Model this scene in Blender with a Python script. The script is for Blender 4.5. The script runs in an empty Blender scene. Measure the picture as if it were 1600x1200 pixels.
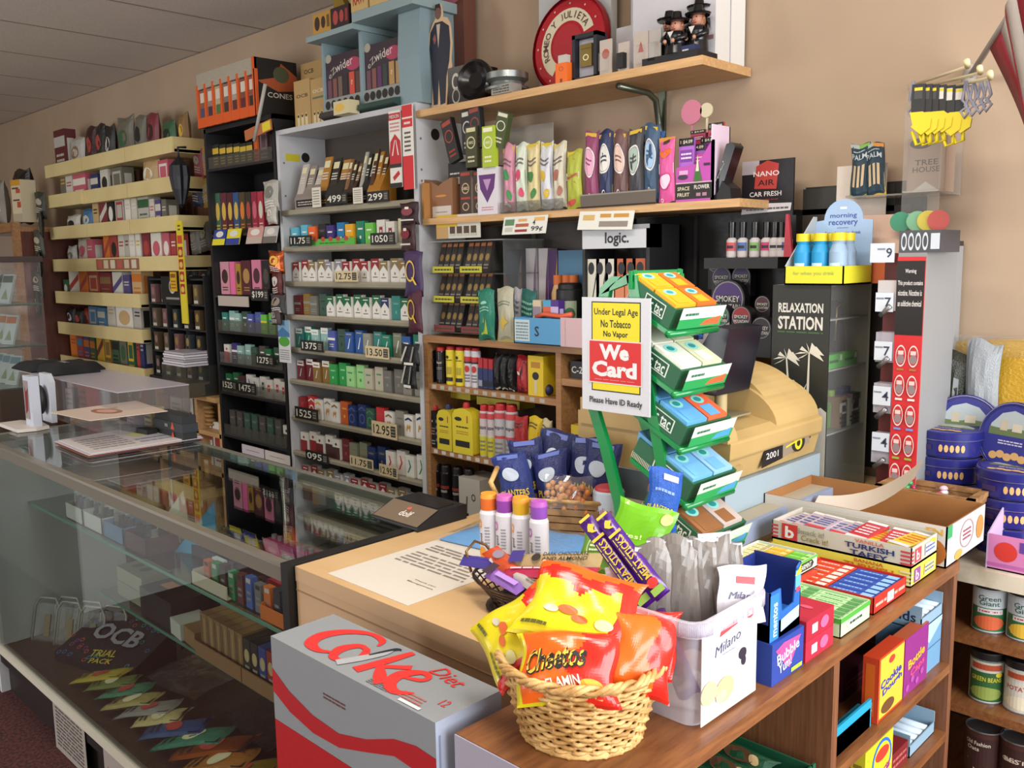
import bpy,math,random
from mathutils import Vector,Matrix
random.seed(7)
C=bpy.data.collections.new('shop');bpy.context.scene.collection.children.link(C)
SC=bpy.context.scene
# ------------------------------------------------------------------ camera, light, exposure
YAW,PIT,ROL=map(math.radians,(-44.36642639,7.88242147,-0.86601554))
CAMZ,FPX=1.57,1400.0
def cam_axes():
 cy,sy,cp,sp=math.cos(YAW),math.sin(YAW),math.cos(PIT),math.sin(PIT)
 f=Vector((sy*cp,cy*cp,-sp));r=Vector((cy,-sy,0));u=r.cross(f)
 cr,sr=math.cos(ROL),math.sin(ROL)
 return cr*r+sr*u,-sr*r+cr*u,f
RT,UP,FW=cam_axes()
cd=bpy.data.cameras.new('camera');cam=bpy.data.objects.new('camera',cd);C.objects.link(cam)
cd.lens=36*FPX/1600;cd.sensor_width=36;cd.clip_start=.05
m=Matrix((RT,UP,-FW)).transposed().to_4x4();m.translation=(0,0,CAMZ);cam.matrix_world=m
SC.camera=cam
w=bpy.data.worlds.new('world');SC.world=w;w.use_nodes=True
w.node_tree.nodes['Background'].inputs[0].default_value=(1,.93,.84,1)
w.node_tree.nodes['Background'].inputs[1].default_value=.40
def area(name,loc,target,sx,sy,power,col):
 l=bpy.data.lights.new(name,'AREA');l.shape='RECTANGLE';l.size=sx;l.size_y=sy;l.energy=power;l.color=col
 o=bpy.data.objects.new(name,l);C.objects.link(o);o.location=loc
 o.rotation_euler=(Vector(target)-Vector(loc)).to_track_quat('-Z','Y').to_euler();return o
area('shop_window_daylight',(1.5,1.1,1.75),(-1.5,1.3,.75),2.4,1.7,84,(.93,.96,1))
area('front_door_daylight',(-.2,-2.2,1.7),(-1.6,1.8,1.1),2.2,1.6,17,(1,.95,.9))
area('added_reflector_light',(-4.2,-2.4,1.5),(-4.6,.3,.4),1.2,1.8,45,(.95,.97,1))  # added lamp that brightens the unseen white block reflected in the case glass
area('ceiling_tube_light',(-.9,.9,2.64),(-.9,1.1,0),1.2,.3,16,(1,.93,.82))
area('ceiling_tube_light',(-3.6,.9,2.64),(-3.6,1.1,0),1.2,.3,3.5,(1,.9,.76))
vs=SC.view_settings;vs.view_transform='Standard';vs.look='None';vs.exposure=0.72;vs.gamma=1;vs.use_curve_mapping=False
SC.cycles.transparent_max_bounces=24;SC.cycles.max_bounces=8;SC.cycles.glossy_bounces=4
SC.cycles.sample_clamp_indirect=4
# ------------------------------------------------------------------ a photograph pixel on a known plane -> metres
def ray(px,py):
 a,b=(px-800)/FPX,-(py-600)/FPX
 return RT*a+UP*b+FW
def at_y(px,py,Y):v=ray(px,py)*1.0;k=Y/v.y;return Vector((v.x*k,Y,v.z*k+CAMZ))
def at_z(px,py,z):v=ray(px,py);k=(z-CAMZ)/v.z;return Vector((v.x*k,v.y*k,z))
def at_x(px,py,X):v=ray(px,py);k=X/v.x;return Vector((X,v.y*k,v.z*k+CAMZ))
# ------------------------------------------------------------------ materials
def lin(h):
 h=h.lstrip('#');c=[int(h[i:i+2],16)/255 for i in(0,2,4)]
 return tuple(x/12.92 if x<=.04045 else((x+.055)/1.055)**2.4 for x in c)+(1,)
_mats={}
def nodes(name):
 m=bpy.data.materials.new(name);m.use_nodes=True;return m,m.node_tree.nodes,m.node_tree.links
def see_through(name,col,alpha,rough=.05,diffuse=0.0,ior=1.45,mn=0.0):
 m,N,L=nodes(name);N.remove(N['Principled BSDF'])
 tr=N.new('ShaderNodeBsdfTransparent');tr.inputs[0].default_value=tuple(1-(1-c)*.25 for c in col[:3])+(1,)
 gl=N.new('ShaderNodeBsdfGlossy');gl.inputs['Roughness'].default_value=rough
 lw=N.new('ShaderNodeLayerWeight');lw.inputs[0].default_value=.5;pw=N.new('ShaderNodeMath');pw.operation='POWER';pw.inputs[1].default_value=5;L.new(lw.outputs['Facing'],pw.inputs[0])
 fr=N.new('ShaderNodeMath');fr.operation='MULTIPLY_ADD';fr.inputs[1].default_value=.9;fr.inputs[2].default_value=.04;L.new(pw.outputs[0],fr.inputs[0])
 mx=N.new('ShaderNodeMixShader');L.new(tr.outputs[0],mx.inputs[1]);L.new(gl.outputs[0],mx.inputs[2])
 no=N.new('ShaderNodeTexNoise');no.inputs['Scale'].default_value=9
 ad=N.new('ShaderNodeMath');ad.operation='MULTIPLY_ADD';ad.inputs[1].default_value=.04;ad.inputs[2].default_value=mn
 L.new(no.outputs[0],ad.inputs[0])
 a2=N.new('ShaderNodeMath');a2.operation='ADD';L.new(fr.outputs[0],a2.inputs[0]);L.new(ad.outputs[0],a2.inputs[1])
 L.new(a2.outputs[0],mx.inputs[0]);out=mx
 if diffuse:
  df=N.new('ShaderNodeBsdfDiffuse');df.inputs[0].default_value=col
  m2=N.new('ShaderNodeMixShader');m2.inputs[0].default_value=diffuse
  L.new(mx.outputs[0],m2.inputs[1]);L.new(df.outputs[0],m2.inputs[2]);out=m2
 L.new(out.outputs[0],N['Material Output'].inputs[0]);return m
def M(key):
 """'#rrggbb' with an optional finish: g glossy, m matt, f foil, c crinkled film, t clear plastic, d frosted plastic."""
 if not isinstance(key,str):return key
 if key in _mats:return _mats[key]
 if key[0]!='#':raise KeyError(key)
 col=lin(key[:7]);st=key[7:]
 if st=='t':m=see_through('clear_plastic',col,.1,.06,.035)
 elif st=='d':m=see_through('frosted_plastic',col,.1,.2,.30)
 else:
  m,N,L=nodes('painted_'+key[1:7]);b=N['Principled BSDF']
  no=N.new('ShaderNodeTexNoise');no.inputs['Scale'].default_value=35;no.inputs['Detail'].default_value=2
  mr=N.new('ShaderNodeMapRange');r={'':.5,'g':.22,'m':.9,'f':.3,'c':.2}[st]
  mr.inputs[3].default_value=r*.85;mr.inputs[4].default_value=min(1,r*1.2)
  L.new(no.outputs[0],mr.inputs[0]);L.new(mr.outputs[0],b.inputs['Roughness'])
  mix=N.new('ShaderNodeMixRGB');mix.blend_type='MULTIPLY';mix.inputs[0].default_value=.10
  mix.inputs[1].default_value=col;L.new(no.outputs[0],mix.inputs[2]);L.new(mix.outputs[0],b.inputs['Base Color'])
  if st=='f':b.inputs['Metallic'].default_value=.75
  if st=='c':
   bp=N.new('ShaderNodeBump');bp.inputs['Strength'].default_value=.5;bp.inputs['Distance'].default_value=.004
   n2=N.new('ShaderNodeTexNoise');n2.inputs['Scale'].default_value=60;L.new(n2.outputs[0],bp.inputs['Height']);L.new(bp.outputs[0],b.inputs['Normal'])
 _mats[key]=m;return m
def wood(name,c1,c2,scale=(1,12,12),rough=.45,band=3.0):
 m,N,L=nodes(name);b=N['Principled BSDF'];tc=N.new('ShaderNodeTexCoord');mp=N.new('ShaderNodeMapping')
 mp.inputs['Scale'].default_value=scale;L.new(tc.outputs['Object'],mp.inputs[0])
 no=N.new('ShaderNodeTexNoise');no.inputs['Scale'].default_value=band;no.inputs['Detail'].default_value=6;no.inputs['Roughness'].default_value=.65
 L.new(mp.outputs[0],no.inputs[0]);cr=N.new('ShaderNodeValToRGB')
 cr.color_ramp.elements[0].position=.35;cr.color_ramp.elements[0].color=lin(c1);cr.color_ramp.elements[1].position=.68;cr.color_ramp.elements[1].color=lin(c2)
 L.new(no.outputs[0],cr.inputs[0]);L.new(cr.outputs[0],b.inputs['Base Color']);b.inputs['Roughness'].default_value=rough;return m
def speckle(name,c1,c2,scale,rough=.9,bump=0.0):
 m,N,L=nodes(name);b=N['Principled BSDF'];tc=N.new('ShaderNodeTexCoord')
 no=N.new('ShaderNodeTexNoise');no.inputs['Scale'].default_value=scale;no.inputs['Detail'].default_value=5;L.new(tc.outputs['Object'],no.inputs[0])
 cr=N.new('ShaderNodeValToRGB');cr.color_ramp.elements[0].position=.38;cr.color_ramp.elements[1].position=.62
 cr.color_ramp.elements[0].color=lin(c1);cr.color_ramp.elements[1].color=lin(c2)
 L.new(no.outputs[0],cr.inputs[0]);L.new(cr.outputs[0],b.inputs['Base Color']);b.inputs['Roughness'].default_value=rough
 if bump:
  bp=N.new('ShaderNodeBump');bp.inputs['Strength'].default_value=bump;bp.inputs['Distance'].default_value=.01;L.new(no.outputs[0],bp.inputs['Height']);L.new(bp.outputs[0],b.inputs['Normal'])
 return m
OAK=wood('oak_veneer','#8a5f3a','#a97c4e',(1.5,30,30));SHELFOAK=wood('pale_shelf_laminate','#b78d5c','#cfa674',(2,30,30))
BROWN=wood('walnut_laminate','#6b4023','#8f5c34',(30,3,30),.4);BROWNV=wood('walnut_laminate_upright','#6a4127','#85563a',(60,60,3),.5)
REDWOOD=wood('red_brown_panel','#4e2416','#64301e',(12,12,1),.6);BEIGE=wood('beige_counter_laminate','#c5a173','#d0ae80',(1,2,2),.42)
BEIGEF=wood('beige_counter_front','#c4a27c','#cba983',(1,2,2),.5)
CREAM=speckle('cream_shelf_metal','#cfbb83','#d6c38c',4,.5);WALLM=speckle('wall_paint','#a8917a','#ae977f',2.5,.85,.05)
CARPET=speckle('carpet','#2c1614','#5a2a26',90,1,.3);WHITEM=speckle('white_melamine','#b4b4b6','#bdbdbf',5,.45)
GREYSHELF=speckle('putty_shelf_metal','#8d8672','#968f7b',8,.45);MARBLE=speckle('marbled_laminate','#a89a80','#cfc5b0',14,.4)
REGM=speckle('register_plastic','#a88c58','#b29560',6,.5);WICKER=speckle('wicker_cane','#a5793f','#d2aa6c',40,.6,.4)
DWICK=speckle('brown_split_cane','#7d5a36','#a37a4c',30,.6,.4);BRONZE=M('#4a3626f');STEEL=M('#8c8d88f');BRASS=M('#a5905ef')
GLASS=see_through('case_glass',lin('#cfe3da'),.1,.01,.0,1.5);CLEAR=M('#ffffff'+'t');FROST=M('#e9e6f2'+'d');SMOKE=see_through('smoke_acrylic',lin('#8a8a80'),.1,.08,.12)
# ------------------------------------------------------------------ text as flat geometry
_txt={}
def glyphs(s,bold=0.0):
 k=(s,bold)
 if k in _txt:return _txt[k]
 cu=bpy.data.curves.new('t','FONT');cu.body=s;cu.size=1;cu.resolution_u=2;cu.offset=bold;cu.dimensions='2D';cu.fill_mode='FRONT'
 o=bpy.data.objects.new('t',cu);C.objects.link(o);bpy.context.view_layer.update()
 me=o.evaluated_get(bpy.context.evaluated_depsgraph_get()).to_mesh()
 V=[(v.co.x,v.co.y)for v in me.vertices];F=[tuple(p.vertices)for p in me.polygons]
 bpy.data.objects.remove(o);bpy.data.curves.remove(cu)
 if not V:V=[(0,0),(1,0),(1,1)];F=[]
 x0,x1=min(v[0]for v in V),max(v[0]for v in V);y0,y1=min(v[1]for v in V),max(v[1]for v in V)
 r=([((x-x0),(y-y0))for x,y in V],F,x1-x0,y1-y0);_txt[k]=r;return r
# ------------------------------------------------------------------ mesh builder
class Frame:
 def __init__(s,o,u,v,n=None):
  s.o,s.u,s.v=Vector(o),Vector(u),Vector(v);s.n=Vector(n)if n else s.u.cross(s.v).normalized();s.lu,s.lv=s.u.length,s.v.length
 def p(s,a,b,e=0):return s.o+s.u*a+s.v*b+s.n*e
class MB:
 def __init__(s):s.V,s.F,s.I,s.mats,s.T=[],[],[],[],Matrix.Identity(4);s.sm=set()
 def mi(s,k):
  m=M(k)
  if m not in s.mats:s.mats.append(m)
  return s.mats.index(m)
 def add(s,vs,fs,k,smooth=False):
  b=len(s.V);s.V+=[s.T@Vector(v)for v in vs];i=s.mi(k)
  for f in fs:
   if smooth:s.sm.add(len(s.F))
   s.F.append(tuple(b+j for j in f));s.I.append(i)
  return s
 def box(s,x0,x1,y0,y1,z0,z1,k,**f):
  """f: F B L R T D = material of one face"""
  v=[(x,y,z)for z in(z0,z1)for y in(y0,y1)for x in(x0,x1)]
  for n,q in(('F',(0,1,5,4)),('B',(3,2,6,7)),('L',(2,0,4,6)),('R',(1,3,7,5)),('T',(4,5,7,6)),('D',(2,3,1,0))):
   kk=f.get(n,k)
   if kk is not None:s.add([v[i]for i in q],[(0,1,2,3)],kk)
  return s
 def cbox(s,w,t,h,k,z=0,**f):return s.box(-w/2,w/2,-t/2,t/2,z,z+h,k,**f)
 def quad(s,a,b,c,d,k):return s.add([a,b,c,d],[(0,1,2,3)],k)
 def prism(s,pts,axis,a,b,k,cap=None,capb=None):
  """pts: outline in the two other axes (x,z for 'y'; y,z for 'x'; x,y for 'z') extruded from a to b"""
  n=len(pts)
  def P(p,c):return(p[0],c,p[1])if axis=='y' else(c,p[0],p[1])if axis=='x' else(p[0],p[1],c)
  A=[P(p,a)for p in pts];B=[P(p,b)for p in pts]
  ar=sum(pts[i][0]*pts[(i+1)%n][1]-pts[(i+1)%n][0]*pts[i][1]for i in range(n))
  flip=(ar<0)!=(axis=='y');flip=flip!=(b<a)
  f=[(i,(i+1)%n,n+(i+1)%n,n+i)for i in range(n)]
  if flip:f=[q[::-1]for q in f]
  s.add(A+B,f,k)
  ca,cb=list(range(n))[::-1],list(range(n))
  if flip:ca,cb=ca[::-1],cb[::-1]
  s.add(A,[tuple(ca)],cap or k);s.add(B,[tuple(cb)],capb or cap or k);return s
 def lathe(s,prof,k,seg=24,c=(0,0,0),axis='z',ks=None,a0=0.0,a1=2*math.pi):
  """prof: (radius, height) list, ks: material per ring"""
  full=abs(a1-a0-2*math.pi)<1e-6;n=seg if full else seg+1
  for j in range(len(prof)-1):
   (r0,h0),(r1,h1)=prof[j],prof[j+1];vs=[]
   for r,h in((r0,h0),(r1,h1)):
    for i in range(n):
     a=a0+(a1-a0)*i/seg;x,y=r*math.cos(a),r*math.sin(a)
     p=(x,y,h)if axis=='z' else(x,-h,y)if axis=='y' else(h,x,y)
     vs.append((p[0]+c[0],p[1]+c[1],p[2]+c[2]))
   s.add(vs,[(i,(i+1)%n,n+(i+1)%n,n+i)for i in range(seg)],ks[j]if ks else k,True)
  return s
 def tube(s,pts,r,k,seg=6,closed=False):
  P=[Vector(p)for p in pts];n=len(P);vs=[];up=Vector((0,0,1));prev=None
  for i in range(n):
   a=P[(i-1)%n]if closed or i else P[i];b=P[(i+1)%n]if closed or i<n-1 else P[i]
   d=(b-a);d=d.normalized()if d.length>1e-9 else Vector((0,0,1))
   if prev is None:prev=d.orthogonal().normalized()
   x=(prev-d*prev.dot(d));x=x.normalized()if x.length>1e-6 else d.orthogonal().normalized();prev=x;y=d.cross(x)
   rr=r[i]if isinstance(r,(list,tuple))else r
   for j in range(seg):
    t=2*math.pi*j/seg;vs.append(P[i]+x*rr*math.cos(t)+y*rr*math.sin(t))
  m=n if closed else n-1
  f=[(i*seg+j,i*seg+(j+1)%seg,((i+1)%n)*seg+(j+1)%seg,((i+1)%n)*seg+j)for i in range(m)for j in range(seg)]
  if not closed:f+=[tuple(range(seg))[::-1],tuple((n-1)*seg+j for j in range(seg))]
  return s.add(vs,f,k,True)
 def ball(s,c,r,k,sc=(1,1,1),seg=12,rings=8):
  vs=[];
  for i in range(rings+1):
   t=math.pi*i/rings
   for j in range(seg):
    a=2*math.pi*j/seg;vs.append((c[0]+r*sc[0]*math.sin(t)*math.cos(a),c[1]+r*sc[1]*math.sin(t)*math.sin(a),c[2]+r*sc[2]*math.cos(t)))
  return s.add(vs,[(i*seg+j,(i+1)*seg+j,(i+1)*seg+(j+1)%seg,i*seg+(j+1)%seg)for i in range(rings)for j in range(seg)],k,True)
 def text(s,fr,cu,cv,h,t,k,wmax=None,e=.0006,ang=0,bold=.012,shear=0.0,fn=None):
  """text centred on (cu, cv) of a frame; h in metres, wmax in metres squeezes or stretches the line to that width"""
  V,F,W,H=glyphs(t,bold)
  sc=h/max(H,.3);sx=(wmax/W)if wmax else sc;ca,sa=math.cos(math.radians(ang)),math.sin(math.radians(ang));out=[]
  for x,y in V:
   a=(x-W/2)*sx+(y-H/2)*sc*shear;b=(y-H/2)*sc;a,b=a*ca-b*sa,a*sa+b*ca
   u,v=cu+a/fr.lu,cv+b/fr.lv
   out.append(fn(u,v,e)if fn else fr.p(u,v,e))
  return s.add(out,F,k)
 def decals(s,fr,L,e0=.0003,fn=None):
  for n,d in enumerate(L):
   e=e0+n*.00012;g=(lambda u,v:fn(u,v,e))if fn else(lambda u,v:fr.p(u,v,e));q=d[0]
   if q=='r':_,a,b,c,f,k=d;s.add([g(a,b),g(c,b),g(c,f),g(a,f)],[(0,1,2,3)],k)
   elif q=='p':s.add([g(u,v)for u,v in d[1]],[tuple(range(len(d[1])))],d[2])
   elif q=='e':
    _,cu,cv,ru,rv,k=d;s.add([g(cu+ru*math.cos(i*math.pi/10),cv+rv*math.sin(i*math.pi/10))for i in range(20)],[tuple(range(20))],k)
   elif q=='o':
    _,cu,cv,ru,rv,th,k=d;vs=[g(cu+ru*f*math.cos(i*math.pi/12),cv+rv*f*math.sin(i*math.pi/12))for f in(1,1-th)for i in range(24)]
    s.add(vs,[(i,(i+1)%24,24+(i+1)%24,24+i)for i in range(24)],k)
   elif q=='t':s.text(fr,d[1],d[2],d[3]*fr.lv,d[4],d[5],(d[6]*fr.lu if len(d)>6 and d[6]else None),e,d[7]if len(d)>7 else 0,d[8]if len(d)>8 else .012,d[9]if len(d)>9 else 0,fn)
   elif q=='n':
    _,a,b,c,f,n_,k=d;rr=random.Random(int(a*97+b*31+n_))
    for i in range(n_):
     y0=f-(f-b)*(i+.3)/n_;y1=f-(f-b)*(i+.75)/n_;x=a
     while x<c-.01:
      x2=min(c,x+(c-a)*rr.uniform(.08,.26));s.add([g(x,y1),g(x2,y1),g(x2,y0),g(x,y0)],[(0,1,2,3)],k);x=x2+(c-a)*.03
  return s
 def face(s,f,w,t,h,z=0):
  return{'F':Frame((-w/2,-t/2,z),(w,0,0),(0,0,h)),'B':Frame((w/2,t/2,z),(-w,0,0),(0,0,h)),'R':Frame((w/2,-t/2,z),(0,t,0),(0,0,h)),
'L':Frame((-w/2,t/2,z),(0,-t,0),(0,0,h)),'T':Frame((-w/2,-t/2,z+h),(w,0,0),(0,t,0))}[f]
 def ribbon(s,fr,pts,ws,k,e=.0006,n=8):
  """a brush stroke through pts (u,v) whose half-width in metres is ws"""
  P=[Vector((p[0]*fr.lu,p[1]*fr.lv))for p in pts];out,W=[],[]
  for i in range(len(P)-1):
   a,b,c,d=P[max(i-1,0)],P[i],P[i+1],P[min(i+2,len(P)-1)]
   for j in range(n+(i==len(P)-2)):
    t=j/n;out.append(.5*((2*b)+(c-a)*t+(2*a-5*b+4*c-d)*t*t+(3*b-a-3*c+d)*t**3));W.append(ws[i]+(ws[i+1]-ws[i])*t)
  vs=[]
  for i,p in enumerate(out):
   d=out[min(i+1,len(out)-1)]-out[max(i-1,0)];d=d.normalized()if d.length else Vector((1,0));nn=Vector((-d.y,d.x))
   for sg in(1,-1):q=p+nn*W[i]*sg;vs.append(fr.p(q.x/fr.lu,q.y/fr.lv,e+3e-6*i))
  return s.add(vs,[(2*i,2*i+1,2*i+3,2*i+2)for i in range(len(out)-1)],k)
 def build(s,name,parent=None,loc=None,rz=0,rot=None,bevel=0,label=None):
  me=bpy.data.meshes.new(name);me.from_pydata([tuple(v)for v in s.V],[],s.F)
  for m in s.mats:me.materials.append(m)
  me.polygons.foreach_set('material_index',s.I)
  if s.sm:me.polygons.foreach_set('use_smooth',[i in s.sm for i in range(len(s.F))])
  o=bpy.data.objects.new(name,me);C.objects.link(o)
  if loc is not None:o.location=loc
  if rot:o.rotation_euler=rot
  elif rz:o.rotation_euler=(0,0,rz)
  if parent:o.parent=parent
  if bevel:
   b=o.modifiers.new('b','BEVEL');b.width=bevel;b.segments=2;b.limit_method='ANGLE'
  if label:o['label']=label
  return o
def tag(o,label,cat,group=None):
 o['label']=label;o['category']=cat
 if group:o['group']=group
 return o
def thing(name,label,cat,loc=(0,0,0),rz=0,group=None,rot=None):
 o=bpy.data.objects.new(name,None);C.objects.link(o);o.empty_display_size=.02;o.location=loc
 o.rotation_euler=rot or(0,0,rz);return tag(o,label,cat,group)
def struct(mb,name):
 o=mb.build(name);o['kind']='structure';return o
def one(mb,name,label,cat,loc=None,rz=0,group=None,rot=None,bevel=0):
 return tag(mb.build(name,None,loc,rz,rot,bevel),label,cat,group)
ORD=['first','second','third','fourth','fifth','sixth','seventh','eighth','ninth','tenth','eleventh','twelfth','thirteenth','fourteenth','fifteenth','sixteenth','seventeenth','eighteenth','nineteenth','twentieth']
def copy_tree(o,loc,rz=None,label=None,group=None):
 r=o.copy();C.objects.link(r);r.location=loc
 if rz is not None:r.rotation_euler=(0,0,rz)
 if label:r['label']=label
 if group:r['group']=group
 for ch in list(o.children):
  c=ch.copy();C.objects.link(c);c.parent=r
  for g in list(ch.children):d=g.copy();C.objects.link(d);d.parent=c
 return r
R90=math.pi/2
# ------------------------------------------------------------------ the setting
struct(MB().box(-9,1.3,2.40,2.52,0,2.68,WALLM),'wall_back')
struct(MB().box(-9.1,-9,-3,2.52,0,2.68,WALLM),'wall_left')
struct(MB().box(-9,2.6,-3,2.52,-.1,0,CARPET),'floor')
def ceiling():
 m,N,L=nodes('ceiling_tile');b=N['Principled BSDF'];tc=N.new('ShaderNodeTexCoord');sx=N.new('ShaderNodeSeparateXYZ');L.new(tc.outputs['Object'],sx.inputs[0])
 no=N.new('ShaderNodeTexNoise');no.inputs['Scale'].default_value=160;no.inputs['Detail'].default_value=3
 L.new(tc.outputs['Object'],no.inputs[0]);cr=N.new('ShaderNodeValToRGB');cr.color_ramp.elements[0].position=.35;cr.color_ramp.elements[1].position=.6
 cr.color_ramp.elements[0].color=lin('#c9beb2');cr.color_ramp.elements[1].color=lin('#d6cbc0');L.new(no.outputs[0],cr.inputs[0]);L.new(cr.outputs[0],b.inputs['Base Color']);b.inputs['Roughness'].default_value=.95
 mb=MB();mb.box(-9,2.6,-3,2.52,2.685,2.75,m);c=struct(mb,'ceiling')
 g=MB()
 x=-3.98+.645*9
 while x>-9:g.box(x-.006,x+.006,-3,2.4,2.6835,2.686,'#857b70');x-=.645
 for y in(.9,-.3,-1.5):g.box(-9,2.6,y-.004,y+.004,2.6838,2.686,'#a39a8e')
 o=g.build('ceiling_grid',c)
 return c
ceiling()
one(MB().box(-5.6,-4.15,-.5,.42,.001,.95,'#d8dadc'),'unseen_white_reflector','plain white block added out of view to reflect in the case front glass','counter')  # added outside the view; its reflection gives the haze on the case front
# ================================================================== back wall furniture, left to right
def item_px(pl,pr,pt,zb,Y):
 a,b=at_y(pl,pt,Y),at_y(pr,pt,Y);return(a.x+b.x)/2,abs(b.x-a.x),max(.02,(a.z+b.z)/2-zb)
# --- oak framed glass showcase and stand at the far left
def far_left():
 t=thing('glass_showcase','tall oak-framed glass showcase against the far left of back wall','showcase',(-6.9,2.2,0))
 mb=MB();mb.box(.50,.53,-.20,.195,0,1.80,REDWOOD);mb.build('side_panel',t,label='red-brown wooden side panel')
 mb=MB();mb.box(.455,.50,-.24,-.20,0,1.86,OAK);mb.box(-.5,.46,-.24,-.2,1.80,1.86,OAK);mb.box(-.5,.53,-.2,.195,1.80,1.83,OAK);mb.build('frame',t,label='oak frame')
 mb=MB()
 for z in(.5,.75,1.0,1.2,1.38,1.55):mb.box(-.5,.45,-.17,.19,z,z+.012,'#8f887a')
 mb.build('shelf',t)
 mb=MB();mb.box(-.5,.455,-.215,-.21,.1,1.8,CLEAR);mb.build('pane',t)
 b=MB();b.box(-.5,.5,.18,.195,0,1.8,'#3a322a');b.build('back_panel',t)
 cols=['#8a8471','#6d6a52','#a39a86','#b9ac92','#5a5145','#7a6a58']
 for r,z in enumerate((.512,.762,1.012,1.212,1.392,1.562)):
  for i in range(3):
   mb=MB();h=.09+.03*((i+r)%3);wd=.1;mb.cbox(wd,.12,h,cols[(i*2+r)%6]);mb.decals(mb.face('F',wd,.12,h),[('r',.1,.6,.9,.9,cols[(i+r+3)%6]),('n',.15,.1,.85,.5,3,'#3b342c')])
   one(mb,'carton',f"small {['olive','tan','grey'][i]} carton inside oak glass showcase, {ORD[r]} shelf from the bottom",'box',(-7.05+.2*i+.06,2.2,z),group='cartons inside the oak showcase')
 # glass tower with card packets
 t=thing('glass_display_tower','narrow glass tower of leaning card packets at left edge','display',(-5.62,1.65,0))
 mb=MB()
 for z in(.9,1.13,1.36,1.6):mb.box(-.3,.2,-.13,.13,z,z+.008,'#7f9389g')
 mb.build('shelf',t)
 mb=MB();mb.box(.195,.2,-.13,.13,.9,1.6,CLEAR);mb.box(-.3,.2,-.135,-.13,.9,1.6,CLEAR);mb.build('pane',t)
 mb=MB();mb.box(-.32,.215,-.14,.14,1.6,1.63,'#3b2a24');mb.box(-.32,.22,-.14,.14,0,.9,'#4b3b30');mb.build('casing',t)
 for r,z in enumerate((.908,1.138,1.368)):
  for i in range(3):
   mb=MB();mb.cbox(.1,.012,.17,'#a9b7b3');mb.decals(mb.face('F',.1,.012,.17),[('r',.05,.72,.95,.95,['#5d7d86','#a5653f','#4e5a4c'][r]),('p',[(.2,.15),(.5,.5),(.8,.15)],'#7e8c6c'),('n',.1,.55,.9,.7,2,'#333')]if False else[('r',.05,.72,.95,.95,['#5d7d86','#a5653f','#4e5a4c'][r]),('p',[(.2,.15),(.5,.5),(.8,.15)],'#7e8c6c')])
   one(mb,'card_packet',f"pale card packet leaning in the glass tower, {ORD[i]} on its {['lowest','middle','top'][r]} shelf",'packet',(-5.82+.13*i,1.62,z),rot=(-.3,0,.3),group='card packets in the glass tower')
 # on top of showcase
 mb=bagm('#17150f',.26,.36,.12,[('e',.4,.7,.2,.15,'#4a463d'),('n',.2,.2,.8,.5,4,'#8a8578')],'c',3)
 one(mb,'plastic_bag','black plastic-wrapped bundle on top of the oak showcase','bag',(-6.62,2.12,1.861))
 mb=bagm('#8f887c',.2,.3,.1,[('n',.1,.3,.9,.9,5,'#d8d2c6')],'c',5)
 one(mb,'plastic_bag','crinkled clear bag beside black bundle at the left edge','bag',(-6.9,2.05,1.861))
 mb=MB();mb.cbox(.12,.1,.27,'#d3c4a4');mb.decals(mb.face('F',.12,.1,.27),[('r',0,.86,1,1,'#d1952c'),('r',.1,.78,.8,.82,'#5a4636'),('r',.5,.68,.95,.78,'#b8503a'),('r',.15,.5,.85,.54,'#5a4636'),('r',.55,.34,.95,.48,'#b8503a'),('r',0,0,1,.2,'#b3a68b')])
 one(mb,'display_carton','cream carton with yellow top band on the oak showcase corner','box',(-6.43,2.05,1.861),rz=.15)
 mb=MB();mb.box(-.09,.09,-.001,.001,0,.28,'#cdbb84');mb.decals(Frame((-.09,-.001,0),(.18,0,0),(0,0,.28)),[('e',.3,.45,.05,.05,'#9c3c2c'),('t',.5,.7,.08,'8','#9c3c2c')])
 one(mb,'paper_notice','yellowed paper notice taped on the glass tower front','paper',(-5.70,1.508,1.44))
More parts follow.
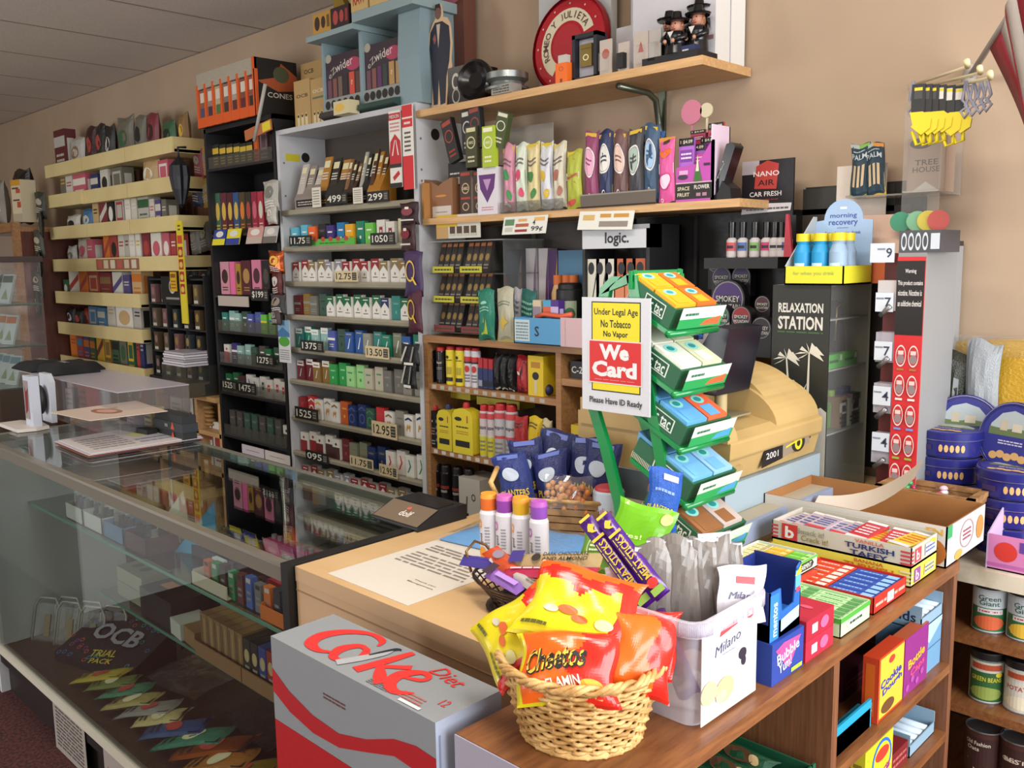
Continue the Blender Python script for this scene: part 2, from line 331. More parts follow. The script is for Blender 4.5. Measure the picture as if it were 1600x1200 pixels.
def bagm(col,w,h,t,dec,st='c',seed=0,nx=14,ny=18,pinch=.09,colfn=None,texts=(),crimp=None):
 """a filled packet: seams at both ends, cushion between, wrinkles by seed. local: x width, z height, front is -y"""
 mb=MB();r=random.Random(seed);ph=[r.uniform(0,6.3)for _ in range(6)]
 def surf(u,v,e,sgn=-1):
  x=(u-.5)*w*(1-pinch*(math.sin(math.pi*min(max(v,0),1))**.8))
  c=max(0,1-abs(2*u-1)**2.6)*max(0,1-abs(2*v-1)**3.0)
  wr=.10*math.sin(9*u+ph[0]+3*v)*math.sin(7*v+ph[1])+.07*math.sin(17*u+ph[2])*math.sin(13*v+ph[3])
  y=sgn*(t/2*(c**.6)*(1+wr)+.0008+e);x+=.004*math.sin(8*v+ph[4])*w/.15
  return Vector((x,y,v*h+.004*math.sin(6*u+ph[5])*h/.15))
 for sgn in(-1,1):
  vs=[surf(i/nx,j/ny,0,sgn)for j in range(ny+1)for i in range(nx+1)]
  for j in range(ny):
   for i in range(nx):
    f=(j*(nx+1)+i,j*(nx+1)+i+1,(j+1)*(nx+1)+i+1,(j+1)*(nx+1)+i)
    k=col+st
    if colfn and sgn<0:k=colfn((i+.5)/nx,(j+.5)/ny)or k
    elif crimp and(j==0 or j==ny-1):k=crimp
    mb.add([vs[q]for q in f],[(0,1,2,3)],k,False)
 # merge is not needed: normals are smoothed by shading each strip flat, like creased film
 fr=Frame((-w/2,-t/2,0),(w,0,0),(0,0,h))
 fn=lambda u,v,e:surf(u,v,e+.0012)
 if dec:mb.decals(fr,dec,fn=fn)
 for tx in texts:mb.text(fr,tx[0],tx[1],tx[2]*h,tx[3],tx[4],tx[5]*w if len(tx)>5 and tx[5]else None,.0006,tx[6]if len(tx)>6 else 0,tx[7]if len(tx)>7 else .02,0,fn)
 return mb
far_left()
# --- hanging clip strip of dark packets at the slatwall's left end
def clip_strip(px,pts,Y,label,cols,wd,ht,text=None,name='clip_strip'):
 for i,py in enumerate(pts):
  p=at_y(px+(i%2)*2+i*.9,py,Y);c=cols[i%len(cols)]
  mb=bagm(c,wd,ht,.03,[('e',.5,.62,.28,.12,'#a79b86'),('n',.2,.2,.8,.42,3,'#c9bfa8')],'c',i+int(px),6,8)
  one(mb,'hanging_packet',f"{label}, {ORD[i]} from the top",'packet',(p.x,Y-.008*i,p.z-ht),rz=.25*(-1)**i,group='packets clipped on a strip')
clip_strip(62,[300,330,360,392,422,455],2.08,'dark glossy packet on hanging strip beside the showcase',['#2f3328','#23251f','#43463a','#191a17'],.11,.17)
# --- cream slatwall shelves
BX0,BX1=-6.27,-4.46
BZ=[2.213,2.02,1.823,1.618,1.413,1.214,.994]
def cream_shelves():
 t=thing('shelf_unit','cream metal shelving with seven lipped shelves on the back wall','shelves',(-5.35,2.14,0))
 for i,z in enumerate(BZ):
  x1=BX1 if i<4 else at_y(221,500,2.14).x
  mb=MB();a,b=BX0+5.35,x1+5.35
  mb.box(a,b,.005,.25,z-.075,z-.06,CREAM)
  seams=[a,a+(b-a)*.34,a+(b-a)*.68,b]if i<4 else[a,(a+b)/2,b]
  for j in range(len(seams)-1):
   x0s,x1s=seams[j]+.002,seams[j+1]-.002;o=.02*(j==0 and i==1)
   mb.box(x0s,x1s,-.004-o,.004,z-.078,z,CREAM)
  mb.box(b-.004,b,0,.22,z-.078,z,CREAM)
  mb.build('shelf',t)
  if i==3:
   q=MB();x0q,x1q=at_y(150,400,2.13).x+5.35,at_y(215,400,2.13).x+5.35;q.box(x0q,x1q,-.012,-.006,z-.07,z-.008,'#8e5a44')
   n=6
   for k in range(n):xx=x0q+(x1q-x0q)*(k+.5)/n;q.box(xx-.03,xx+.03,-.014,-.0121,z-.062,z-.014,['#b55a4c','#c9b79a','#cfc6ad'][k%3])
   q.build('price_strip',t,label='brown strip of price labels')
 mb=MB();mb.box(BX0+5.33,BX0+5.36,.23,.255,.93,2.2,'#6b3a26');mb.box(BX0+5.36,BX1+5.35,.245,.258,.9,2.2,'#5a3624');mb.build('back_panel',t,label='red-brown back panel')
 r=MB();r.box(-.1+5.35-4.36,-.1+5.35-4.34,.2,.25,.9,2.1,'#2a241f')
cream_shelves()
def rnd_pack(w,t,h,c,acc,kind,seed=0):
 mb=MB();mb.cbox(w,t,h,c);F=mb.face('F',w,t,h);r=random.Random(seed)
 D={'band':[('r',0,.62,1,.85,acc),('n',.15,.15,.85,.5,3,acc)],'oval':[('e',.5,.55,.35,.22,acc),('n',.2,.1,.8,.25,2,acc)],
'plain':[('n',.15,.6,.85,.8,2,acc)],'stripe':[('p',[(0,.3),(1,.7),(1,.9),(0,.5)],acc),('r',0,0,1,.12,acc)],
'win':[('r',.12,.35,.88,.88,acc),('r',.2,.42,.8,.8,c),('n',.1,.08,.9,.28,2,acc)]}[kind]
 mb.decals(F,D);mb.decals(mb.face('R',w,t,h),[('r',.2,.3,.8,.8,acc)]);return mb
CN={'#5c1d20':'dark red','#3a1818':'maroon','#b9b4ab':'pale grey','#cfcabd':'off-white','#e3ded2':'white','#a8413c':'red','#c45e6e':'pink','#2a3560':'dark blue','#20201e':'black','#355e3d':'green',
'#4d7fa8':'light blue','#8a6a3c':'brown','#d0762c':'orange','#d9ad3a':'yellow','#544a7c':'purple','#6e6a5c':'olive grey','#c8a878':'tan','#7b3038':'wine red'}
def shelf_row(rowname,zb,Y,items,group,name='tobacco_box',cat='box'):
 last={}
 for i,(pl,pr,pt,c,acc,kind)in enumerate(items):
  x,w,h=item_px(pl,pr,pt,zb,Y);w=max(.025,w*.93)
  if kind=='bag':mb=bagm(c,w,h,.05,[('e',.5,.55,.28,.18,acc),('n',.2,.15,.8,.3,2,acc)],'c',i*7+int(zb*100),8,10)
  else:mb=rnd_pack(w,.07,h,c,acc,kind,i)
  nm='tobacco_pouch' if kind=='bag' else name
  look={'bag':'crinkled pouch','band':'box with a colour band','oval':'box with an oval mark','plain':'plain box','stripe':'box with a slanted stripe','win':'window-fronted box'}[kind]
  one(mb,nm,f"{CN.get(c,'coloured')} {look}, {ORD[i] if i < 20 else 'last'} from left on {rowname}",'pouch' if kind=='bag' else cat,(x,Y+.036,zb+.0005),group=group)
shelf_row('the top cream shelf',2.1533,2.2,[(82,100,203,'#5c1d20','#b9b4ab','band'),(100,124,215,'#b9b4ab','#8a6a3c','bag'),(126,141,197,'#3a1818','#a8413c','bag'),(141,155,193,'#20201e','#a8413c','bag'),(155,170,195,'#20201e','#cfcabd','bag'),
(172,200,182,'#6e6a5c','#355e3d','bag'),(200,219,180,'#6e6a5c','#20201e','bag'),(219,238,176,'#7b3038','#3a1818','bag'),(244,265,188,'#355e3d','#20201e','bag'),(270,284,176,'#8a6a3c','#d9ad3a','bag')],'pouches on the top cream shelf')
shelf_row('the second cream shelf',1.9603,2.2,[(92,101,268,'#6e6a5c','#d9ad3a','plain'),(101,112,274,'#cfcabd','#a8413c','plain'),(112,133,272,'#c45e6e','#e3ded2','band'),(140,152,272,'#2a3560','#cfcabd','band'),(155,168,265,'#cfcabd','#20201e','oval'),
(172,190,262,'#6e6a5c','#b9b4ab','win'),(212,240,248,'#c8a878','#e3ded2','bag'),(245,262,250,'#c45e6e','#e3ded2','win')],'boxes on the second cream shelf')
shelf_row('the third cream shelf',1.7633,2.2,[(96,118,336,'#cfcabd','#20201e','bag'),(120,140,326,'#4d7fa8','#cfcabd','bag'),(143,152,315,'#c8a878','#20201e','plain'),(153,166,311,'#7b3038','#cfcabd','stripe'),(166,176,310,'#20201e','#e3ded2','oval'),(178,192,309,'#b9b4ab','#a8413c','win'),
(193,202,306,'#e3ded2','#cfcabd','plain'),(203,212,305,'#cfcabd','#e3ded2','plain'),(213,231,303,'#b9b4ab','#355e3d','band'),(232,240,311,'#cfcabd','#c45e6e','plain'),(241,250,312,'#544a7c','#cfcabd','band'),(251,259,312,'#6e6a5c','#cfcabd','plain')],'boxes on the third cream shelf')
shelf_row('the fourth cream shelf',1.5583,2.2,[(98,112,384,'#b9b4ab','#6e6a5c','bag'),(113,133,372,'#cfcabd','#c45e6e','bag'),(134,144,374,'#c45e6e','#cfcabd','plain'),(160,169,367,'#d0762c','#a8413c','stripe'),(170,182,366,'#a8413c','#20201e','oval'),(183,193,365,'#cfcabd','#a8413c','plain'),(193,200,363,'#b9b4ab','#7b3038','plain'),
(200,209,363,'#e3ded2','#cfcabd','plain'),(210,218,363,'#e3ded2','#d9ad3a','plain'),(220,233,363,'#7b3038','#a8413c','oval'),(234,251,364,'#e3ded2','#c45e6e','oval'),(252,264,364,'#c45e6e','#e3ded2','oval'),(265,274,365,'#a8413c','#e3ded2','plain')],'boxes on the fourth cream shelf')
shelf_row('the fifth cream shelf',1.3533,2.2,[(98,105,437,'#355e3d','#cfcabd','oval'),(106,122,423,'#cfcabd','#a8413c','stripe'),(122,135,424,'#d0762c','#a8413c','stripe'),(136,153,425,'#a8413c','#c8a878','win'),(154,172,426,'#7b3038','#8a6a3c','band'),(174,190,425,'#cfcabd','#544a7c','stripe'),(191,202,430,'#544a7c','#cfcabd','plain'),(204,220,420,'#c8a878','#d0762c','band')],'boxes on the fifth cream shelf')
shelf_row('the sixth cream shelf',1.1543,2.2,[(98,110,480,'#20201e','#b9b4ab','bag'),(111,122,484,'#20201e','#a8413c','bag'),(123,135,483,'#a8413c','#20201e','bag'),(137,150,479,'#4d7fa8','#b9b4ab','win'),(151,163,481,'#4d7fa8','#cfcabd','band'),(166,178,471,'#cfcabd','#c8a878','plain'),(179,206,473,'#e3ded2','#c8a878','oval'),(207,219,475,'#b9b4ab','#20201e','plain')],'boxes on the sixth cream shelf')
shelf_row('the lowest cream shelf',.9343,2.2,[(108,118,518,'#d0762c','#a8413c','plain'),(119,128,522,'#a8413c','#4d7fa8','band'),(129,138,524,'#544a7c','#d0762c','band'),(139,147,526,'#355e3d','#d0762c','band'),(149,160,522,'#d9ad3a','#7b3038','stripe'),(161,172,524,'#8a6a3c','#d9ad3a','win'),(173,184,526,'#355e3d','#20201e','band'),(185,196,526,'#6e6a5c','#355e3d','oval'),(197,208,528,'#355e3d','#d9ad3a','win'),(211,216,524,'#a8413c','#2a3560','plain'),(217,223,525,'#2a3560','#b9b4ab','plain')],'boxes on the lowest cream shelf')
# --- things hung in front of and between the cream shelves and the black cabinet
def hung():
 # folded black umbrella
 t=at_y(276,228,2.09);b=at_y(279,325,2.09);L_=t.z-b.z
 u=thing('folded_umbrella','folded black umbrella hanging in front of the cream shelf end','umbrella',(t.x,2.096,b.z))
 mb=MB();pr=[(.004,.0),(.02,.06),(.045,.3),(.055,.5),(.05,.68),(.02,.78),(.008,.82)]
 vs=[];seg=16
 for r,h in pr:
  for i in range(seg):a=2*math.pi*i/seg;rr=.72*r*(1+.25*(i%2));vs.append((rr*math.cos(a),rr*math.sin(a),h*L_))
 mb.add(vs,[(j*seg+i,j*seg+(i+1)%seg,(j+1)*seg+(i+1)%seg,(j+1)*seg+i)for j in range(len(pr)-1)for i in range(seg)],'#10101a');mb.build('canopy',u)
 mb=MB();mb.tube([(0,0,.8*L_),(0,0,.98*L_),(0,.042,.99*L_)],.006,'#1a1a1a');mb.build('handle',u)
 # yellow ticket strip
 a,b=at_y(280,345,2.13),at_y(284,505,2.13)
 mb=MB();w=.065;H=a.z-b.z;mb.box(-w/2,w/2,-.003,.003,0,H,'#d8c52e')
 fr=Frame((-w/2,-.003,0),(w,0,0),(0,0,H));mb.decals(fr,[('r',.1,.78,.9,.86,'#c8452e')]+[('r',.12,.29+.12*k,.88,.39+.12*k,'#a82a24')for k in range(4)]+[('e',.5,.335+.12*k,.28,.03,'#d8b75c')for k in range(4)]+[('n',.3,.9,.7,.97,2,'#5a4a1c')])
 one(mb,'ticket_strip','long yellow paper strip with red squares hanging before cream shelves','paper strip',(a.x,2.129,b.z))
 # spinner of small dark packs between shelves and cabinet
 x0,x1=at_y(222,500,2.1).x,at_y(308,500,2.1).x
 t=thing('counter_display_rack','black wire counter rack of small dark packets right of cream shelves','rack',((x0+x1)/2,2.2,.911))
 hw=(x1-x0)/2;mb=MB();mb.box(-hw,hw,-.08,.12,0,.06,'#1b1b1e')
 for k in range(5):mb.box(-hw,hw,-.05,.1,.06+.13*k,.068+.13*k,'#222226')
 for xx in(-hw,-hw/3,hw/3,hw):mb.box(xx-.004,xx+.004,-.055,.1,.06,.60,'#1c1c1e')
 mb.text(Frame((-hw,-.0801,0),(2*hw,0,0),(0,0,.06)),.3,.5,.02,'JUUKO' if False else 'OIL','#8a8a8a');mb.build('frame',t)
 mb=MB();mb.box(-hw*.45,hw*.35,-.06,-.055,.46,.60,'#0e0e10');mb.decals(Frame((-hw*.45,-.0601,.46),(hw*.8,0,0),(0,0,.14)),[('o',.5,.62,.14,.26,.2,'#c9c6bd'),('r',.47,.4,.53,.85,'#c9c6bd'),('r',.2,.14,.8,.22,'#8b8981')]);mb.build('header_card',t,label='black header card with white ring emblem')
 cols=['#2a2620','#4b3a20','#5a4e38','#6d4a4a','#2c3438']
 n=0
 for k in range(4):
  for j in range(5):
   mb=MB();mb.cbox(.052,.03,.1,cols[(k+j)%5]);mb.decals(mb.face('F',.052,.03,.1),[('e',.5,.62,.3,.22,'#8f743a' if j>1 else '#8a6a6a'),('r',.1,.05,.9,.2,'#b8b5aa')])
   one(mb,'small_packet',f"small dark packet in black wire rack, {ORD[j]} from left in its {ORD[k]} row up",'packet',(x0+.06+j*(x1-x0-.1)/4.4,2.16,.911+.069+.13*k),group='packets in the black wire rack')
 mb=MB();mb.cbox(.07,.004,.1,'#d6a31e');mb.decals(mb.face('F',.07,.004,.1),[('r',.1,.7,.9,.9,'#7d5a10'),('n',.1,.1,.9,.6,3,'#8a6412')]);p=at_y(270,440,2.13)
 one(mb,'price_card','small yellow card hanging over the black wire rack','card',(p.x,2.134,p.z-.05))
 # jars of clips behind, on pegboard
 mb=MB();xa,xb=-4.44,-4.15;mb.box(xa,xb,2.33,2.398,.95,2.0,'#4a4036');struct(mb,'trim_2')
 for i,(px,py,cx)in enumerate(((306,300,'#101a3a'),(322,300,'#8a6e2c'),(303,375,'#6a6a62'),(318,370,'#4a463c'),(300,440,'#1d1d1f'),(320,440,'#26262a'),(308,255,'#7b3038'),(322,250,'#a8804a'))):
  p=at_y(px,py,2.28);mb=bagm(cx,.11,.15,.03,[('e',.5,.6,.3,.15,'#7a7466'),('n',.2,.15,.8,.4,3,'#8a8578')],'c',i+50,6,8)
  one(mb,'pegged_packet',f"{['navy blue','brown','grey','dark grey','black','charcoal','wine','tan'][i]} packet hanging on the wall left of black cabinet",'packet',(p.x,2.29,p.z-.075))
 mb=MB();p=at_y(308,560,2.2);q=at_y(345,560,2.2)
 for k in range(6):mb.box(-.13+.004*k,.12-.006*(k%3),-.1+.005*(k%2),.1,.012*k,.012*k+.009,['#cfc9d0','#e4dfe2','#b9b2bb'][k%3])
 one(mb,'paper_stack','loose stack of white papers on a clear bin by black cabinet','papers',((p.x+q.x)/2-.02,2.12,1.067))
 mb=MB();mb.box(-.14,.13,-.1,.1,0,.155,SMOKE);mb.box(-.13,.12,-.09,.09,.005,.07,'#6d604a')
 one(mb,'plastic_bin','smoky clear bin under the stack of papers','bin',((p.x+q.x)/2-.02,2.12,.911),bevel=0)
hung()
# --- low oak cabinets below the cream shelves
def low_cabinet():
 t=thing('low_oak_cabinet','low pale oak cabinet with open bays under the papers and wire rack','cabinet',(-4.8,2.14,0))
 x0,x1=-6.2+4.8,-4.14+4.8
 mb=MB();mb.box(x0,x1,-.02,.25,.885,.910,SHELFOAK);mb.build('top',t)
 for z in(.70,.50,.2):mb=MB();mb.box(x0,x1,0,.25,z,z+.022,SHELFOAK);mb.build('shelf',t)
 for xx in(x0,at_y(243,620,2.14).x+4.8,at_y(303,620,2.14).x+4.8,x1-.02):mb=MB();mb.box(xx,xx+.028,0,.25,0,.885,SHELFOAK);mb.build('upright',t)
 mb=MB();mb.box(x0,x1,.24,.255,0,.885,'#3d2c20');mb.build('back_panel',t)
 items=[(190,205,592,'#355e3d','#cfcabd','bag'),(206,220,590,'#a8413c','#cfcabd','bag'),(222,236,594,'#355e3d','#a8413c','bag'),(250,262,598,'#355e3d','#e3ded2','win'),(263,282,600,'#e3ded2','#4d7fa8','band'),(283,300,605,'#cfcabd','#b9b4ab','oval')]
 shelf_row('the oak cabinet top bay',.722,2.2,items,'things in the low oak cabinet','small_box')
 for i,px in enumerate((322,332)):
  mb=MB();p=at_y(px,640,2.22)
  for k in range(5):mb.ball((.012*(k%2),0,.02+.022*k),.03,'#a8804a',(1.6,1,.4),8,5)
  one(mb,'wrapped_cigar_bundle',f"bundle of tan wrapped cigars in low oak cabinet, {['left','right'][i]} one",'cigars',(p.x,2.2,.723))
 shelf_row('the oak cabinet lower bay',.522,2.2,[(252,275,640,'#8a6a3c','#20201e','stripe'),(276,300,642,'#8a6a3c','#c8a878','stripe'),(314,330,662,'#e3ded2','#a8413c','band'),(331,347,660,'#e3ded2','#a8413c','oval')],'things in the low oak cabinet','small_box')
low_cabinet()
# ================================================================== cigarette cabinets
KX0,KX1,WX0,WX1=-4.136,-3.50,-3.494,-2.556
def price_tag(txt,pl,pr,pt,pb,Y,light=False,label=''):
 a,b=at_y(pl,pt,Y),at_y(pr,pb,Y);w=b.x-a.x;h=max(.03,(at_y((pl+pr)/2,pt,Y).z-at_y((pl+pr)/2,pb,Y).z)*.88)
 bg,fg=('#cdbb93','#1d1a14')if light else('#141312','#dcd8ca')
 mb=MB();mb.cbox(w,.004,h,bg);mb.decals(mb.face('F',w,.004,h),[('t',.40,.5,.62,txt,fg,.66),('r',.78,.15,.97,.85,'#2b2723' if light else '#3a3834'),('n',.8,.2,.95,.8,3,'#8d887a')])
 return one(mb,'price_tag',label or f"{'cream' if light else 'black'} price tag reading {txt} on cabinet shelf edge",'price tag',((a.x+b.x)/2,Y,at_y((pl+pr)/2,pb,Y).z))
def cig(kind,c,acc='#e9e6df',h=.088):
 w,t=.052,.022;mb=MB();W='#dedad2'
 body=W if kind in('chev','camel','swirl')else c
 mb.cbox(w,t,h,body);D=[]
 if kind=='chev':D=[('p',[(0,1),(0,.52),(.5,.80),(1,.52),(1,1)],c),('e',.5,.40,.10,.06,'#8a8478'),('r',.2,.86,.8,.9,'#e8e4da'),('n',.2,.22,.8,.30,1,'#55504a')]
 if kind=='port':D=[('r',0,.74,1,1,'#e6e3dc'),('r',.15,.82,.85,.88,c),('p',[(.35,.2),(.6,.6),(.68,.6),(.45,.2)],'#cfdcd8')]
 if kind=='spin':D=[('r',.1,.1,.9,.8,c),('p',[(.3,.2),(.62,.7),(.7,.7),(.42,.2)],'#e8ecec'),('r',.15,.86,.85,.92,'#9a9690')]
 if kind=='plain':D=[('r',.2,.66,.8,.72,acc),('e',.5,.35,.12,.07,acc)]
 if kind=='band':D=[('r',0,.55,1,.66,acc),('n',.2,.2,.8,.4,2,acc)]
 if kind=='ring':D=[('e',.5,.38,.36,.22,acc),('e',.5,.38,.26,.16,c),('p',[(.05,.78),(.5,.92),(.95,.78),(.95,.72),(.5,.84),(.05,.72)],acc)]
 if kind=='camel':D=[('p',[(.1,.80),(.5,.9),(.9,.80),(.9,.72),(.5,.8),(.1,.72)],acc),('p',[(.25,.3),(.3,.5),(.42,.58),(.5,.46),(.62,.6),(.72,.5),(.8,.56),(.72,.42),(.68,.25),(.62,.25),(.6,.38),(.4,.38),(.34,.25)],'#b88a4a')]
 if kind=='swirl':D=[('p',[(.2,.2),(.5,.5),(.35,.8),(.45,.8),(.68,.5),(.35,.2)],c)]
 if kind=='crest':D=[('r',.3,.35,.7,.72,acc),('e',.5,.55,.1,.06,c)]
 if kind=='half':D=[('r',0,0,1,.6,acc),('e',.5,.75,.14,.07,acc)]
 mb.decals(mb.face('F',w,t,h),D);mb.box(-w/2-.0002,w/2+.0002,-t/2-.0002,t/2,h*.74,h*.745,'#8b8780');return mb
RED,GRN,GLD,SIL,BLU,TEAL,NAVY='#8d1f26','#17633c','#857046','#85848c','#2a5596','#2d7c74','#1d2f5c'
CC={RED:'red',GRN:'green',GLD:'gold',SIL:'silver',BLU:'blue',TEAL:'teal',NAVY:'navy','#5bb3cc':'light blue','#e8662a':'orange','#241f22':'black','#3b2a72':'violet','#1f76a8':'azure','#e3a521':'amber','#1b7b60':'sea green','#67bb45':'lime green','#cfc6a4':'cream','#6b1f28':'maroon','#8a6a34':'bronze','#2f9a4c':'bright green','#9cd48c':'pale green','#b9b39c':'pale khaki','#6e6c66':'grey','#c05a28':'burnt orange','#3f4a30':'olive','#4b5aa0':'mid blue','#c43238':'scarlet','#8c8a7c':'stone','#d58aa6':'pink','#3d8a5c':'mid green','#7a7d66':'khaki','#b04a5a':'rose','#e8d040':'yellow','#d8d4ca':'white','#4a2a2a':'brown','#90b8b0':'pale teal','#375246':'dark green','#4a4640':'dark grey'}
LOOK={'chev':'white cigarette pack with {} chevron top','port':'{} cigarette pack with a white lid','spin':'white pack with {} sail panel','plain':'plain {} cigarette pack','band':'{} cigarette pack with pale band','ring':'{} cigarette pack with a ring emblem','camel':'white pack with tan animal and {} arch','swirl':'white cigarette pack with {} swirl','crest':'{} cigarette pack with coloured crest','half':'{} two-tone cigarette pack'}
_cig={}
def cig_row(row,zb,x0,x1,Y,items,where,group,dz=0):
 n=len(items);st=(x1-x0)/n
 for i,it in enumerate(items):
  kind,c=it[0],it[1];acc=it[2]if len(it)>2 else '#e9e6df';h=it[3]if len(it)>3 else(.088 if i%2==0 else .097)
  k=(kind,c,acc,h)
  if k not in _cig:_cig[k]=cig(kind,c,acc,h).build('cigarette_pack');o=_cig[k]
  else:o=_cig[k].copy();C.objects.link(o)
  o.location=(x0+st*(i+.5),Y+.012+(.007 if(h>.09)else 0),zb)
  cc=CC.get(acc if kind=='camel' else c,'dark')
  lb=f"{LOOK[kind].format(cc)}, {ORD[i]} from left on {where}"
  tag(o,lb if len(lb.split())<16 else lb.replace('cigarette pack','pack'),'cigarette pack',group)
def white_cabinet():
 t=thing('cigarette_cabinet','tall white cigarette cabinet with eight open shelves on back wall','cabinet',((WX0+WX1)/2,2.14,0));cx=(WX0+WX1)/2
 a,b=WX0-cx,WX1-cx
 for s,x in((0,a),(1,b-.022)):
  mb=MB();mb.box(x,x+.022,0,.255,0,2.115,WHITEM)
  for z in([2.01,1.9,1.86]if s else[1.86,2.0]):
   xx=x+.0225 if True else x
   mb.lathe([(0,.0),(.005,.0)],'#6b6a66',8,(xx,.02,z),'x')
  mb.lathe([(0,0),(.021,0)],'#15130f',16,(x+.0225,.13 if s==0 else .09,2.03),'x');mb.build('side_panel',t)
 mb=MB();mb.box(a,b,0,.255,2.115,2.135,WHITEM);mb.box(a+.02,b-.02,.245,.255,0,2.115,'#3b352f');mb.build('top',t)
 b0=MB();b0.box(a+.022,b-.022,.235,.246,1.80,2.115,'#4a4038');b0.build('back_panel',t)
 for z in(1.80,1.645,1.496,1.352,1.208,1.066,.902,.742,.589,.44,.28):
  mb=MB();mb.box(a+.022,b-.022,.01,.245,z-.016,z-.012,GREYSHELF)
  mb.prism([(.01,z-.030),(-.004,z-.024),(-.006,z-.012),(-.002,z-.004),(.012,z-.004),(.03,z-.012)],'x',a+.022,b-.022,GREYSHELF);mb.build('shelf',t)
 mb=MB();mb.box(a+.0222,a+.0232,.03,.10,2.01,2.04,'#c9bb2a');mb.build('sticky_note',t,label='yellow sticker on side panel')
 x0,x1=WX0+.035,WX1-.035;Y=2.165
 g='cigarette packs in the white cabinet'
 cig_row(1,1.645-.010,x0,x1,Y,[('plain','#5bb3cc'),('plain','#5bb3cc'),('plain','#e8662a'),('plain','#241f22','#5b4a5c'),('plain','#3b2a72'),('plain','#1f76a8'),('plain','#e3a521'),('plain','#1b7b60'),('plain','#67bb45'),('crest','#d8d4ca',RED),('crest','#d8d4ca',RED),('crest','#cfc6a4',GLD),('plain','#cfc6a4',GLD)],'shelf tagged 1050',g)
 mb=MB();p,q=at_y(488,368,2.15),at_y(555,376,2.15);w=q.x-p.x;mb.cbox(w,.006,.032,'#56ac40');mb.decals(mb.face('F',w,.006,.032),[('e',.1+.18*k,.95,.05,.3,'#b0433a')for k in range(5)]+[('n',.2,.3,.8,.6,1,'#2f6a28')])
 one(mb,'shelf_banner','long lime green banner along the 10.50 cigarette shelf','banner',((p.x+q.x)/2,2.148,1.636))
 cig_row(2,1.496-.01,x0,x1,Y,[('chev',c)for c in(RED,RED,GLD,GLD,SIL,SIL,RED,RED,RED,RED,GLD,GLD,'#8a6a34','#8a6a34')],'shelf tagged 12.75',g)
 cig_row(3,1.352-.01,x0,x1,Y,[('band','#6b1f28','#8c8a7c'),('band','#8a6a34','#8c8a7c'),('band','#6e6c66','#8c8a7c'),('plain','#375246','#20362a')]+[('chev',GRN)]*6+[('chev',NAVY),('plain',TEAL,'#54a49c'),('chev',GRN),('chev',GRN)],'shelf above the 1375 tag',g)
 cig_row(4,1.208-.01,x0,x1,Y,[('port',TEAL),('port','#1b7b60'),('port','#90b8b0'),('port','#90b8b0'),('band','#4b5aa0'),('plain','#375246','#20362a'),('spin',BLU),('spin',BLU),('spin','#8c8a7c'),('spin',TEAL),('spin','#1b7b60'),('spin','#7a7d66'),('plain',BLU),('plain','#1b7b60')],'shelf tagged 13.50',g)
 cig_row(5,1.066-.01,x0,x1,Y,[('port','#6b1f28'),('port','#6b1f28'),('port','#8a6a34'),('port','#8a6a34'),('plain','#2f9a4c','#8fd49c'),('plain','#2f9a4c','#8fd49c'),('plain','#9cd48c','#3d8a5c'),('plain','#9cd48c','#3d8a5c'),('plain','#b9b39c','#3d8a5c'),('plain','#b9b39c','#3d8a5c'),('plain','#6e6c66','#8c8a7c'),('plain','#6e6c66','#8c8a7c'),('plain','#8c8a7c','#6e6c66'),('plain','#8c8a7c','#6e6c66')],'shelf below the 1375 tag',g)
 cig_row(6,.902-.01,x0,x1,Y,[('crest',RED,'#c43238'),('ring','#c43238'),('camel',GLD,'#e3a521'),('camel',BLU,'#8c8a7c'),('camel',GLD,'#8a6a34'),('plain','#c05a28','#e3a521'),('ring',NAVY,'#4b5aa0'),('ring',NAVY,'#4b5aa0'),('ring','#375246','#3d8a5c'),('band','#c43238','#c43238'),('camel',GLD,GLD),('plain','#8c8a7c','#6e6c66'),('camel',GLD,NAVY),('camel',GLD,NAVY)],'shelf tagged 12.95',g)
 cig_row(7,.742-.01,x0,x1,Y,[('half','#d8d4ca',RED),('half','#d8d4ca',RED),('half','#d8d4ca','#6b1f28'),('half','#d8d4ca','#4a2a2a'),('half','#d8d4ca','#4a2a2a'),('plain','#6b1f28','#8a4a4a'),('plain','#7a7d66','#857046'),('plain','#7a7d66','#857046'),('plain',NAVY,'#857046'),('plain',NAVY,'#857046'),('swirl','#c43238'),('swirl','#c43238'),('swirl','#2d7c74'),('swirl','#3d8a5c')],'shelf tagged 11.75',g)
 cig_row(8,.589-.01,x0,x1,Y,[('chev',c)for c in(RED,RED,GLD,GLD,SIL,SIL,RED,RED,RED,RED,GLD,GLD,SIL,SIL)],'lowest filled cabinet shelf',g)
 # small boxes lying above the lowest row
 for i,(pl,pr,pt,c)in enumerate(((470,492,728,'#6b1f28'),(500,520,734,'#5a4a30'),(523,542,736,'#c9c4b8'),(545,568,742,'#241f22'),(572,596,750,'#a8a292'),(598,612,756,'#8c8a7c'),(626,645,758,'#a8a292'))):
  pass
 for txt,a_,b_,c_,d_,li in(('499',509,543,299,319,0),('299',573,608,296,316,0),('11.75',452,487,366,384,0),('1050',579,617,361,382,0),('12.75',523,559,421,440,1),('1375',470,505,530,549,0),('13.50',571,608,539,560,1),('1525',461,497,635,656,0),('12.95',581,620,657,684,1),('095',478,513,704,722,0),('11.75',547,583,713,731,1),('12.95',593,621,725,745,1)):
  where={509:'top cubby left',573:'top cubby right',452:'second shelf left',579:'second shelf right',523:'third shelf',470:'fifth shelf left',571:'fifth shelf right',461:'seventh shelf left',581:'seventh shelf right',478:'eighth shelf left',547:'eighth shelf middle',593:'eighth shelf right'}[a_]
  price_tag(txt,a_,b_,c_,d_,2.128,bool(li),f"{'cream' if li else 'black'} price tag reading {txt} on white cabinet {where} edge")
 # cigarillo displays in the top cubby
 z=1.80-.005
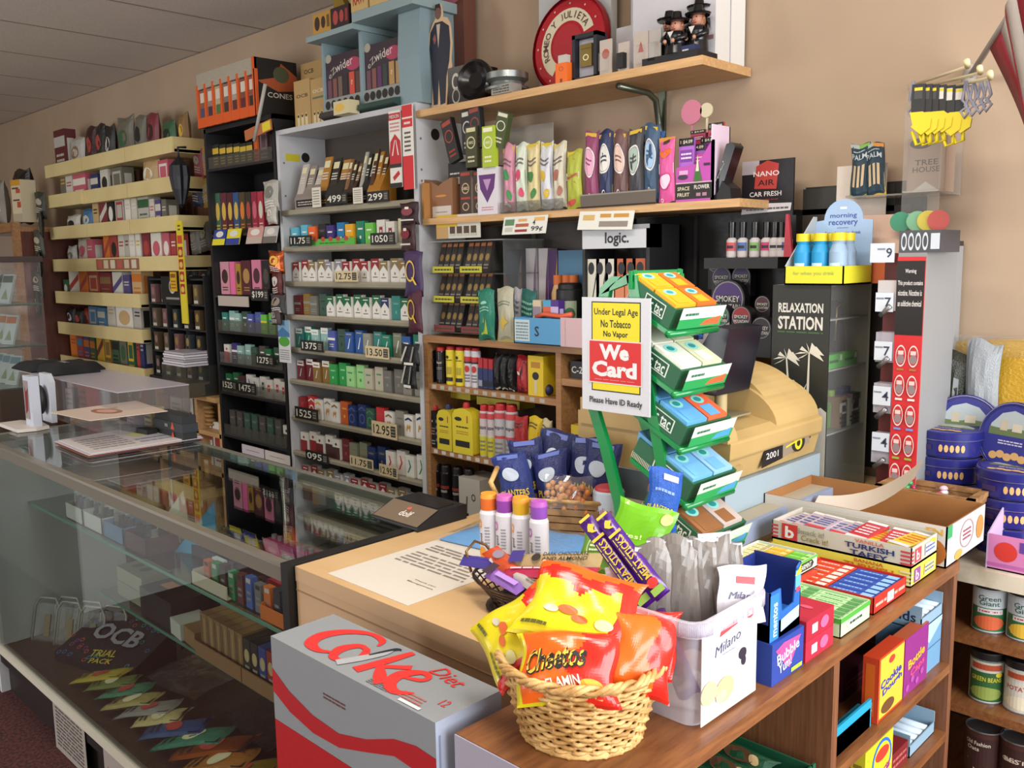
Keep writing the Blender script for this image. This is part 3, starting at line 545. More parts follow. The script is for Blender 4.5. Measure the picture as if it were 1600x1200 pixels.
 spec=[(474,508,268,'#8a7f78','#b9b0a8','slanted pale grey carton of cigarillos'),(509,548,256,'#2a2420','#a8752c','black cigarillo carton with amber arch'),(549,566,262,'#3a2c22','#7d5a3a','brown cigarillo carton'),(572,588,250,'#1c1a18','#a39f96','black leaf-wrap carton'),(588,608,246,'#a8701e','#4a2c12','amber leaf-wrap carton')]
 for i,(pl,pr,pt,c,acc,lb)in enumerate(spec):
  x,w,h=item_px(pl,pr,pt,z,2.2);tt=thing('cigarillo_carton',lb+' in the cabinet top cubby','carton',(x,2.17,z))
  mb=MB();mb.box(-w/2,w/2,-.02,.06,0,.05,c);mb.prism([(-.02,.05),(.06,.05),(.06,h*1.05),(.052,h*1.05)],'x',-w/2,w/2,c);mb.decals(Frame((-w/2,-.0203,0),(w,0,0),(0,0,.05)),[('r',.08,.2,.92,.8,'#11100f'),('n',.15,.3,.85,.7,2,acc)]);mb.build('tray',tt)
  for k in range(3):
   q=MB();hh=h*.9-.01*k;q.prism([(.0,0),(.006,0),(.05,hh),(.044,hh)],'x',-w/2+w*(k+.08)/3,-w/2+w*(k+.92)/3,acc if k!=1 else c)
   fr=Frame((-w/2+w*(k+.08)/3,.0-.001,0),(w*.84/3,0,0),(0,.044,hh));q.decals(fr,[('r',.1,.72,.9,.9,'#d8cfa8'),('n',.1,.4,.9,.62,3,'#d8d2c4')]);q.build('packet',tt,loc=(0,-.015+.004*k,.05))
 for i,(px,pt,pb)in enumerate(((496,281,312),(561,285,310))):
  p,q=at_y(px,pt,2.14),at_y(px,pb,2.14);mb=MB();mb.cbox(.06,.003,p.z-q.z,'#d9d3c4');mb.decals(mb.face('F',.06,.003,p.z-q.z),[('n',.12,.1,.88,.9,6,'#8d887a')])
  one(mb,'notice_card',f"small cream notice card {['left of the 499 tag','between the 499 and 299 tags'][i]}",'card',(p.x,2.132,1.797))
 # red and white header strips hanging at the cabinet's right post
 for i,(pl,pr,pt,pb)in enumerate(((608,630,175,292),(630,650,166,295))):
  a_,b_=at_y(pl,pt,2.12),at_y(pr,pb,2.12);w=b_.x-a_.x;h=a_.z-b_.z;mb=MB();mb.cbox(w,.004,h,'#ddd8cf');F=mb.face('F',w,.004,h)
  if i==0:mb.decals(F,[('r',0,.88,1,.97,'#b8232a'),('p',[(0,.42),(.1,.6),(.5,.7),(.95,.6),(1,.38),(1,.3),(0,.3)],'#b8232a'),('p',[(.45,.62),(.5,.62),(.3,.42),(.2,.42)],'#ddd8cf'),('p',[(.55,.62),(.6,.62),(.8,.42),(.7,.42)],'#ddd8cf'),('r',0,.26,1,.31,'#2a2424'),('r',0,.0,1,.06,'#1d1a1a'),('p',[(.25,.14),(.75,.22),(.85,.17),(.35,.09)],'#b8232a'),('n',.1,.72,.9,.86,3,'#c98a8a'),('t',.5,.925,.045,'MEDICEN','#ddd8cf',.8)])
  else:mb.decals(F,[('r',0,.86,1,1,'#c9262c'),('r',0,.74,1,.84,'#c9262c'),('r',0,0,1,.4,'#c9262c'),('n',.2,.44,.8,.7,5,'#4a4440'),('n',.2,.76,.8,.82,1,'#ddd8cf')])
  one(mb,'hanging_sign',['red and white sign with burst and matchbox drawing at cabinet edge','narrow red and white sign nearest the cabinet right post'][i],'sign',((a_.x+b_.x)/2,2.118-.004*i,b_.z))
 # hanging strip of pouches on the right post
 hp=[(633,318,352,'#2a1216',0),(631,350,392,'#3a1a20',0),(639,396,462,'#3b2350',1),(641,458,520,'#4f1c30',1),(634,540,572,'#1a1a1c',2),(633,570,608,'#16161a',2)]
 for i,(px,pt,pb,c,k)in enumerate(hp):
  p,q=at_y(px,pt,2.08),at_y(px,pb,2.08);w=.095;h=(p.z-q.z)*1.06;mb=bagm(c,w,h,.02,[],'c',i+80,10,12)
  fr=Frame((-w/2,-.012,0),(w,0,0),(0,0,h))
  if k==1:mb.decals(fr,[('o',.45,.55,.24,.24,.18,'#d9b23c'),('p',[(.5,.4),(.58,.42),(.8,.24),(.7,.24)],'#d9b23c')],e0=.0035)
  elif k==0:mb.decals(fr,[('e',.5,.6,.3,.18,'#7a2a34'),('r',.15,.2,.85,.26,'#d8d0c8'),('r',.4,.7,.6,.8,'#e8dcd0')],e0=.0035)
  else:mb.decals(fr,[('p',[(.1,.2),(.4,.9),(.5,.9),(.2,.2)],'#b9b5ab'),('p',[(.6,.2),(.8,.9),(.86,.9),(.7,.2)],'#8a867d'),('r',.3,.05,.8,.16,'#d8d4ca')],e0=.0035)
  one(mb,'hanging_pouch',f"{['maroon and black upper','maroon and black lower','purple with gold ring','wine with gold ring','black silver-streaked upper','black silver-streaked lower'][i]} pouch hung on white cabinet post",'pouch',(p.x,2.10,q.z),rz=.1*(-1)**i,group='pouches hung on the cabinet post')
white_cabinet()
def black_cabinet():
 cx=(KX0+KX1)/2;t=thing('black_cabinet','narrow black cigarette cabinet left of the white cabinet','cabinet',(cx,2.14,0));a,b=KX0-cx,KX1-cx-.004;BK='#141416'
 for x in(a,b-.02):mb=MB();mb.box(x,x+.02,0,.255,0,2.21,BK);mb.build('side_panel',t)
 mb=MB();mb.box(a,b,0,.255,2.19,2.21,BK);mb.build('top',t);mb=MB();mb.box(a+.02,b-.02,.245,.255,0,2.19,'#0f0f12');mb.build('back_panel',t)
 for z in(2.03,1.72,1.43,1.257,1.10,.955,.74):mb=MB();mb.box(a+.02,b-.02,.0,.245,z-.02,z-.008,'#1b1b1d');mb.build('shelf',t)
 for i,z in enumerate((2.03,1.257,1.10,.955,.74)):
  mb=MB();mb.box(a+.03,b-.03,.0,.003,z-.008,z+.045,SMOKE);mb.build('tray_front',t,label='smoky clear tray front')
 x0,x1=KX0+.03,KX1-.04
 r=[(331,341,226),(342,352,226),(353,363,225),(364,374,224),(374,384,224),(384,394,222),(395,403,205),(404,417,200)]
 for i,(pl,pr,pt)in enumerate(r):
  pass
 cols=[('#26241c','#c9a83a')]*6+[('#c8581e','#7d2f10'),('#5a4048','#8f7a80')]
 for i,(pl,pr,pt)in enumerate(r):
  x,w,h=item_px(pl,pr,pt,2.022,2.17);mb=rnd_pack(w*.93,.06,h,cols[i][0],cols[i][1],'band' if i<6 else 'win',i)
  one(mb,'cigarillo_box',f"{'black and gold' if i < 6 else ['orange','plum'][i-6]} box, {ORD[i]} from left on black cabinet top tray",'box',(x,2.2,2.022),group='boxes in the black cabinet')
 mb=bagm('#2a2a22',.13,.13,.05,[('e',.3,.6,.2,.2,'#4d7fa8'),('e',.65,.5,.2,.2,'#a8903a')],'c',4);p=at_y(345,225,2.3);one(mb,'tobacco_pouch','dark crinkled pouch behind the gold boxes in black cabinet','pouch',(p.x,2.30,2.06))
 rc=[('#375e4a','#c9a84a'),('#5c2430','#c9a84a'),('#4a1c24','#c9a84a'),('#2a4c78','#c9a84a'),('#4b3a24','#d0762c'),('#2a2a1c','#a8413c'),('#8d1f3a','#c45e6e'),('#a83040','#cfcabd')]
 for i in range(8):
  pl=334+i*9.6;x,w,h=item_px(pl,pl+9.2,302-i*.4,1.714,2.17);mb=rnd_pack(w*.95,.06,h,rc[i][0],rc[i][1],'oval',i)
  one(mb,'cigarillo_box',f"{['green','wine','maroon','blue','brown','black','crimson','red'][i]} oval-marked box, {ORD[i]} from left in black cabinet middle row",'box',(x,2.2,1.714),group='boxes in the black cabinet')
 for i,(px0,px1,c,c2)in enumerate(((327,347,'#2c3f8c','#d8cc2a'),(348,370,'#d8cc2a','#2c3f8c'),(380,405,'#c9938a','#b8a89c'),(406,428,'#b8b4b0','#6d6660'))):
  a_,b_=at_y(px0,346,2.11),at_y(px1,364,2.11);w=b_.x-a_.x;mb=MB();mb.cbox(w,.004,.075,c);mb.decals(mb.face('F',w,.004,.075),[('r',0,0,1,.4,c2),('e',.5,.7,.3,.2,'#d8d4ca')])
  one(mb,'price_card',f"{['blue and yellow','yellow and blue','pink','grey'][i]} promotional card on black cabinet shelf edge",'card',((a_.x+b_.x)/2,2.118,1.66),rot=(-.25,0,0))
 rd=[(343,357,409,'#c98a98','#3a2420'),(358,366,409,'#e06a9a','#e06a9a'),(367,375,412,'#a8802c','#3a2420'),(376,391,407,'#4f1a26','#a8804a'),(392,407,406,'#cf7a94','#4a2430'),(408,420,407,'#1e1a1c','#4a4440')]
 for i,(pl,pr,pt,c,acc)in enumerate(rd):
  x,w,h=item_px(pl,pr,pt,1.425,2.17);mb=rnd_pack(w*.96,.06,h,c,acc,'oval' if i!=1 else 'plain',i)
  one(mb,'cigarillo_box',f"{['pale pink','hot pink','ochre','maroon','rose pink','black'][i]} box in the black cabinet row above the 199 tag",'box',(x,2.2,1.425),group='boxes in the black cabinet')
 p,q=at_y(338,452,2.12),at_y(386,470,2.12);mb=MB();mb.cbox(q.x-p.x,.004,.048,'#b3a89b');one(mb,'blank_label','blank beige label on black cabinet shelf left of 199 tag','label',((p.x+q.x)/2,2.128,1.372))
 for txt,a_,b_,c_,d_ in(('199',392,420,449,470),('1275',400,428,553,571),('1525',347,370,592,609),('1475',372,400,596,615)):price_tag('$'+txt if txt=='199' else txt,a_,b_,c_,d_,2.12,False,f"black tag reading {txt} on black cabinet, {dict([(392,'under pink boxes'),(400,'third tray up'),(347,'second tray up, left'),(372,'second tray up, middle')])[a_]}")
 G='cigarette packs in the black cabinet'
 cig_row(0,1.249,x0,x1-.08,2.16,[('plain',TEAL),('band','#90b8b0'),('plain','#90b8b0'),('plain','#375246'),('plain','#4b5aa0'),('plain','#4b5aa0','#6e6c66'),('band','#67bb45','#e8d040'),('band','#67bb45','#4b5aa0')],'black cabinet tray under 199 tag',G)
 cig_row(0,1.092,x0,x1-.05,2.16,[('half','#d8d4ca','#c43238'),('band','#3b2a72'),('plain','#90b8b0'),('plain','#90b8b0'),('plain','#375246','#2a3a30'),('plain','#4a4640'),('plain',GRN),('plain','#375246')],'black cabinet 1275 tray',G)
 cig_row(0,.947,x0,x1,2.16,[('plain',GRN,'#d8d4ca'),('plain',GRN,'#d8d4ca'),('band','#4a2a2a'),('swirl',BLU),('swirl',BLU),('crest','#d8d4ca','#375246'),('crest','#d8d4ca','#c43238'),('crest','#d8d4ca','#c43238'),('crest','#d8d4ca','#c43238')],'black cabinet 1475 tray',G)
 cig_row(0,.732,x0,x1,2.16,[('plain',c,'#6e6c66',.12)for c in('#4a4640','#4a4640','#375246','#375246','#4a4640','#375246','#4a4640')]+[('half','#d8d4ca','#4a4640',.1)],'black cabinet lowest tray',G)
 for i,(pl,pr,pt)in enumerate(((375,411,680),(411,451,688))):
  a_,b_=at_y(pl,pt,2.12),at_y(pr,pt+15,2.12);mb=MB();mb.cbox((b_.x-a_.x)*.96,.004,.044,'#c9bcc0' if i==0 else '#cfc5bd');mb.decals(mb.face('F',(b_.x-a_.x)*.96,.004,.044),[('n',.2,.4,.8,.6,1,'#8d8488')])
  one(mb,'blank_label',f"blank white label at black cabinet bottom, {['left','right'][i]} one",'label',((a_.x+b_.x)/2,2.126,.665))
 # foil packets and leaflet hanging at the right post
 fp=[(420,282,330,'#a8a49a'),(422,322,350,'#bdb8ae'),(428,392,428,'#b3562a'),(430,424,462,'#5c1f22'),(431,458,492,'#2f2a2c'),(428,482,508,'#4a3a3c')]
 for i,(px,pt,pb,c)in enumerate(fp):
  p,q=at_y(px,pt,2.08),at_y(px,pb,2.08);h=p.z-q.z;mb=bagm(c,.1,h,.03,[('e',.5,.6,.3,.2,['#6d6a62','#d8d4ca','#e0b040','#c9c4ba','#8a7a6c','#8a867d'][i]),('n',.2,.1,.8,.35,3,'#d8d0c8')],'c' if i!=2 else 'f',i+20,8,10)
  one(mb,'hanging_packet',f"{['silver','pale silver','orange and gold','dark red','black','brown'][i]} foil packet hanging on the black cabinet right post",'packet',(p.x,2.09,q.z),rz=.15*(-1)**i,group='foil packets on the black cabinet')
 a_,b_=at_y(431,500,2.09),at_y(452,568,2.09);w=b_.x-a_.x;h=a_.z-b_.z;mb=MB();mb.cbox(w,.003,h,'#cfd0cf');mb.decals(mb.face('F',w,.003,h),[('r',0,.6,1,1,'#7aa0c0'),('e',.5,.5,.48,.12,'#4f9a38'),('p',[(0,.72),(.4,.84),(1,.7),(1,.62),(0,.6)],'#3f6f98'),('n',.1,.06,.9,.32,5,'#8d8d8c')])
 one(mb,'leaflet','leaflet with a green hill and blue sky hanging between the cabinets','leaflet',((a_.x+b_.x)/2,2.10,b_.z))
black_cabinet()
# --- on top of the cabinets
def cabinet_tops():
 # orange cones display
 z=2.2105;a_,b_=at_y(312,150,2.15),at_y(415,150,2.15);x0,x1=KX0+.02,KX1-.09;w=x1-x0;h=.245
 t=thing('cone_display_box','orange-edged display box of rolled cones on top of black cabinet','display box',((x0+x1)/2,2.12,z))
 mb=MB();mb.box(-w/2,w/2,.0,.2,0,h,'#1a1712',L='#d2571c');mb.box(-w/2,w/2,-.01,.0,0,.045,'#d2571c');mb.box(-w/2,w/2,-.01,.0,h-.07,h,'#a8a090c')
 for k in range(8):xx=-w/2+w*k/7;mb.box(xx-.008,xx+.008,-.012,.0,0,h-.05,'#d2571c')
 mb.box(w/2-.02,w/2,-.012,.2,0,h,'#d2571c');fr=Frame((w/2+.0005,.0,0),(0,.2,0),(0,0,h));mb.decals(fr,[('r',.0,.0,1,1,'#171310'),('p',[(.0,.6),(.5,.7),(.6,.95),(1,.75),(1,.5),(.5,.45)],'#a8502a'),('t',.55,.38,.09,'CONES','#c9c2b4',.62),('e',.6,.75,.2,.14,'#4f5238')]);mb.build('carton',t)
 for k in range(7):
  q=MB();xx=-w/2+w*(k+.5)/7;q.box(xx-.03,xx+.03,-.004,.0-.0005,.045,.17,['#8a5a48','#9a7f76','#b5ad8a','#7a6d62','#a39a90','#7d4634','#8a4a42'][k]+'c');q.decals(Frame((xx-.03,-.0045,.045),(.06,0,0),(0,0,.125)),[('r',.1,0,.9,.35,['#4a4a62','#40303c','#4f6a38','#3a2f26','#5a2a22','#5a2428','#2c2220'][k]),('r',.15,.55,.85,.9,'#d0c8b8')]);q.build('cone_pack',t)
 mb=MB();mb.box(-w/2+.005,w/2-.02,-.009,-.006,.172,h-.065,CLEAR);mb.build('window',t)
 # fallen orange card and clear tube leaning at cabinet's shoulder
 mb=MB();p=at_y(390,188,2.06);mb.box(-.11,.11,-.003,.003,0,.045,'#b0663c');mb.decals(Frame((-.11,-.003,0),(.22,0,0),(0,0,.045)),[('r',.68,.1,.98,.9,'#d8c52e')])
 one(mb,'price_card','orange card with yellow square hanging at the black cabinet top','card',(p.x,2.10,2.12),rot=(0,-.12,0))
 mb=MB();mb.tube([(0,0,0),(.13,-.01,.22)],.008,'#a8a49a');p=at_y(388,190,2.1);one(mb,'plastic_tube','thin grey tube leaning against the orange display box','tube',(p.x+.05,2.095,2.10))
 # rolling paper cartons
 spec=[(458,484,125,2.20,'tall tan lettered carton, left one on white cabinet'),(484,508,122,2.2,'tall tan lettered carton, right one on white cabinet')]
 zz=2.1355
 for i,(pl,pr,pt,Y,lb)in enumerate(spec):
  x,w,h=item_px(pl,pr,pt,zz,Y);mb=MB();mb.cbox(w*.96,.10,h,'#b3935f');F=mb.face('F',w*.96,.10,h)
  mb.decals(F,[('t',.5,.68 if i==0 else .74,.07,'OCB','#2c2418' if i==0 else '#d8cfb8',.72)]+([('r',.1,.58,.9,.62,'#5a7058')]if i else[])+[('p',[(.15+.25*k,.06),(.15+.25*k,.26),(.22+.25*k,.34),(.3+.25*k,.26),(.3+.25*k,.06)],'#d8c8a0')for k in range(3)]+[('e',.22+.25*k,.27,.05,.03,'#3a2a1a')for k in range(3)])
  mb.decals(mb.face('T',w*.96,.1,h),[('r',.1,.1,.9,.9,'#9a7c4c')]);one(mb,'rolling_paper_carton',lb,'carton',(x,Y+.05,zz))
 x,w,h=item_px(468,505,104,zz+.2,2.32);mb=MB();mb.cbox(w,.05,.31,'#b3935f');mb.decals(mb.face('F',w,.05,.31),[('t',.35,.88,.06,'OCB','#2c2418',.4)]);one(mb,'rolling_paper_carton','taller tan lettered carton standing behind the other two','carton',(x,2.35,zz))
 # pale blue paper dispenser
 xl,xm,xr=at_y(503,100,2.16).x,at_y(564,100,2.16).x,at_y(630,90,2.16).x;H=.325;BLG='#7f9399'
 t=thing('paper_dispenser','pale blue double rolling paper dispenser on top of white cabinet','dispenser',((xl+xr)/2,2.16,zz));a,b=xl-(xl+xr)/2,xr-(xl+xr)/2;m_=xm-(xl+xr)/2
 mb=MB();mb.box(a,a+.012,0,.2,0,H,BLG);mb.box(m_-.01,m_+.012,0,.2,0,H,BLG);mb.prism([(0,0),(.2,0),(.2,H),(0,H),(-.01,H*.5)],'x',b-.02,b+.10,BLG);mb.box(a,b,.19,.2,0,H,BLG);mb.build('casing',t,bevel=.004)
 mb=MB();mb.box(a-.03,m_+.02,-.05,.2,H-.02,H,'#8a9d9e');mb.box(m_+.02,b+.12,-.05,.21,H+.0,H+.035,'#8a9d9e');mb.build('top_tray',t,bevel=.003)
 for k,(xa,xb)in enumerate(((a+.012,m_-.01),(m_+.012,b-.02))):
  q=MB();q.box(xa,xb,.01,.02,.085,H-.075,'#33222c');fr=Frame((xa,.0095,.085),(xb-xa,0,0),(0,0,H-.16));W=xb-xa
  q.decals(fr,[('r',0,0,1,1,'#32212c'),('e',.08,.95,.09,.10,'#a39c8c'),('e',.78,.7,.2,.15,'#a83a58'),('t',.52,.74,.2,'wider','#c9c2ba',.5,9,.004),('t',.18,.6,.15,'eZ','#b5aaa4',.22,30,0),('r',.66,.02,.8,.52,'#c84a34' if k==0 else '#b08a52'),('r',.84,.02,.97,.5,'#5c3a30' if k==0 else '#b58f58'),('r',.05,.02,.16,.44,'#6a4250'),('r',.2,.02,.31,.46,'#7d4c46'),('r',.35,.02,.46,.48,'#6d5a4e' if k==0 else '#5a2a5c'),('r',.5,.02,.61,.5,'#2c2228' if k==0 else '#2c3a38'),('t',.73,.28,.06,'zig','#e8d8c8',.08,90)])
  for j in range(6):q.lathe([(0,0),(.017,0)],'#17120f',12,(xa+W*(j+.5)/6,-.001,.06),'y')
  q.box(xa,xb,.0,.02,.035,.085,'#8a8f8c');q.prism([(0,0),(-.035,.012),(-.03,.03),(0,.035)],'x',xa,xb,'#3b3430' if k==0 else '#26423c');q.build('front_panel',t,label='dark front panel with pale lettering')
 mb=MB();mb.cbox(.1,.05,.05,'#c9bd94');mb.decals(mb.face('F',.1,.05,.05),[('e',.4,.5,.3,.3,'#d8b04a')]);p=at_y(535,180,2.1);one(mb,'small_box','small cream box in front of the blue paper dispenser','box',(p.x,2.165-.035-.01,zz))
 # boxes on the dispenser's trays
 tz=zz+H;rows=[(494,523,tz+.0005,'#b5883c','BOB','#3a2410','ochre box'),(523,552,tz+.0005,'#2a1416','LOUD','#a8413c','black and red box'),(555,582,tz+.0355,'#c2a468','RAW','#a8302c','tan box with red letters'),(584,615,tz+.0355,'#c2a468','RAW','#a8302c','tan box with red letters'),(616,652,tz+.0355,'#c9ab70','RAW','#a8302c','tan box with red letters')]
 for i,(pl,pr,z0,c,tx,tc,lb)in enumerate(rows):
  x,w,h=item_px(pl,pr,20,z0,2.13);w*=.95;h=.085 if i>1 else .075;mb=MB();mb.cbox(w,.12,h,c);mb.decals(mb.face('F',w,.12,h),[('t',.5,.5,.5,tx,tc,.75,0,.03)]if i>1 else[('e',.25,.5,.15,.35,tc),('e',.6,.5,.12,.3,tc),('r',.8,.2,.95,.8,'#8f2a2a' if i else '#6a4a1c')])
  one(mb,'rolling_paper_box',f"{lb} on the dispenser top tray, {ORD[i]} from the left",'box',(x,2.17,z0),group='boxes on the paper dispenser')
 mb=MB();mb.prism([(0,0),(.14,0),(.11,.06),(.03,.17),(0,.17)],'y',0,.03,'#8f741c');mb.decals(Frame((0,-.0005,0),(.14,0,0),(0,0,.17)),[('e',.2,.4,.1,.1,'#3a2a10'),('e',.35,.25,.1,.08,'#3a2a10')]);p=at_y(516,40,2.2);one(mb,'folded_packet','dark yellow folded packet on top of the dispenser boxes','packet',(p.x,2.22,tz+.02))
 mb=MB();mb.cbox(.13,.08,.16,'#2c1d18');mb.decals(mb.face('F',.13,.08,.16),[('r',.1,.5,.9,.8,'#7d3a24')]);p=at_y(570,10,2.25);one(mb,'dark_carton','dark brown carton behind the leftmost tan lettered box','carton',(p.x,2.29,tz+.0355))
 mb=MB();mb.cbox(.20,.08,.16,'#a88a56');mb.decals(mb.face('F',.20,.08,.16),[('r',.6,.4,.9,.8,'#8a3a2c')]);p=at_y(612,5,2.25);one(mb,'tan_carton','wide tan carton behind the red-lettered boxes','carton',(p.x,2.30,tz+.0355))
cabinet_tops()
# ================================================================== wall shelves right of the cabinets
def wall_shelves():
 t=thing('wall_shelf','long pale wood wall shelf high on the back wall with steel brackets','shelf',(-1.95,2.27,2.08))
 mb=MB();mb.box(-.605,.585,-.13,.125,0,.024,SHELFOAK);mb.build('board',t)
 for x in(at_y(1022,150,2.35).x+1.95,):
  mb=MB();mb.tube([(x,.125,-.26),(x,.118,-.26),(x,.112,-.12),(x,.09,-.03),(x,.05,-.012),(x,-.1,-.010)],.010,'#6a7060f',8);mb.box(x-.012,x+.012,.12,.13,-.30,0,'#6a7060f');mb.build('bracket',t)
 s=thing('wall_shelf','lower thin pale wood shelf carrying colourful pouches under the wall shelf','shelf',(-1.89,2.26,1.70))
 mb=MB();mb.box(-.645,.645,-.12,.135,0,.022,SHELFOAK);mb.box(-.645,-.635,-.12,.135,.022,.15,'#a9763f');mb.build('board',s)
 mb=MB()
 for x in(-.3,.3):mb.box(x-.01,x+.01,.1,.135,-.08,0,'#6a7060f')
 mb.build('bracket',s)
wall_shelves()
ZW=2.1045
def wall_shelf_items():
 # cardboard standee
 a_,b_=at_y(671,120,2.2),at_y(708,120,2.2);W=b_.x-a_.x;H=at_y(690,2,2.2).z-ZW
 t=thing('cardboard_standee','cardboard cutout of a person in dark suit beside the blue dispenser','cutout',((a_.x+b_.x)/2,2.2,ZW))
 o=[(-.30,0),(-.5,.02),(-.42,.08),(-.36,.3),(-.42,.45),(-.40,.58),(-.5,.60),(-.46,.74),(-.3,.82),(-.18,.86),(-.2,.94),(-.08,.99),(.06,.98),(.12,.9),(.10,.86),(.3,.84),(.42,.78),(.48,.6),(.42,.46),(.46,.38),(.36,.34),(.22,.1),(.20,.02),(.08,.0),(.0,.04),(-.05,0)]
 mb=MB();mb.prism([(x*W,z*H)for x,z in o],'y',0,.004,'#c9a985');mb.build('card_body',t)
 q=MB();fr=Frame((-W/2,-.0005,0),(W,0,0),(0,0,H))
 q.decals(fr,[('p',[(.16,.06),(.1,.45),(.04,.6),(.1,.74),(.3,.82),(.6,.82),(.88,.76),(.92,.6),(.86,.44),(.72,.3),(.66,.06),(.45,.05),(.4,.3),(.34,.06)],'#181a2c'),('p',[(.36,.8),(.42,.58),(.52,.8)],'#b9a894'),('p',[(.2,.68),(.3,.72),(.34,.66),(.26,.62)],'#8a4a4a'),('e',.44,.9,.13,.055,'#6a4a3c'),('p',[(.3,.92),(.34,.985),(.52,.985),(.58,.92),(.5,.95),(.38,.95)],'#14100e'),('p',[(.05,.03),(.22,.06),(.3,.02),(.1,.0)],'#cfc6bc')]);q.build('printed_figure',t)
 m2=MB();m2.prism([(0,0),(.06,0),(0,H*.6)],'x',-.002,.002,'#b0906a');m2.build('easel',t,loc=(0,.004,0))
 a_=at_y(703,5,2.3);mb=MB();mb.box(-.05,.05,0,.06,0,.46,'#6b4032');mb.decals(Frame((-.05,-.0005,0),(.1,0,0),(0,0,.46)),[('e',.4,.93,.5,.07,'#b5687c'),('r',.3,.1,.8,.25,'#a8802c'),('n',.1,.9,.8,.96,2,'#e0c0c8')])
 one(mb,'tall_carton','tall brown carton with pink round label behind the cutout','carton',(a_.x,2.32,ZW))
 # black box with silver rings
 x,w,h=item_px(696,735,102,ZW,2.17);mb=MB();mb.cbox(w,.12,h,'#0d0c0d'+'g');F=mb.face('F',w,.12,h);mb.decals(F,[('o',.32,.62,.16,.22,.35,'#c9c4b8'),('o',.32,.25,.16,.2,.25,'#a39f96'),('o',.75,.3,.12,.16,.3,'#b0aca2')])
 one(mb,'ashtray_box','black gift box with silver ring pictures on the wall shelf','box',(x,2.24,ZW))
 p,q=at_y(748,120,2.18),at_y(772,120,2.18);R=(at_y(748,93,2.18).z-ZW)/2;mb=MB();mb.lathe([(R*.3,-.02),(R*.72,-.02),(R*.98,-.012),(R,.01),(R*.85,.02),(R*.7,.012),(R*.4,.0),(0,.0)],'#120f10g',28,(0,0,R),'y');mb.lathe([(R*.5,-.021),(R*.58,-.021)],BRASS,28,(0,0,R),'y');one(mb,'round_ashtray','round black glass ashtray standing on edge on the wall shelf','ashtray',(p.x,2.16,ZW),rot=(-.1,0,.25))
 p=at_y(793,135,2.2);mb=MB();mb.lathe([(.05,0),(.052,.018),(.075,.02),(.075,.028),(.06,.028),(.055,.045),(.07,.055),(.07,.075),(.055,.076),(.05,.06),(0,.058)],'#8f9492f',24);one(mb,'metal_ashtray','stacked round silver ashtray beside the black one on wall shelf','ashtray',(p.x,2.2,ZW+.0))
 mb=MB();mb.cbox(.09,.05,.03,'#8f8a80');mb.decals(mb.face('F',.09,.05,.03),[('n',.1,.1,.9,.9,3,'#3a3733')]);p=at_y(788,148,2.15);one(mb,'small_carton','small printed grey carton in front of the silver ashtray','box',(p.x+.0,2.16,ZW-.0))
 # red round tray leaning on white board
 c=at_y(884,62,2.28);R=.155;tl=thing('serving_tray','round red serving tray with cream arc lettering leaning on the wall shelf','tray',(c.x,2.27,ZW),rot=(-.12,0,0))
 mb=MB();mb.lathe([(R,-.02),(R,-.012),(R*.9,.0),(0,.0)],'#a8202a'+'g',40,(0,0,R),'y');mb.lathe([(R*1.0,-.02),(R*1.02,-.022),(R*1.02,-.012),(R*.99,0)],'#8d1a22g',40,(0,0,R),'y');mb.build('tray_body',tl)
 q=MB();vs=[]
 for f in(.72,.46):
  for i in range(25):a=math.radians(20+i*9.2);vs.append((R*f*math.cos(a),-.0012,R+R*f*math.sin(a)))
 q.add(vs,[(i,i+1,26+i,25+i)for i in range(24)],'#cfc4a8');q.add([(R*.4*math.cos(a*.3927),-.0014,R+R*.4*math.sin(a*.3927))for a in range(16)],[tuple(range(16))],'#a8202a')
 S='ROMEO Y JULIETA'
 for i,ch in enumerate(S):
  if ch==' ':continue
  a=math.radians(205-i*12.0);cx,cz=R*.59*math.cos(a),R+R*.59*math.sin(a);fr=Frame((cx,-.002,cz),(math.sin(a),0,-math.cos(a)),(math.cos(a),0,math.sin(a)));q.text(fr,0,0,.022,ch,'#5a3a30')
 for i in range(12):a=i*.5236;q.add([(R*.82*math.cos(a)+.004*math.cos(k*1.57),-.0016,R+R*.82*math.sin(a)+.004*math.sin(k*1.57))for k in range(4)],[(0,1,2,3)],'#cfb8a0')
 q.build('lettering',tl)
 mb=MB();mb.box(-.06,.06,-.002,.002,0,.05,'#d8d4cc');mb.decals(Frame((-.06,-.0021,0),(.12,0,0),(0,0,.05)),[('n',.15,.4,.8,.8,2,'#8a6a60')]);p=at_y(885,5,2.22);one(mb,'paper_label','white paper label on top of the round red tray','label',(p.x,2.243,ZW+.285))
 x,w,h=item_px(845,958,0,ZW,2.34);mb=MB();mb.box(-w/2,w/2,0,.03,0,.40,'#b5b5b5',R='#cfcfcd');one(mb,'white_carton','large flat white carton behind the round red tray','carton',(x,2.33,ZW),rz=0)
 # blister packs and framed lighter
 x,w,h=item_px(875,893,88,ZW,2.165);mb=MB();mb.cbox(w,.03,h*.72,'#e2691c');mb.cbox(w*.7,.02,h*.3,'#b9b4aa',h*.72);mb.decals(mb.face('F',w,.03,h*.72),[('o',.5,.7,.2,.12,.3,'#b04a10'),('r',.4,0,.6,.2,'#7d3408')]);one(mb,'orange_lighter_holder','bright orange plastic cigar stand in front of the round tray','holder',(x,2.158,ZW))
 x,w,h=item_px(893,936,52,ZW,2.17);t=thing('gift_box','open dark gift box holding a gold lighter in silver paper','gift box',(x,2.185,ZW));w*=.9
 mb=MB();mb.box(-w/2,w/2,.02,.03,0,h,'#1a1a22')
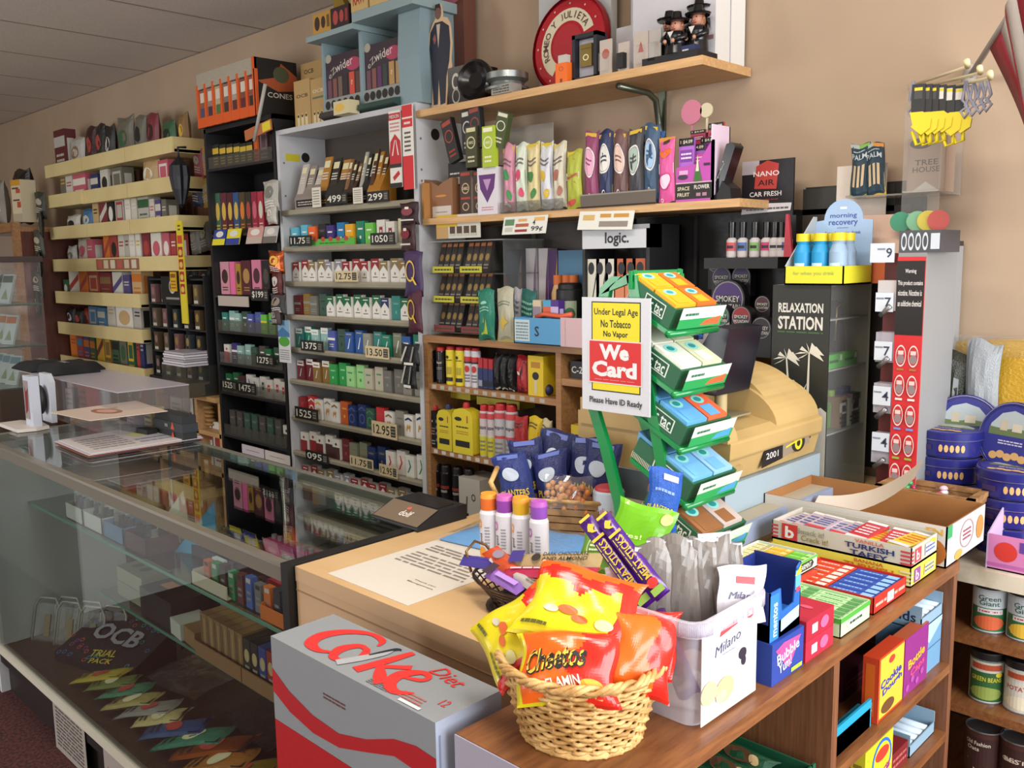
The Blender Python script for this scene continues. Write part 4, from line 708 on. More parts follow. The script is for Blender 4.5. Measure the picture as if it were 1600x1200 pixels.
 for a,b,c_,d in((-w/2,-w/2+.012,0,h),(w/2-.012,w/2,0,h),(-w/2,w/2,0,.01),(-w/2,w/2,h-.012,h)):mb.box(a,b,-.02,.02,c_,d,'#1a1a22')
 mb.build('case',t);mb=MB();mb.box(-w/2+.013,w/2-.013,.0,.019,.011,h-.013,'#a8a5aec');mb.build('lining',t)
 mb=MB();mb.box(-.022,.022,-.012,-.0005,h*.3,h*.78,'#83703cf');mb.decals(Frame((-.022,-.0121,h*.3),(.044,0,0),(0,0,h*.48)),[('o',.5,.4,.25,.14,.3,'#e8dcb0'),('r',0,.78,1,.81,'#4a3f20')]);mb.build('lighter',t)
 for i,(pl,pr,pt,c)in enumerate(((937,957,62,'red'),(966,984,66,'black'),(990,1014,50,'red'),(1014,1034,45,'clear'))):
  x,w,h=item_px(pl,pr,pt,ZW,2.165);t=thing('blister_pack',f"blister pack with {['a red lighter','a black lighter','a red triangle','no visible colour'][i]} on the wall shelf, {ORD[i]} from left",'blister pack',(x,2.165,ZW),group='blister packs on the wall shelf')
  mb=MB();mb.cbox(w*.95,.003,h,'#b5a79c' if i!=3 else '#aaa39d');mb.decals(mb.face('F',w*.95,.003,h),[('p',[(.3,.45),(.5,.75),(.7,.45)],'#a8382c')]if i==2 else[('e',.5,.6,.3,.14,'#a84a34')]if i==0 else[]);mb.build('card',t)
  mb=MB();mb.box(-w*.28,w*.28,-.02,-.002,h*.12,h*.62,'#141416' if i==1 else CLEAR);mb.build('blister',t)
 # white boxes behind
 for i,(pl,pr,pt,Y,lb)in enumerate(((960,1045,30,2.25,'low pale grey box behind the blister packs'),(986,1050,0,2.30,'tall pale box with red triangle crest behind the figurines'))):
  x,w,h=item_px(pl,pr,pt if i==0 else-30,ZW,Y);h=.155 if i==0 else .33;mb=MB();mb.box(-w/2,w/2+(.09 if i else 0),0,.04,0,h,'#b8b4b6');fr=Frame((-w/2,-.0005,0),(w,0,0),(0,0,h))
  mb.decals(fr,[('p',[(.5,.62),(.68,.74),(.6,.84),(.42,.82)],'#8f3030'),('e',.52,.75,.08,.05,'#b8b4b6'),('p',[(.3,.6),(.44,.66),(.42,.68)],'#5a4a44'),('p',[(.7,.6),(.58,.66),(.6,.68)],'#5a4a44'),('r',.55,.5,1,.52,'#5a5458')]if i else[('r',.75,.9,1.0,.93,'#4a4448')])
  one(mb,'cigar_accessory_box',lb,'box',(x,Y+(.0 if i else .01),ZW))
 for i,(pl,pr,pt,Y,lb)in enumerate(((1045,1128,0,2.22,'tall white box behind the figurines'),(1128,1150,0,2.22,'narrow white box, second from shelf end'),)):
  pass
 xe=at_y(1128,90,2.22);
 mb=MB();mb.box(-.28,0,0,.075,0,.30,'#c3c1c6',R='#d8d6d0');mb.decals(Frame((-.28,-.0005,0),(.28,0,0),(0,0,.3)),[('r',.15,.94,.8,.99,'#b06a5c'),('r',.8,.2,.98,.24,'#8a6a6a')]);one(mb,'white_box','large white box at the right end of wall shelf, front one','box',(-1.385,2.235,ZW))
 mb=MB();mb.box(-.28,0,0,.075,0,.27,'#c3c1c6',R='#dcdad4');one(mb,'white_box','large white box at the right end of wall shelf, rear one','box',(-1.383,2.313,ZW))
 mb=MB();mb.box(-.2,0,0,.16,0,.06,'#c3c1c6',R='#d8d6d0');one(mb,'white_box','low white box lying on top of the two end boxes','box',(-1.365,2.235,ZW+.3005))
 mb=MB();mb.cbox(.05,.03,.035,'#1b2550');mb.decals(mb.face('F',.05,.03,.035),[('n',.2,.2,.6,.8,2,'#c9c6c0')]);p=at_y(1105,85,2.16);one(mb,'small_dark_box','tiny navy box in front of the figurines','box',(-1.42,2.165,ZW))
 # figurine group
 x,w,h=item_px(1020,1105,15,ZW,2.19)
 t=thing('figurine_group','figurine of four bandits in wide black hats on a black base','figurine',(x,2.195,ZW));mb=MB();mb.box(-w*.52,w*.5,-.05,.05,0,.02,'#100e0f');mb.build('base',t)
 for i,(fx,fy,fz,sc)in enumerate(((-.24,.01,.02,1.0),(.05,-.03,.02,.80),(.32,.0,.02,.95),(.2,.04,.045,1.0))):
  q=MB();F_=h*.80*sc;fx*=w
  q.lathe([(.0,0),(.030,.0),(.027,F_*.28),(.031,F_*.5),(.024,F_*.62),(.012,F_*.68),(.010,F_*.71)],'#121114g',12,(fx,fy,fz));q.add([(fx-.010,fy-.0305,fz+F_*.60),(fx+.010,fy-.0305,fz+F_*.60),(fx,fy-.032,fz+F_*.42)],[(0,1,2)],'#c9c6c0')
  for sg in(-1,1):q.tube([(fx+sg*.026,fy,fz+F_*.58),(fx+sg*.036,fy-.014,fz+F_*.42),(fx+sg*.016,fy-.034,fz+F_*.33)],[.010,.009,.007],'#121114g',6);q.ball((fx+sg*.013,fy-.037,fz+F_*.32),.006,'#b9836a',seg=6,rings=4)
  q.build('body',t)
  q=MB();hz=fz+F_*.80;q.ball((fx,fy-.002,hz),.0175,'#b07a62',(.92,1,1.15));q.ball((fx,fy-.020,hz-.002),.004,'#a06a54',(1,1,1.4),6,4)
  for sg in(-1,1):q.ball((fx+sg*.007,fy-.0175,hz+.004),.0022,'#1a1210',seg=6,rings=4);q.ball((fx+sg*.018,fy,hz),.004,'#a87058',seg=6,rings=4)
  q.box(fx-.006,fx+.006,fy-.019,fy-.016,hz-.011,hz-.009,'#7a2c28');hd=q.build('head',t)
  q=MB();q.ball((fx,fy+.005,hz-.004),.020,['#1a1412','#7a4a30','#8a5a3a','#2a1c16'][i],(1,.8,1.3));q.build('hair',hd)
  q=MB();q.lathe([(0,.028),(.012,.028),(.015,.012),(.016,.006),(.034,.003),(.036,.006),(.033,.0),(.0,.0)],'#0c0b0dg',14,(fx,fy,hz+.010));q.build('hat',hd)
wall_shelf_items()
ZL=1.7225
def pouch_row():
 # left cluster
 x,w,h=item_px(660,706,278,ZL,2.165);t=thing('pouch_carton','brown wood-printed carton with white panel at left of thin shelf','carton',(x,2.17,ZL));w*=.95
 mb=MB();mb.prism([(-w/2,0),(w/2,0),(w/2,h*.98),(w*.2,h*.9),(0,h*.8),(-w*.2,h*.9),(-w/2,h)],'y',0,.06,'#8a5f40');mb.decals(Frame((-w/2,-.0004,0),(w,0,0),(0,0,h)),[('r',.28,.02,.95,.3,'#c9c0b4'),('e',.6,.55,.2,.03,'#c9843a'),('n',.4,.12,.8,.18,1,'#8a8078')]);mb.build('carton_body',t)
 for i in range(2):
  x,w,h=item_px(714+21*i,733+21*i,267-i,ZL,2.165);mb=MB();mb.cbox(w*.92,.05,h,'#3d2c28',R='#b9a898');mb.decals(mb.face('F',w*.92,.05,h),[('r',.08,.9,.92,.97,'#a8402c'),('o',.5,.62,.34,.12,.2,'#c9ab7c'),('r',.08,.38,.92,.43,'#a8402c'),('o',.5,.22,.3,.09,.25,'#c9ab7c'),('t',.5,.62,.07,'1882','#d8c8a4',.5)])
  one(mb,'cigarillo_box',f"dark brown box with heart emblem, {['left','right'][i]} of a pair on thin shelf",'box',(x,2.2,ZL))
 x,w,h=item_px(752,783,262,ZL,2.16);mb=MB();mb.cbox(w,.05,h,'#d4cfd4');mb.decals(mb.face('F',w,.05,h),[('p',[(.08,.85),(.92,.85),(.85,.55),(.5,.25),(.15,.55)],'#5c2a6c'),('p',[(.3,.75),(.7,.75),(.5,.5)],'#b58ab5'),('n',.2,.08,.8,.18,2,'#c47a8c')]);one(mb,'cigarillo_box','white box with a purple shield beside the two dark brown boxes','box',(x,2.165,ZL))
 # clear display with green/black packs above
 x=at_y(730,260,2.2).x;t=thing('cigarillo_stand','black tiered stand of green and black cigarillo packs above thin shelf','stand',(x,2.26,ZL));z1=at_y(720,262,2.2).z-ZL
 mb=MB();mb.box(-.10,.11,-.02,.08,0,z1,'#2a2320');mb.box(-.10,.0,-.06,-.02,z1-.06,z1+.02,'#121214');mb.decals(Frame((-.10,-.0605,z1-.06),(.1,0,0),(0,0,.08)),[('r',.05,.05,.6,.35,'#c9c4ba'),('n',.1,.45,.9,.6,1,'#c9c4ba')]);mb.build('stand_body',t)
 for i,(px,pb,pt,c,k,lean)in enumerate(((712,252,182,'#1b1718','#9c3a28',.3),(735,240,172,'#17171a','#c9c4ba',.05),(750,232,166,'#1c1c20','#8a3a2c',.1),(783,230,175,'#3f4a24','#d8d2b8',-.3),(745,262,198,'#3b3a1c','#c9c49a',0),(773,262,198,'#a3b82e','#e8e6c4',0))):
  p,q=at_y(px,pb,2.16),at_y(px,pt,2.16);hh=q.z-p.z;mb=MB();mb.cbox(.055,.02,hh,c);mb.decals(mb.face('F',.055,.02,hh),[('r',.1,.86,.9,.96,k),('o',.5,.6,.38,.15,.2,k),('n',.2,.1,.8,.3,2,k)]+([('t',.5,.6,.07,'1882',k,.5)]if i>3 else[]))
  one(mb,'cigarillo_pack',f"{['black pack with red mark leaning left','black pack with white mark','black pack with rust mark','dark green pack leaning right','olive pack with heart emblem','lime green pack with heart emblem'][i]} on the tiered stand",'pack',(p.x,2.165-.005*i,p.z+.0),rot=(0,-lean,0),group='packs on the tiered stand')
 p,q=at_y(783,262,2.19),at_y(860,210,2.19);mb=MB();mb.box(-.10,.10,0,.004,0,.30,'#a09a90');one(mb,'backing_card','grey backing card behind the small fruit pouches','card',(at_y(830,260,2.3).x,2.3,ZL))
 # fruit pouch set
 S1=[('#c9879c','#b5326c','#3a8a4a'),('#cfd6c4','#2f9a4c','#d0456a'),('#d8c894','#d8a82a','#3f7a3a'),('#cfd0d4','#233f8a','#c9a83a'),('#cfc8b4','#b9a37a','#a86a5a')]
 a_,b_=at_y(786,325,2.15).x,at_y(884,320,2.15).x
 mb=MB();mb.box(a_,b_,2.135,2.138,ZL,ZL+.035,SMOKE);mb.box(a_,b_,2.135,2.2,ZL,ZL+.004,SMOKE);mb=one(mb,'pouch_tray','clear front tray under the small fruit pouches','tray')
 for i,(b0,c1,c2)in enumerate(S1):
  w=(b_-a_)/5;x=a_+w*(i+.5);h=at_y(790+20*i,228-i*.5,2.16).z-ZL
  mb=bagm(b0,w*.98,h,.03,[('r',.04,.88,.96,.97,'#c9b02a'),('p',[(.05,.05),(.95,.3),(.95,.62),(.05,.35)],c1),('e',.4,.52,.26,.08,c2),('e',.65,.25,.22,.07,c2),('n',.15,.66,.85,.78,2,'#6a5a5c'),('e',.5,.1,.3,.03,'#e0dcd4')],'c',i+5,10,14)
  one(mb,'fruit_pouch',f"small shiny {['pink','green and pink','yellow','navy blue','tan'][i]} pouch in the left tray on thin shelf",'pouch',(x,2.158,ZL+.005),group='small pouches in the left tray')
 x,w,h=item_px(886,910,235,ZL,2.15);mb=bagm('#a8b03c',w,h,.025,[('r',.05,.9,.95,.98,'#c9b02a'),('p',[(0,.7),(.6,.85),(1,.7),(.4,.6)],'#d8682a'),('r',.05,.5,.95,.62,'#e0d8c8'),('t',.5,.56,.06,'swisher' if False else 'sweet','#b0343c',.8),('p',[(0,.3),(.7,.45),(1,.3),(.3,.2)],'#d8682a'),('e',.4,.12,.3,.05,'#c0403a')],'c',9,10,14);one(mb,'fruit_pouch','orange and green pouch standing between the two trays','pouch',(x,2.15,ZL))
 a_,b_=at_y(912,318,2.15).x,at_y(1029,315,2.15).x
 mb=MB();mb.box(a_,b_,2.135,2.138,ZL,ZL+.04,'#5d5248');mb.box(a_,b_,2.135,2.2,ZL,ZL+.004,SMOKE);mb.box(a_,b_,2.1345,2.1349,ZL+.036,ZL+.04,'#8a8278');one(mb,'pouch_tray','brown front tray under the tall dark pouches','tray')
 S2=[('#8a3a62','#c0477c','#d8a0b8'),('#1f2a52','#c9a82a','#d8d4cc'),('#6a4a4a','#c98a70','#d8b8a8'),('#3c3a40','#6a3a7a','#9fb0a4'),('#34506e','#b03a5c','#9ab8d8')]
 for i,(b0,c1,c2)in enumerate(S2):
  w=(b_-a_)/5;x=a_+w*(i+.5);h=at_y(923+23*i,[209,207,207,205,197][i],2.16).z-ZL
  mb=bagm(b0,w*.98,h,.03,[('r',.1,.92,.9,.97,'#c9a83a'),('p',[(0,.28),(1,.12),(1,.30),(0,.40)],c1),('e',.5,.6,.34,.17,c2),('o',.5,.6,.40,.2,.12,'#d8d4d0'),('n',.3,.55,.7,.66,2,b0),('o',.5,.14,.12,.045,.35,'#d8d4d0')],'c',i+31,10,14)
  one(mb,'blunt_wrap_pouch',f"tall {['magenta','navy and yellow','rose brown','charcoal and violet','steel blue and pink'][i]} pouch in the right tray on thin shelf",'pouch',(x,2.158,ZL+.005),group='tall pouches in the right tray')
 mb=bagm('#3a6aa8',.13,.06,.02,[('n',.1,.1,.9,.9,2,'#c9c43a')],'c',77,8,5);p=at_y(1012,195,2.2);one(mb,'blunt_wrap_pouch','blue crinkled pouch top behind the steel blue pouch','pouch',(p.x,2.195,ZL+.145))
 x,w,h=item_px(1031,1056,217,ZL,2.15);mb=bagm('#d8589a',w,h,.02,[('r',0,.84,1,1,'#c8862a'),('r',.3,.93,.7,.98,'#3a3420'),('e',.5,.78,.4,.06,'#d8682a'),('r',.0,.44,1,.6,'#e8d8dc'),('e',.5,.35,.36,.11,'#f0c8dc'),('o',.5,.35,.4,.13,.15,'#c0306c'),('o',.3,.06,.08,.03,.4,'#e8d8dc')],'c',12,10,14);one(mb,'blunt_wrap_pouch','bright pink pouch with orange top beside the purple display','pouch',(x,2.148,ZL))
 # purple display box
 x0,x1=at_y(1056,310,2.15).x,at_y(1112,308,2.15).x;w=x1-x0;t=thing('flower_display_box','purple display box of wraps with black lettered base','display box',((x0+x1)/2,2.15,ZL));H=at_y(1108,186,2.2).z-ZL
 mb=MB();mb.prism([(-w/2,0),(w/2,0),(w/2,H*.72),(w*.1,H*.45),(-w/2,H*.42)],'y',0,.012,'#b84aa8');mb.box(w/2-.004,w/2,0,.09,0,H*.9,'#e6cfe2');mb.box(-w/2,w/2,.085,.09,0,H*.9,'#8f3a84')
 mb.decals(Frame((-w/2,-.0004,0),(w,0,0),(0,0,H)),[('r',0,.03,1,.22,'#17120f'),('r',0,.22,1,.235,'#c8a8b0'),('t',.22,.16,.045,'SPACE','#d8cfae',.34),('t',.22,.085,.045,'FRUIT','#d8cfae',.34),('t',.73,.17,.05,'FLOWER','#e8e2da',.42),('r',.58,.06,.7,.1,'#a8788c'),('r',.75,.06,.87,.1,'#a8788c'),('p',[(.5,.24),(.54,.36),(.6,.52),(.68,.36),(.74,.24)],'#3a6a2a'),('p',[(.56,.36),(.61,.56),(.65,.36)],'#e0d8c0'),('e',.2,.30,.14,.03,'#3a2a3c'),('r',.1,.33,.35,.38,'#d8a0cc'),('r',.78,.42,.95,.45,'#3a1a34')]);mb.build('tray',t)
 for i,(fx,zz,hh,c,c2)in enumerate(((.0,.30,.48,'#a864c4','#7a3a9c'),(.14,.3,.40,'#9a5ab8','#c84aa0'),(.28,.42,.36,'#7a3a8a','#c84aa0'),(.36,.55,.40,'#c04050','#8d1f3a'),(-.0,.68,.22,'#b03a5a','#8a2a3a'))):
  q=MB();q.box(-w/2+fx*w*1.6,-w/2+fx*w*1.6+w*.42,.014+.014*i,.022+.014*i,zz*H,(zz+hh)*H,c);q.decals(Frame((-w/2+fx*w*1.6,.0135+.014*i,zz*H),(w*.42,0,0),(0,0,hh*H)),[('r',0,.8,1,1,'#141012'),('t',.5,.9,.1,'1 $4.09','#d8d0b8',.8),('r',.1,.4,.9,.7,c2),('n',.15,.45,.85,.65,2,'#e8d8e8')]);q.build('wrap_pack',t,label='purple wrap pack' if i<3 else 'red wrap pack')
 for i,(px,py,c)in enumerate(((1080,175,'#c07088'),(1103,172,'#c9c0a0'))):
  p=at_y(px,py,2.22);mb=MB();mb.lathe([(0,0),(.034 if i==0 else .02,0),(.034 if i==0 else .02,.004),(0,.004)],c,18,(0,0,0),'y');mb.box(-.003,.003,0,.003,-.06,0,c)
  one(mb,'pop_up_topper',['round pink topper above the purple display','cream topper with black outline above the purple display'][i],'topper',(p.x,2.225,p.z))
 p,q=at_y(1140,312,2.17),at_y(1155,228,2.17);t=thing('cordless_phone','black cordless phone leaning on its stand at the end of thin shelf','phone',(p.x-.04,2.19,ZL))
 mb=MB();Lp=q.z-p.z;mb.prism([(-.02,0),(.006,0),(.055,Lp),(.045,Lp+.012),(.028,Lp+.008)],'y',-.022,.022,'#131214g');mb.decals(Frame((-.02,-.0225,0),(.06,0,Lp*.75),(-.03,0,.01)),[('r',.1,.3,.9,.38,'#8a8888')]);mb.build('handset',t,bevel=.004)
 mb=MB()
 for k in range(5):mb.ball((-.012+.008*k,-.023,.02+.02*k),.003,'#8f8f94',seg=6,rings=4)
 mb.build('keypad',t);mb=MB();mb.prism([(-.025,0),(.05,0),(.045,.03),(.02,.05),(.008,.02)],'y',-.028,.028,'#0f0f10');mb.build('cradle',t)
 # two price cards clipped under the shelf lip
 for i,(pl,pr,pt,pb)in enumerate(((788,856,331,360),(906,991,323,353))):
  a_,b_=at_y(pl,pt,2.13),at_y(pr,pt,2.13);w=b_.x-a_.x;h=at_y((pl+pr)/2,pt,2.13).z-at_y((pl+pr)/2,pb,2.13).z;mb=MB();mb.cbox(w,.003,h,'#d9d9d0');F=mb.face('F',w,.003,h)
  mb.decals(F,[('r',.04,.5,.26,.85,'#5a7f5c'),('r',.06,.15,.24,.4,'#b9b9ac'),('r',.35,.7,.55,.85,'#d0a060'),('r',.3,.4,.6,.58,'#a85a3a'),('r',.3,.12,.58,.26,'#8d3030'),('r',.72,.7,.95,.9,'#d8a860'),('t',.72,.62,.28,'4','#2a2a28'),('t',.80,.25,.32,'99¢','#2a2a28',.26)]if i==0 else[('r',.08,.5,.3,.8,'#c9a468'),('r',.4,.65,.6,.85,'#c08a3a'),('r',.65,.65,.92,.85,'#c08a3a'),('r',.4,.15,.92,.45,'#8a8078')])
  one(mb,'price_card',['white price card reading 4 for 99 cents under the thin shelf','white price card with bar pictures above the white vape sign'][i],'price card',((a_.x+b_.x)/2,2.118,ZL-.012-h),rz=0,rot=(-.22,.03*i,0))
pouch_row()
# ================================================================== oak bookcase below, x -2.55..
OX0,OXM,OX1=-2.55,-1.885,-1.24
def bookcase():
 t=thing('oak_bookcase','oak bookcase with fluids and bottles right of the white cabinet','bookcase',((OX0+OX1)/2,2.14,0));c=(OX0+OX1)/2;a,b,m_=OX0-c,OX1-c,OXM-c
 mb=MB();mb.box(a,b,0,.255,1.274,1.30,OAK);mb.build('top',t)
 for x in(a,m_-.012,b-.02):mb=MB();mb.box(x,x+.022,0.001,.25,0,1.274,OAK);mb.build('upright',t)
 for z in(1.10,.856,.60,.3):
  mb=MB();mb.box(a+.022,m_-.012,.004,.25,z,z+.022,OAK);
  if z<1:
   for k in range(13):mb.box(a+.04+.045*k,a+.062+.045*k,.0025,.004,z+.004,z+.018,'#c9c2b4')
  else:
   for k in range(13):mb.box(a+.04+.045*k,a+.062+.045*k,.0025,.004,z+.004,z+.018,'#b0a898')
  mb.build('shelf',t)
 mb=MB()
 for z in(1.17,.93,.6):mb.box(m_+.01,b-.02,.004,.25,z,z+.022,OAK)
 mb.build('shelf',t);mb=MB();mb.box(a,b,.25,.256,0,1.274,'#4a3222');mb.build('back_panel',t)
 mb=MB();mb.box(a,b+.35,.225,.254,1.301,1.695,'#3c322c',);o=mb.build('dark_wall_panel');o.location=(c,2.14,0);o['kind']='structure'
 mb=MB();mb.box(-1.75,-1.18,2.335,2.394,1.301,1.695,'#0f0e10');mb.box(-1.755,-1.74,2.30,2.394,1.301,1.695,'#1a191b');mb.box(-1.50,-1.49,2.32,2.335,1.3,1.69,'#1b1a1d');o=one(mb,'black_display_panel','tall black glossy panel behind the round-topped tin displays','panel')
 mb=MB();mb.box(-1.175,-.86,2.37,2.396,1.0,1.755,'#1c1a18');mb.box(-1.18,-.93,2.365,2.37,1.68,1.75,'#2c2a26');one(mb,'black_display_panel','low black panel behind the freshener poster and drink boxes','panel')
bookcase()
def bottle(parts,name,label,cat,x,y,z,group=None,rz=0):
 """parts: (part name, profile, material, decals for a curved label band or None)"""
 t=thing(name,label,cat,(x,y,z),rz,group)
 for nm,prof,k in parts:
  mb=MB();mb.lathe(prof,k if not isinstance(k,list)else k[0],18,ks=k if isinstance(k,list)else None);mb.build(nm,t)
 return t
def curved_label(t,r,z0,z1,decs,k=None,a0=-2.6,a1=-.55,name='label_print'):
 """artwork wrapped on a can: u runs round the front"""
 mb=MB()
 def fn(u,v,e):a=a0+(a1-a0)*u;rr=r+.0004+e;return Vector((rr*math.cos(a),rr*math.sin(a),z0+(z1-z0)*v))
 if k:
  n=16;vs=[fn(i/n,v,0)for v in(0,1)for i in range(n+1)];mb.add(vs,[(i,i+1,n+2+i,n+1+i)for i in range(n)],k,True)
 fr=Frame((0,0,0),(r*(a1-a0),0,0),(0,0,z1-z0));out=[]
 for d in decs:
  if d[0]=='r': # subdivide wide rectangles round the can
   _,a,b,c,f,kk=d;n=max(1,int((c-a)*12));out+=[('r',a+(c-a)*i/n,b,a+(c-a)*(i+1)/n,f,kk)for i in range(n)]
  elif d[0]=='e':
   _,cu,cv,ru,rv,kk=d;g=lambda t:rv*math.sqrt(max(0,1-t*t));T=[-1+2*i/10 for i in range(11)]
   out+=[('p',[(cu+ru*p,cv-g(p)),(cu+ru*q,cv-g(q)),(cu+ru*q,cv+g(q)),(cu+ru*p,cv+g(p))],kk)for p,q in zip(T,T[1:])]
  else:out.append(d)
 e=.0003
 for d in out:mb.decals(fr,[d],e,fn);e+=.00002
 return mb.build(name,t.children[0]if t.children else t)
def can(x,y,z,r,h,body,cap,decs,name,label,cat='can',group=None,a0=-2.3,a1=-.3,caph=.2):
 t=thing(name,label,cat,(x,y,z),0,group)
 mb=MB();mb.lathe([(0,0),(r*.97,0),(r,.004),(r,h*(1-caph)),(r*.93,h*(1-caph)+.004),(0,h*(1-caph)+.004)],body,18);mb.build('body',t)
 mb=MB();mb.lathe([(r*.86,h*(1-caph)),(r*.86,h*.97),(r*.75,h),(0,h)],cap,18);mb.build('cap',t)
 curved_label(t,r,.004,h*(1-caph),decs,None,a0,a1);return t
def jug(x,y,z,w,h,name,label,body,cap,decs,group=None):
 t=thing(name,label,'bottle',(x,y,z),0,group);d=.045
 mb=MB();mb.prism([(-w/2,0),(w/2,0),(w/2,h*.74),(w*.38,h*.85),(.014,h*.89),(-.014,h*.89),(-w*.38,h*.85),(-w/2,h*.74)],'y',-d/2,d/2,body);mb.decals(Frame((-w/2,-d/2,0),(w,0,0),(0,0,h)),decs,.0006);mb.build('body',t,bevel=.006)
 mb=MB();mb.lathe([(.013,h*.885),(.013,h*.95),(.009,h),(0,h)],cap,12);mb.build('cap',t);return t
def bookcase_items():
 z=1.1225;Y=2.168;g='bottles on the bookcase upper shelf'
 BLK=[('r',0,.62,1,.75,'#141214'),('t',.5,.66,.07,'zippo' if False else 'fluid','#c9c4ba',.5),('r',.2,.1,.8,.4,'#3a3a3e'),('n',.2,.42,.8,.52,2,'#8a8a88')]
 YEL=[('e',.35,.82,.18,.05,'#221c10'),('n',.2,.7,.8,.76,1,'#3a3010'),('r',.25,.3,.75,.52,'#a8962a'),('r',.15,.08,.85,.2,'#1c1810')]
 for i,px in enumerate((672,688)):
  x,w,h=item_px(px-7,px+7,541+i,z,Y);can(x,Y+.005,z,.020,h,'#141214g','#b8262a',BLK,'fluid_bottle',f"black lighter fluid bottle with red cap, {['left','right'][i]} on upper shelf",'bottle',g,caph=.14)
 for i,px in enumerate((704,719)):
  x,w,h=item_px(px-8,px+7,541+i,z,Y);can(x,Y+.005,z,.021,h,'#d8c42a','#b8262a',YEL,'fluid_bottle',f"yellow lighter fluid bottle with red cap, {['left','right'][i]} on upper shelf",'bottle',g,caph=.12)
 for i,px in enumerate((731,742)):
  x,w,h=item_px(px-6,px+6,543+i,z,Y);can(x,Y+.005,z,.0175,h,'#c9c4c8','#b8262a',[('r',0,.72,1,.86,'#b8262a'),('r',0,.66,1,.72,'#2a2426'),('e',.5,.5,.28,.1,'#b8262a'),('n',.2,.1,.8,.36,3,'#6a6a72')],'butane_can',f"white butane can with red cap, {['left','right'][i]} of a pair",'can',g,caph=.1)
 for i in range(3):
  x,w,h=item_px(749+8*i,757+8*i,556+i,z,Y);mb=MB();mb.cbox(w*.9,.02,h*.62,'#27305e',F='#27305e');mb.cbox(w*.8,.018,h*.3,'#a8242c',h*.62);mb.decals(mb.face('F',w*.9,.02,h*.62),[('r',.1,.1,.9,.4,['#8f8f9c','#141416','#141416'][i])]);one(mb,'utility_lighter',f"blue lighter with red top, {ORD[i]} of three on bookcase upper shelf",'lighter',(x,Y+.0,z+.002),group='blue lighters on the bookcase')
 for i in range(3):
  x,w,h=item_px(772+11*i,783+11*i,553+i,z,Y);mb=bagm('#131214',w*1.0,h,.05,[('n',.1,.02,.9,.12,1,'#b9b5ac')],'c',i+60,6,10);one(mb,'black_pouch',f"black fluid pouch, {ORD[i]} of three beside the red pouch",'pouch',(x,Y+.01,z),group='black pouches on the bookcase')
 x,w,h=item_px(806,827,556,z,Y);mb=bagm('#a8242c',w,h,.05,[('p',[(.5,.1),(.9,.1),(.9,.8),(.7,.9),(.55,.5)],'#1a1416'),('r',.35,.5,.55,.58,'#d8d4ca')],'c',71,8,10);one(mb,'red_pouch','red pouch with black figure next to the yellow bag','pouch',(x,Y+.01,z))
 x,w,h=item_px(828,862,556,z,Y);mb=MB();mb.cbox(w*.7,.09,h,'#d8b81f');mb.decals(mb.face('F',w*.7,.09,h),[('e',.5,.5,.22,.1,'#1c1810'),('r',.2,.7,.8,.85,'#b07a20'),('r',.4,.05,.6,.4,'#c9bd94')]);one(mb,'yellow_box','yellow carton at right of bookcase upper shelf','box',(x-.01,Y+.03,z))
 mb=MB();mb.ball((0,0,.02),.026,'#26264a',(1,.8,.8));p=at_y(860,600,2.2);one(mb,'blue_bundle','small dark blue bundle right of the yellow carton','bundle',(p.x,2.18,z))
 # second shelf
 z=.8785;Y=2.172;g='containers on the bookcase middle shelf'
 x,w,h=item_px(667,691,633,z,Y);jug(x,Y+.0,z,w,h,'fluid_can','large black lighter fluid can at left of middle shelf','#151315g','#b8262a',[('t',.4,.64,.05,'fluid','#c9c4ba',.5),('n',.2,.3,.8,.5,3,'#8a6a64'),('n',.2,.06,.8,.2,2,'#8a8a88')]+[('e',.9,.2+.15*k,.05,.04,'#6d6a66')for k in range(4)],g)
 YJ=[('e',.3,.68,.18,.04,'#221c10'),('r',.72,.62,.78,.76,'#b04a2a'),('n',.2,.5,.8,.56,1,'#3a3010'),('n',.2,.38,.8,.46,2,'#b8862a'),('r',.15,.14,.85,.26,'#1c1810')]
 x,w,h=item_px(692,715,631,z,Y);jug(x,Y-.01,z,w*.98,h,'fluid_jug','smaller yellow fluid jug with dark cap on middle shelf','#d0bc28','#2a2a4a',YJ,g)
 x,w,h=item_px(716,748,628,z,Y);jug(x,Y-.01,z,w*.98,h,'fluid_jug','larger yellow fluid jug with red cap on middle shelf','#d8c42a','#b8262a',YJ,g)
 for i,(pl,pr,c,lo,pt)in enumerate(((751,762,'#c9bcc0','#c9c02a',632),(763,774,'#c9bcc0','#c9c02a',633),(775,791,'#b9b4b8','#a8a4a4',630),(792,807,'#b9b4b8','#a8a4a4',632))):
  x,w,h=item_px(pl,pr,pt,z,Y);can(x,Y,z,w/2*.96,h,c,'#b8262a',[('r',0,0,1,.5,lo),('t',.5,.66,.09,'butane' if i<2 else 'topo','#2a2a3a',.8),('r',0,.44,1,.5,'#c4464a' if i>1 else '#c9c4b0'),('r',0,.86,1,.98,'#c4464a'),('n',.2,.1,.8,.38,3,'#7a7a70')],'butane_can',f"{['slim yellow and white','second slim yellow and white','grey and white','second grey and white'][i]} butane can with red cap on middle shelf",'can',g,caph=.14)
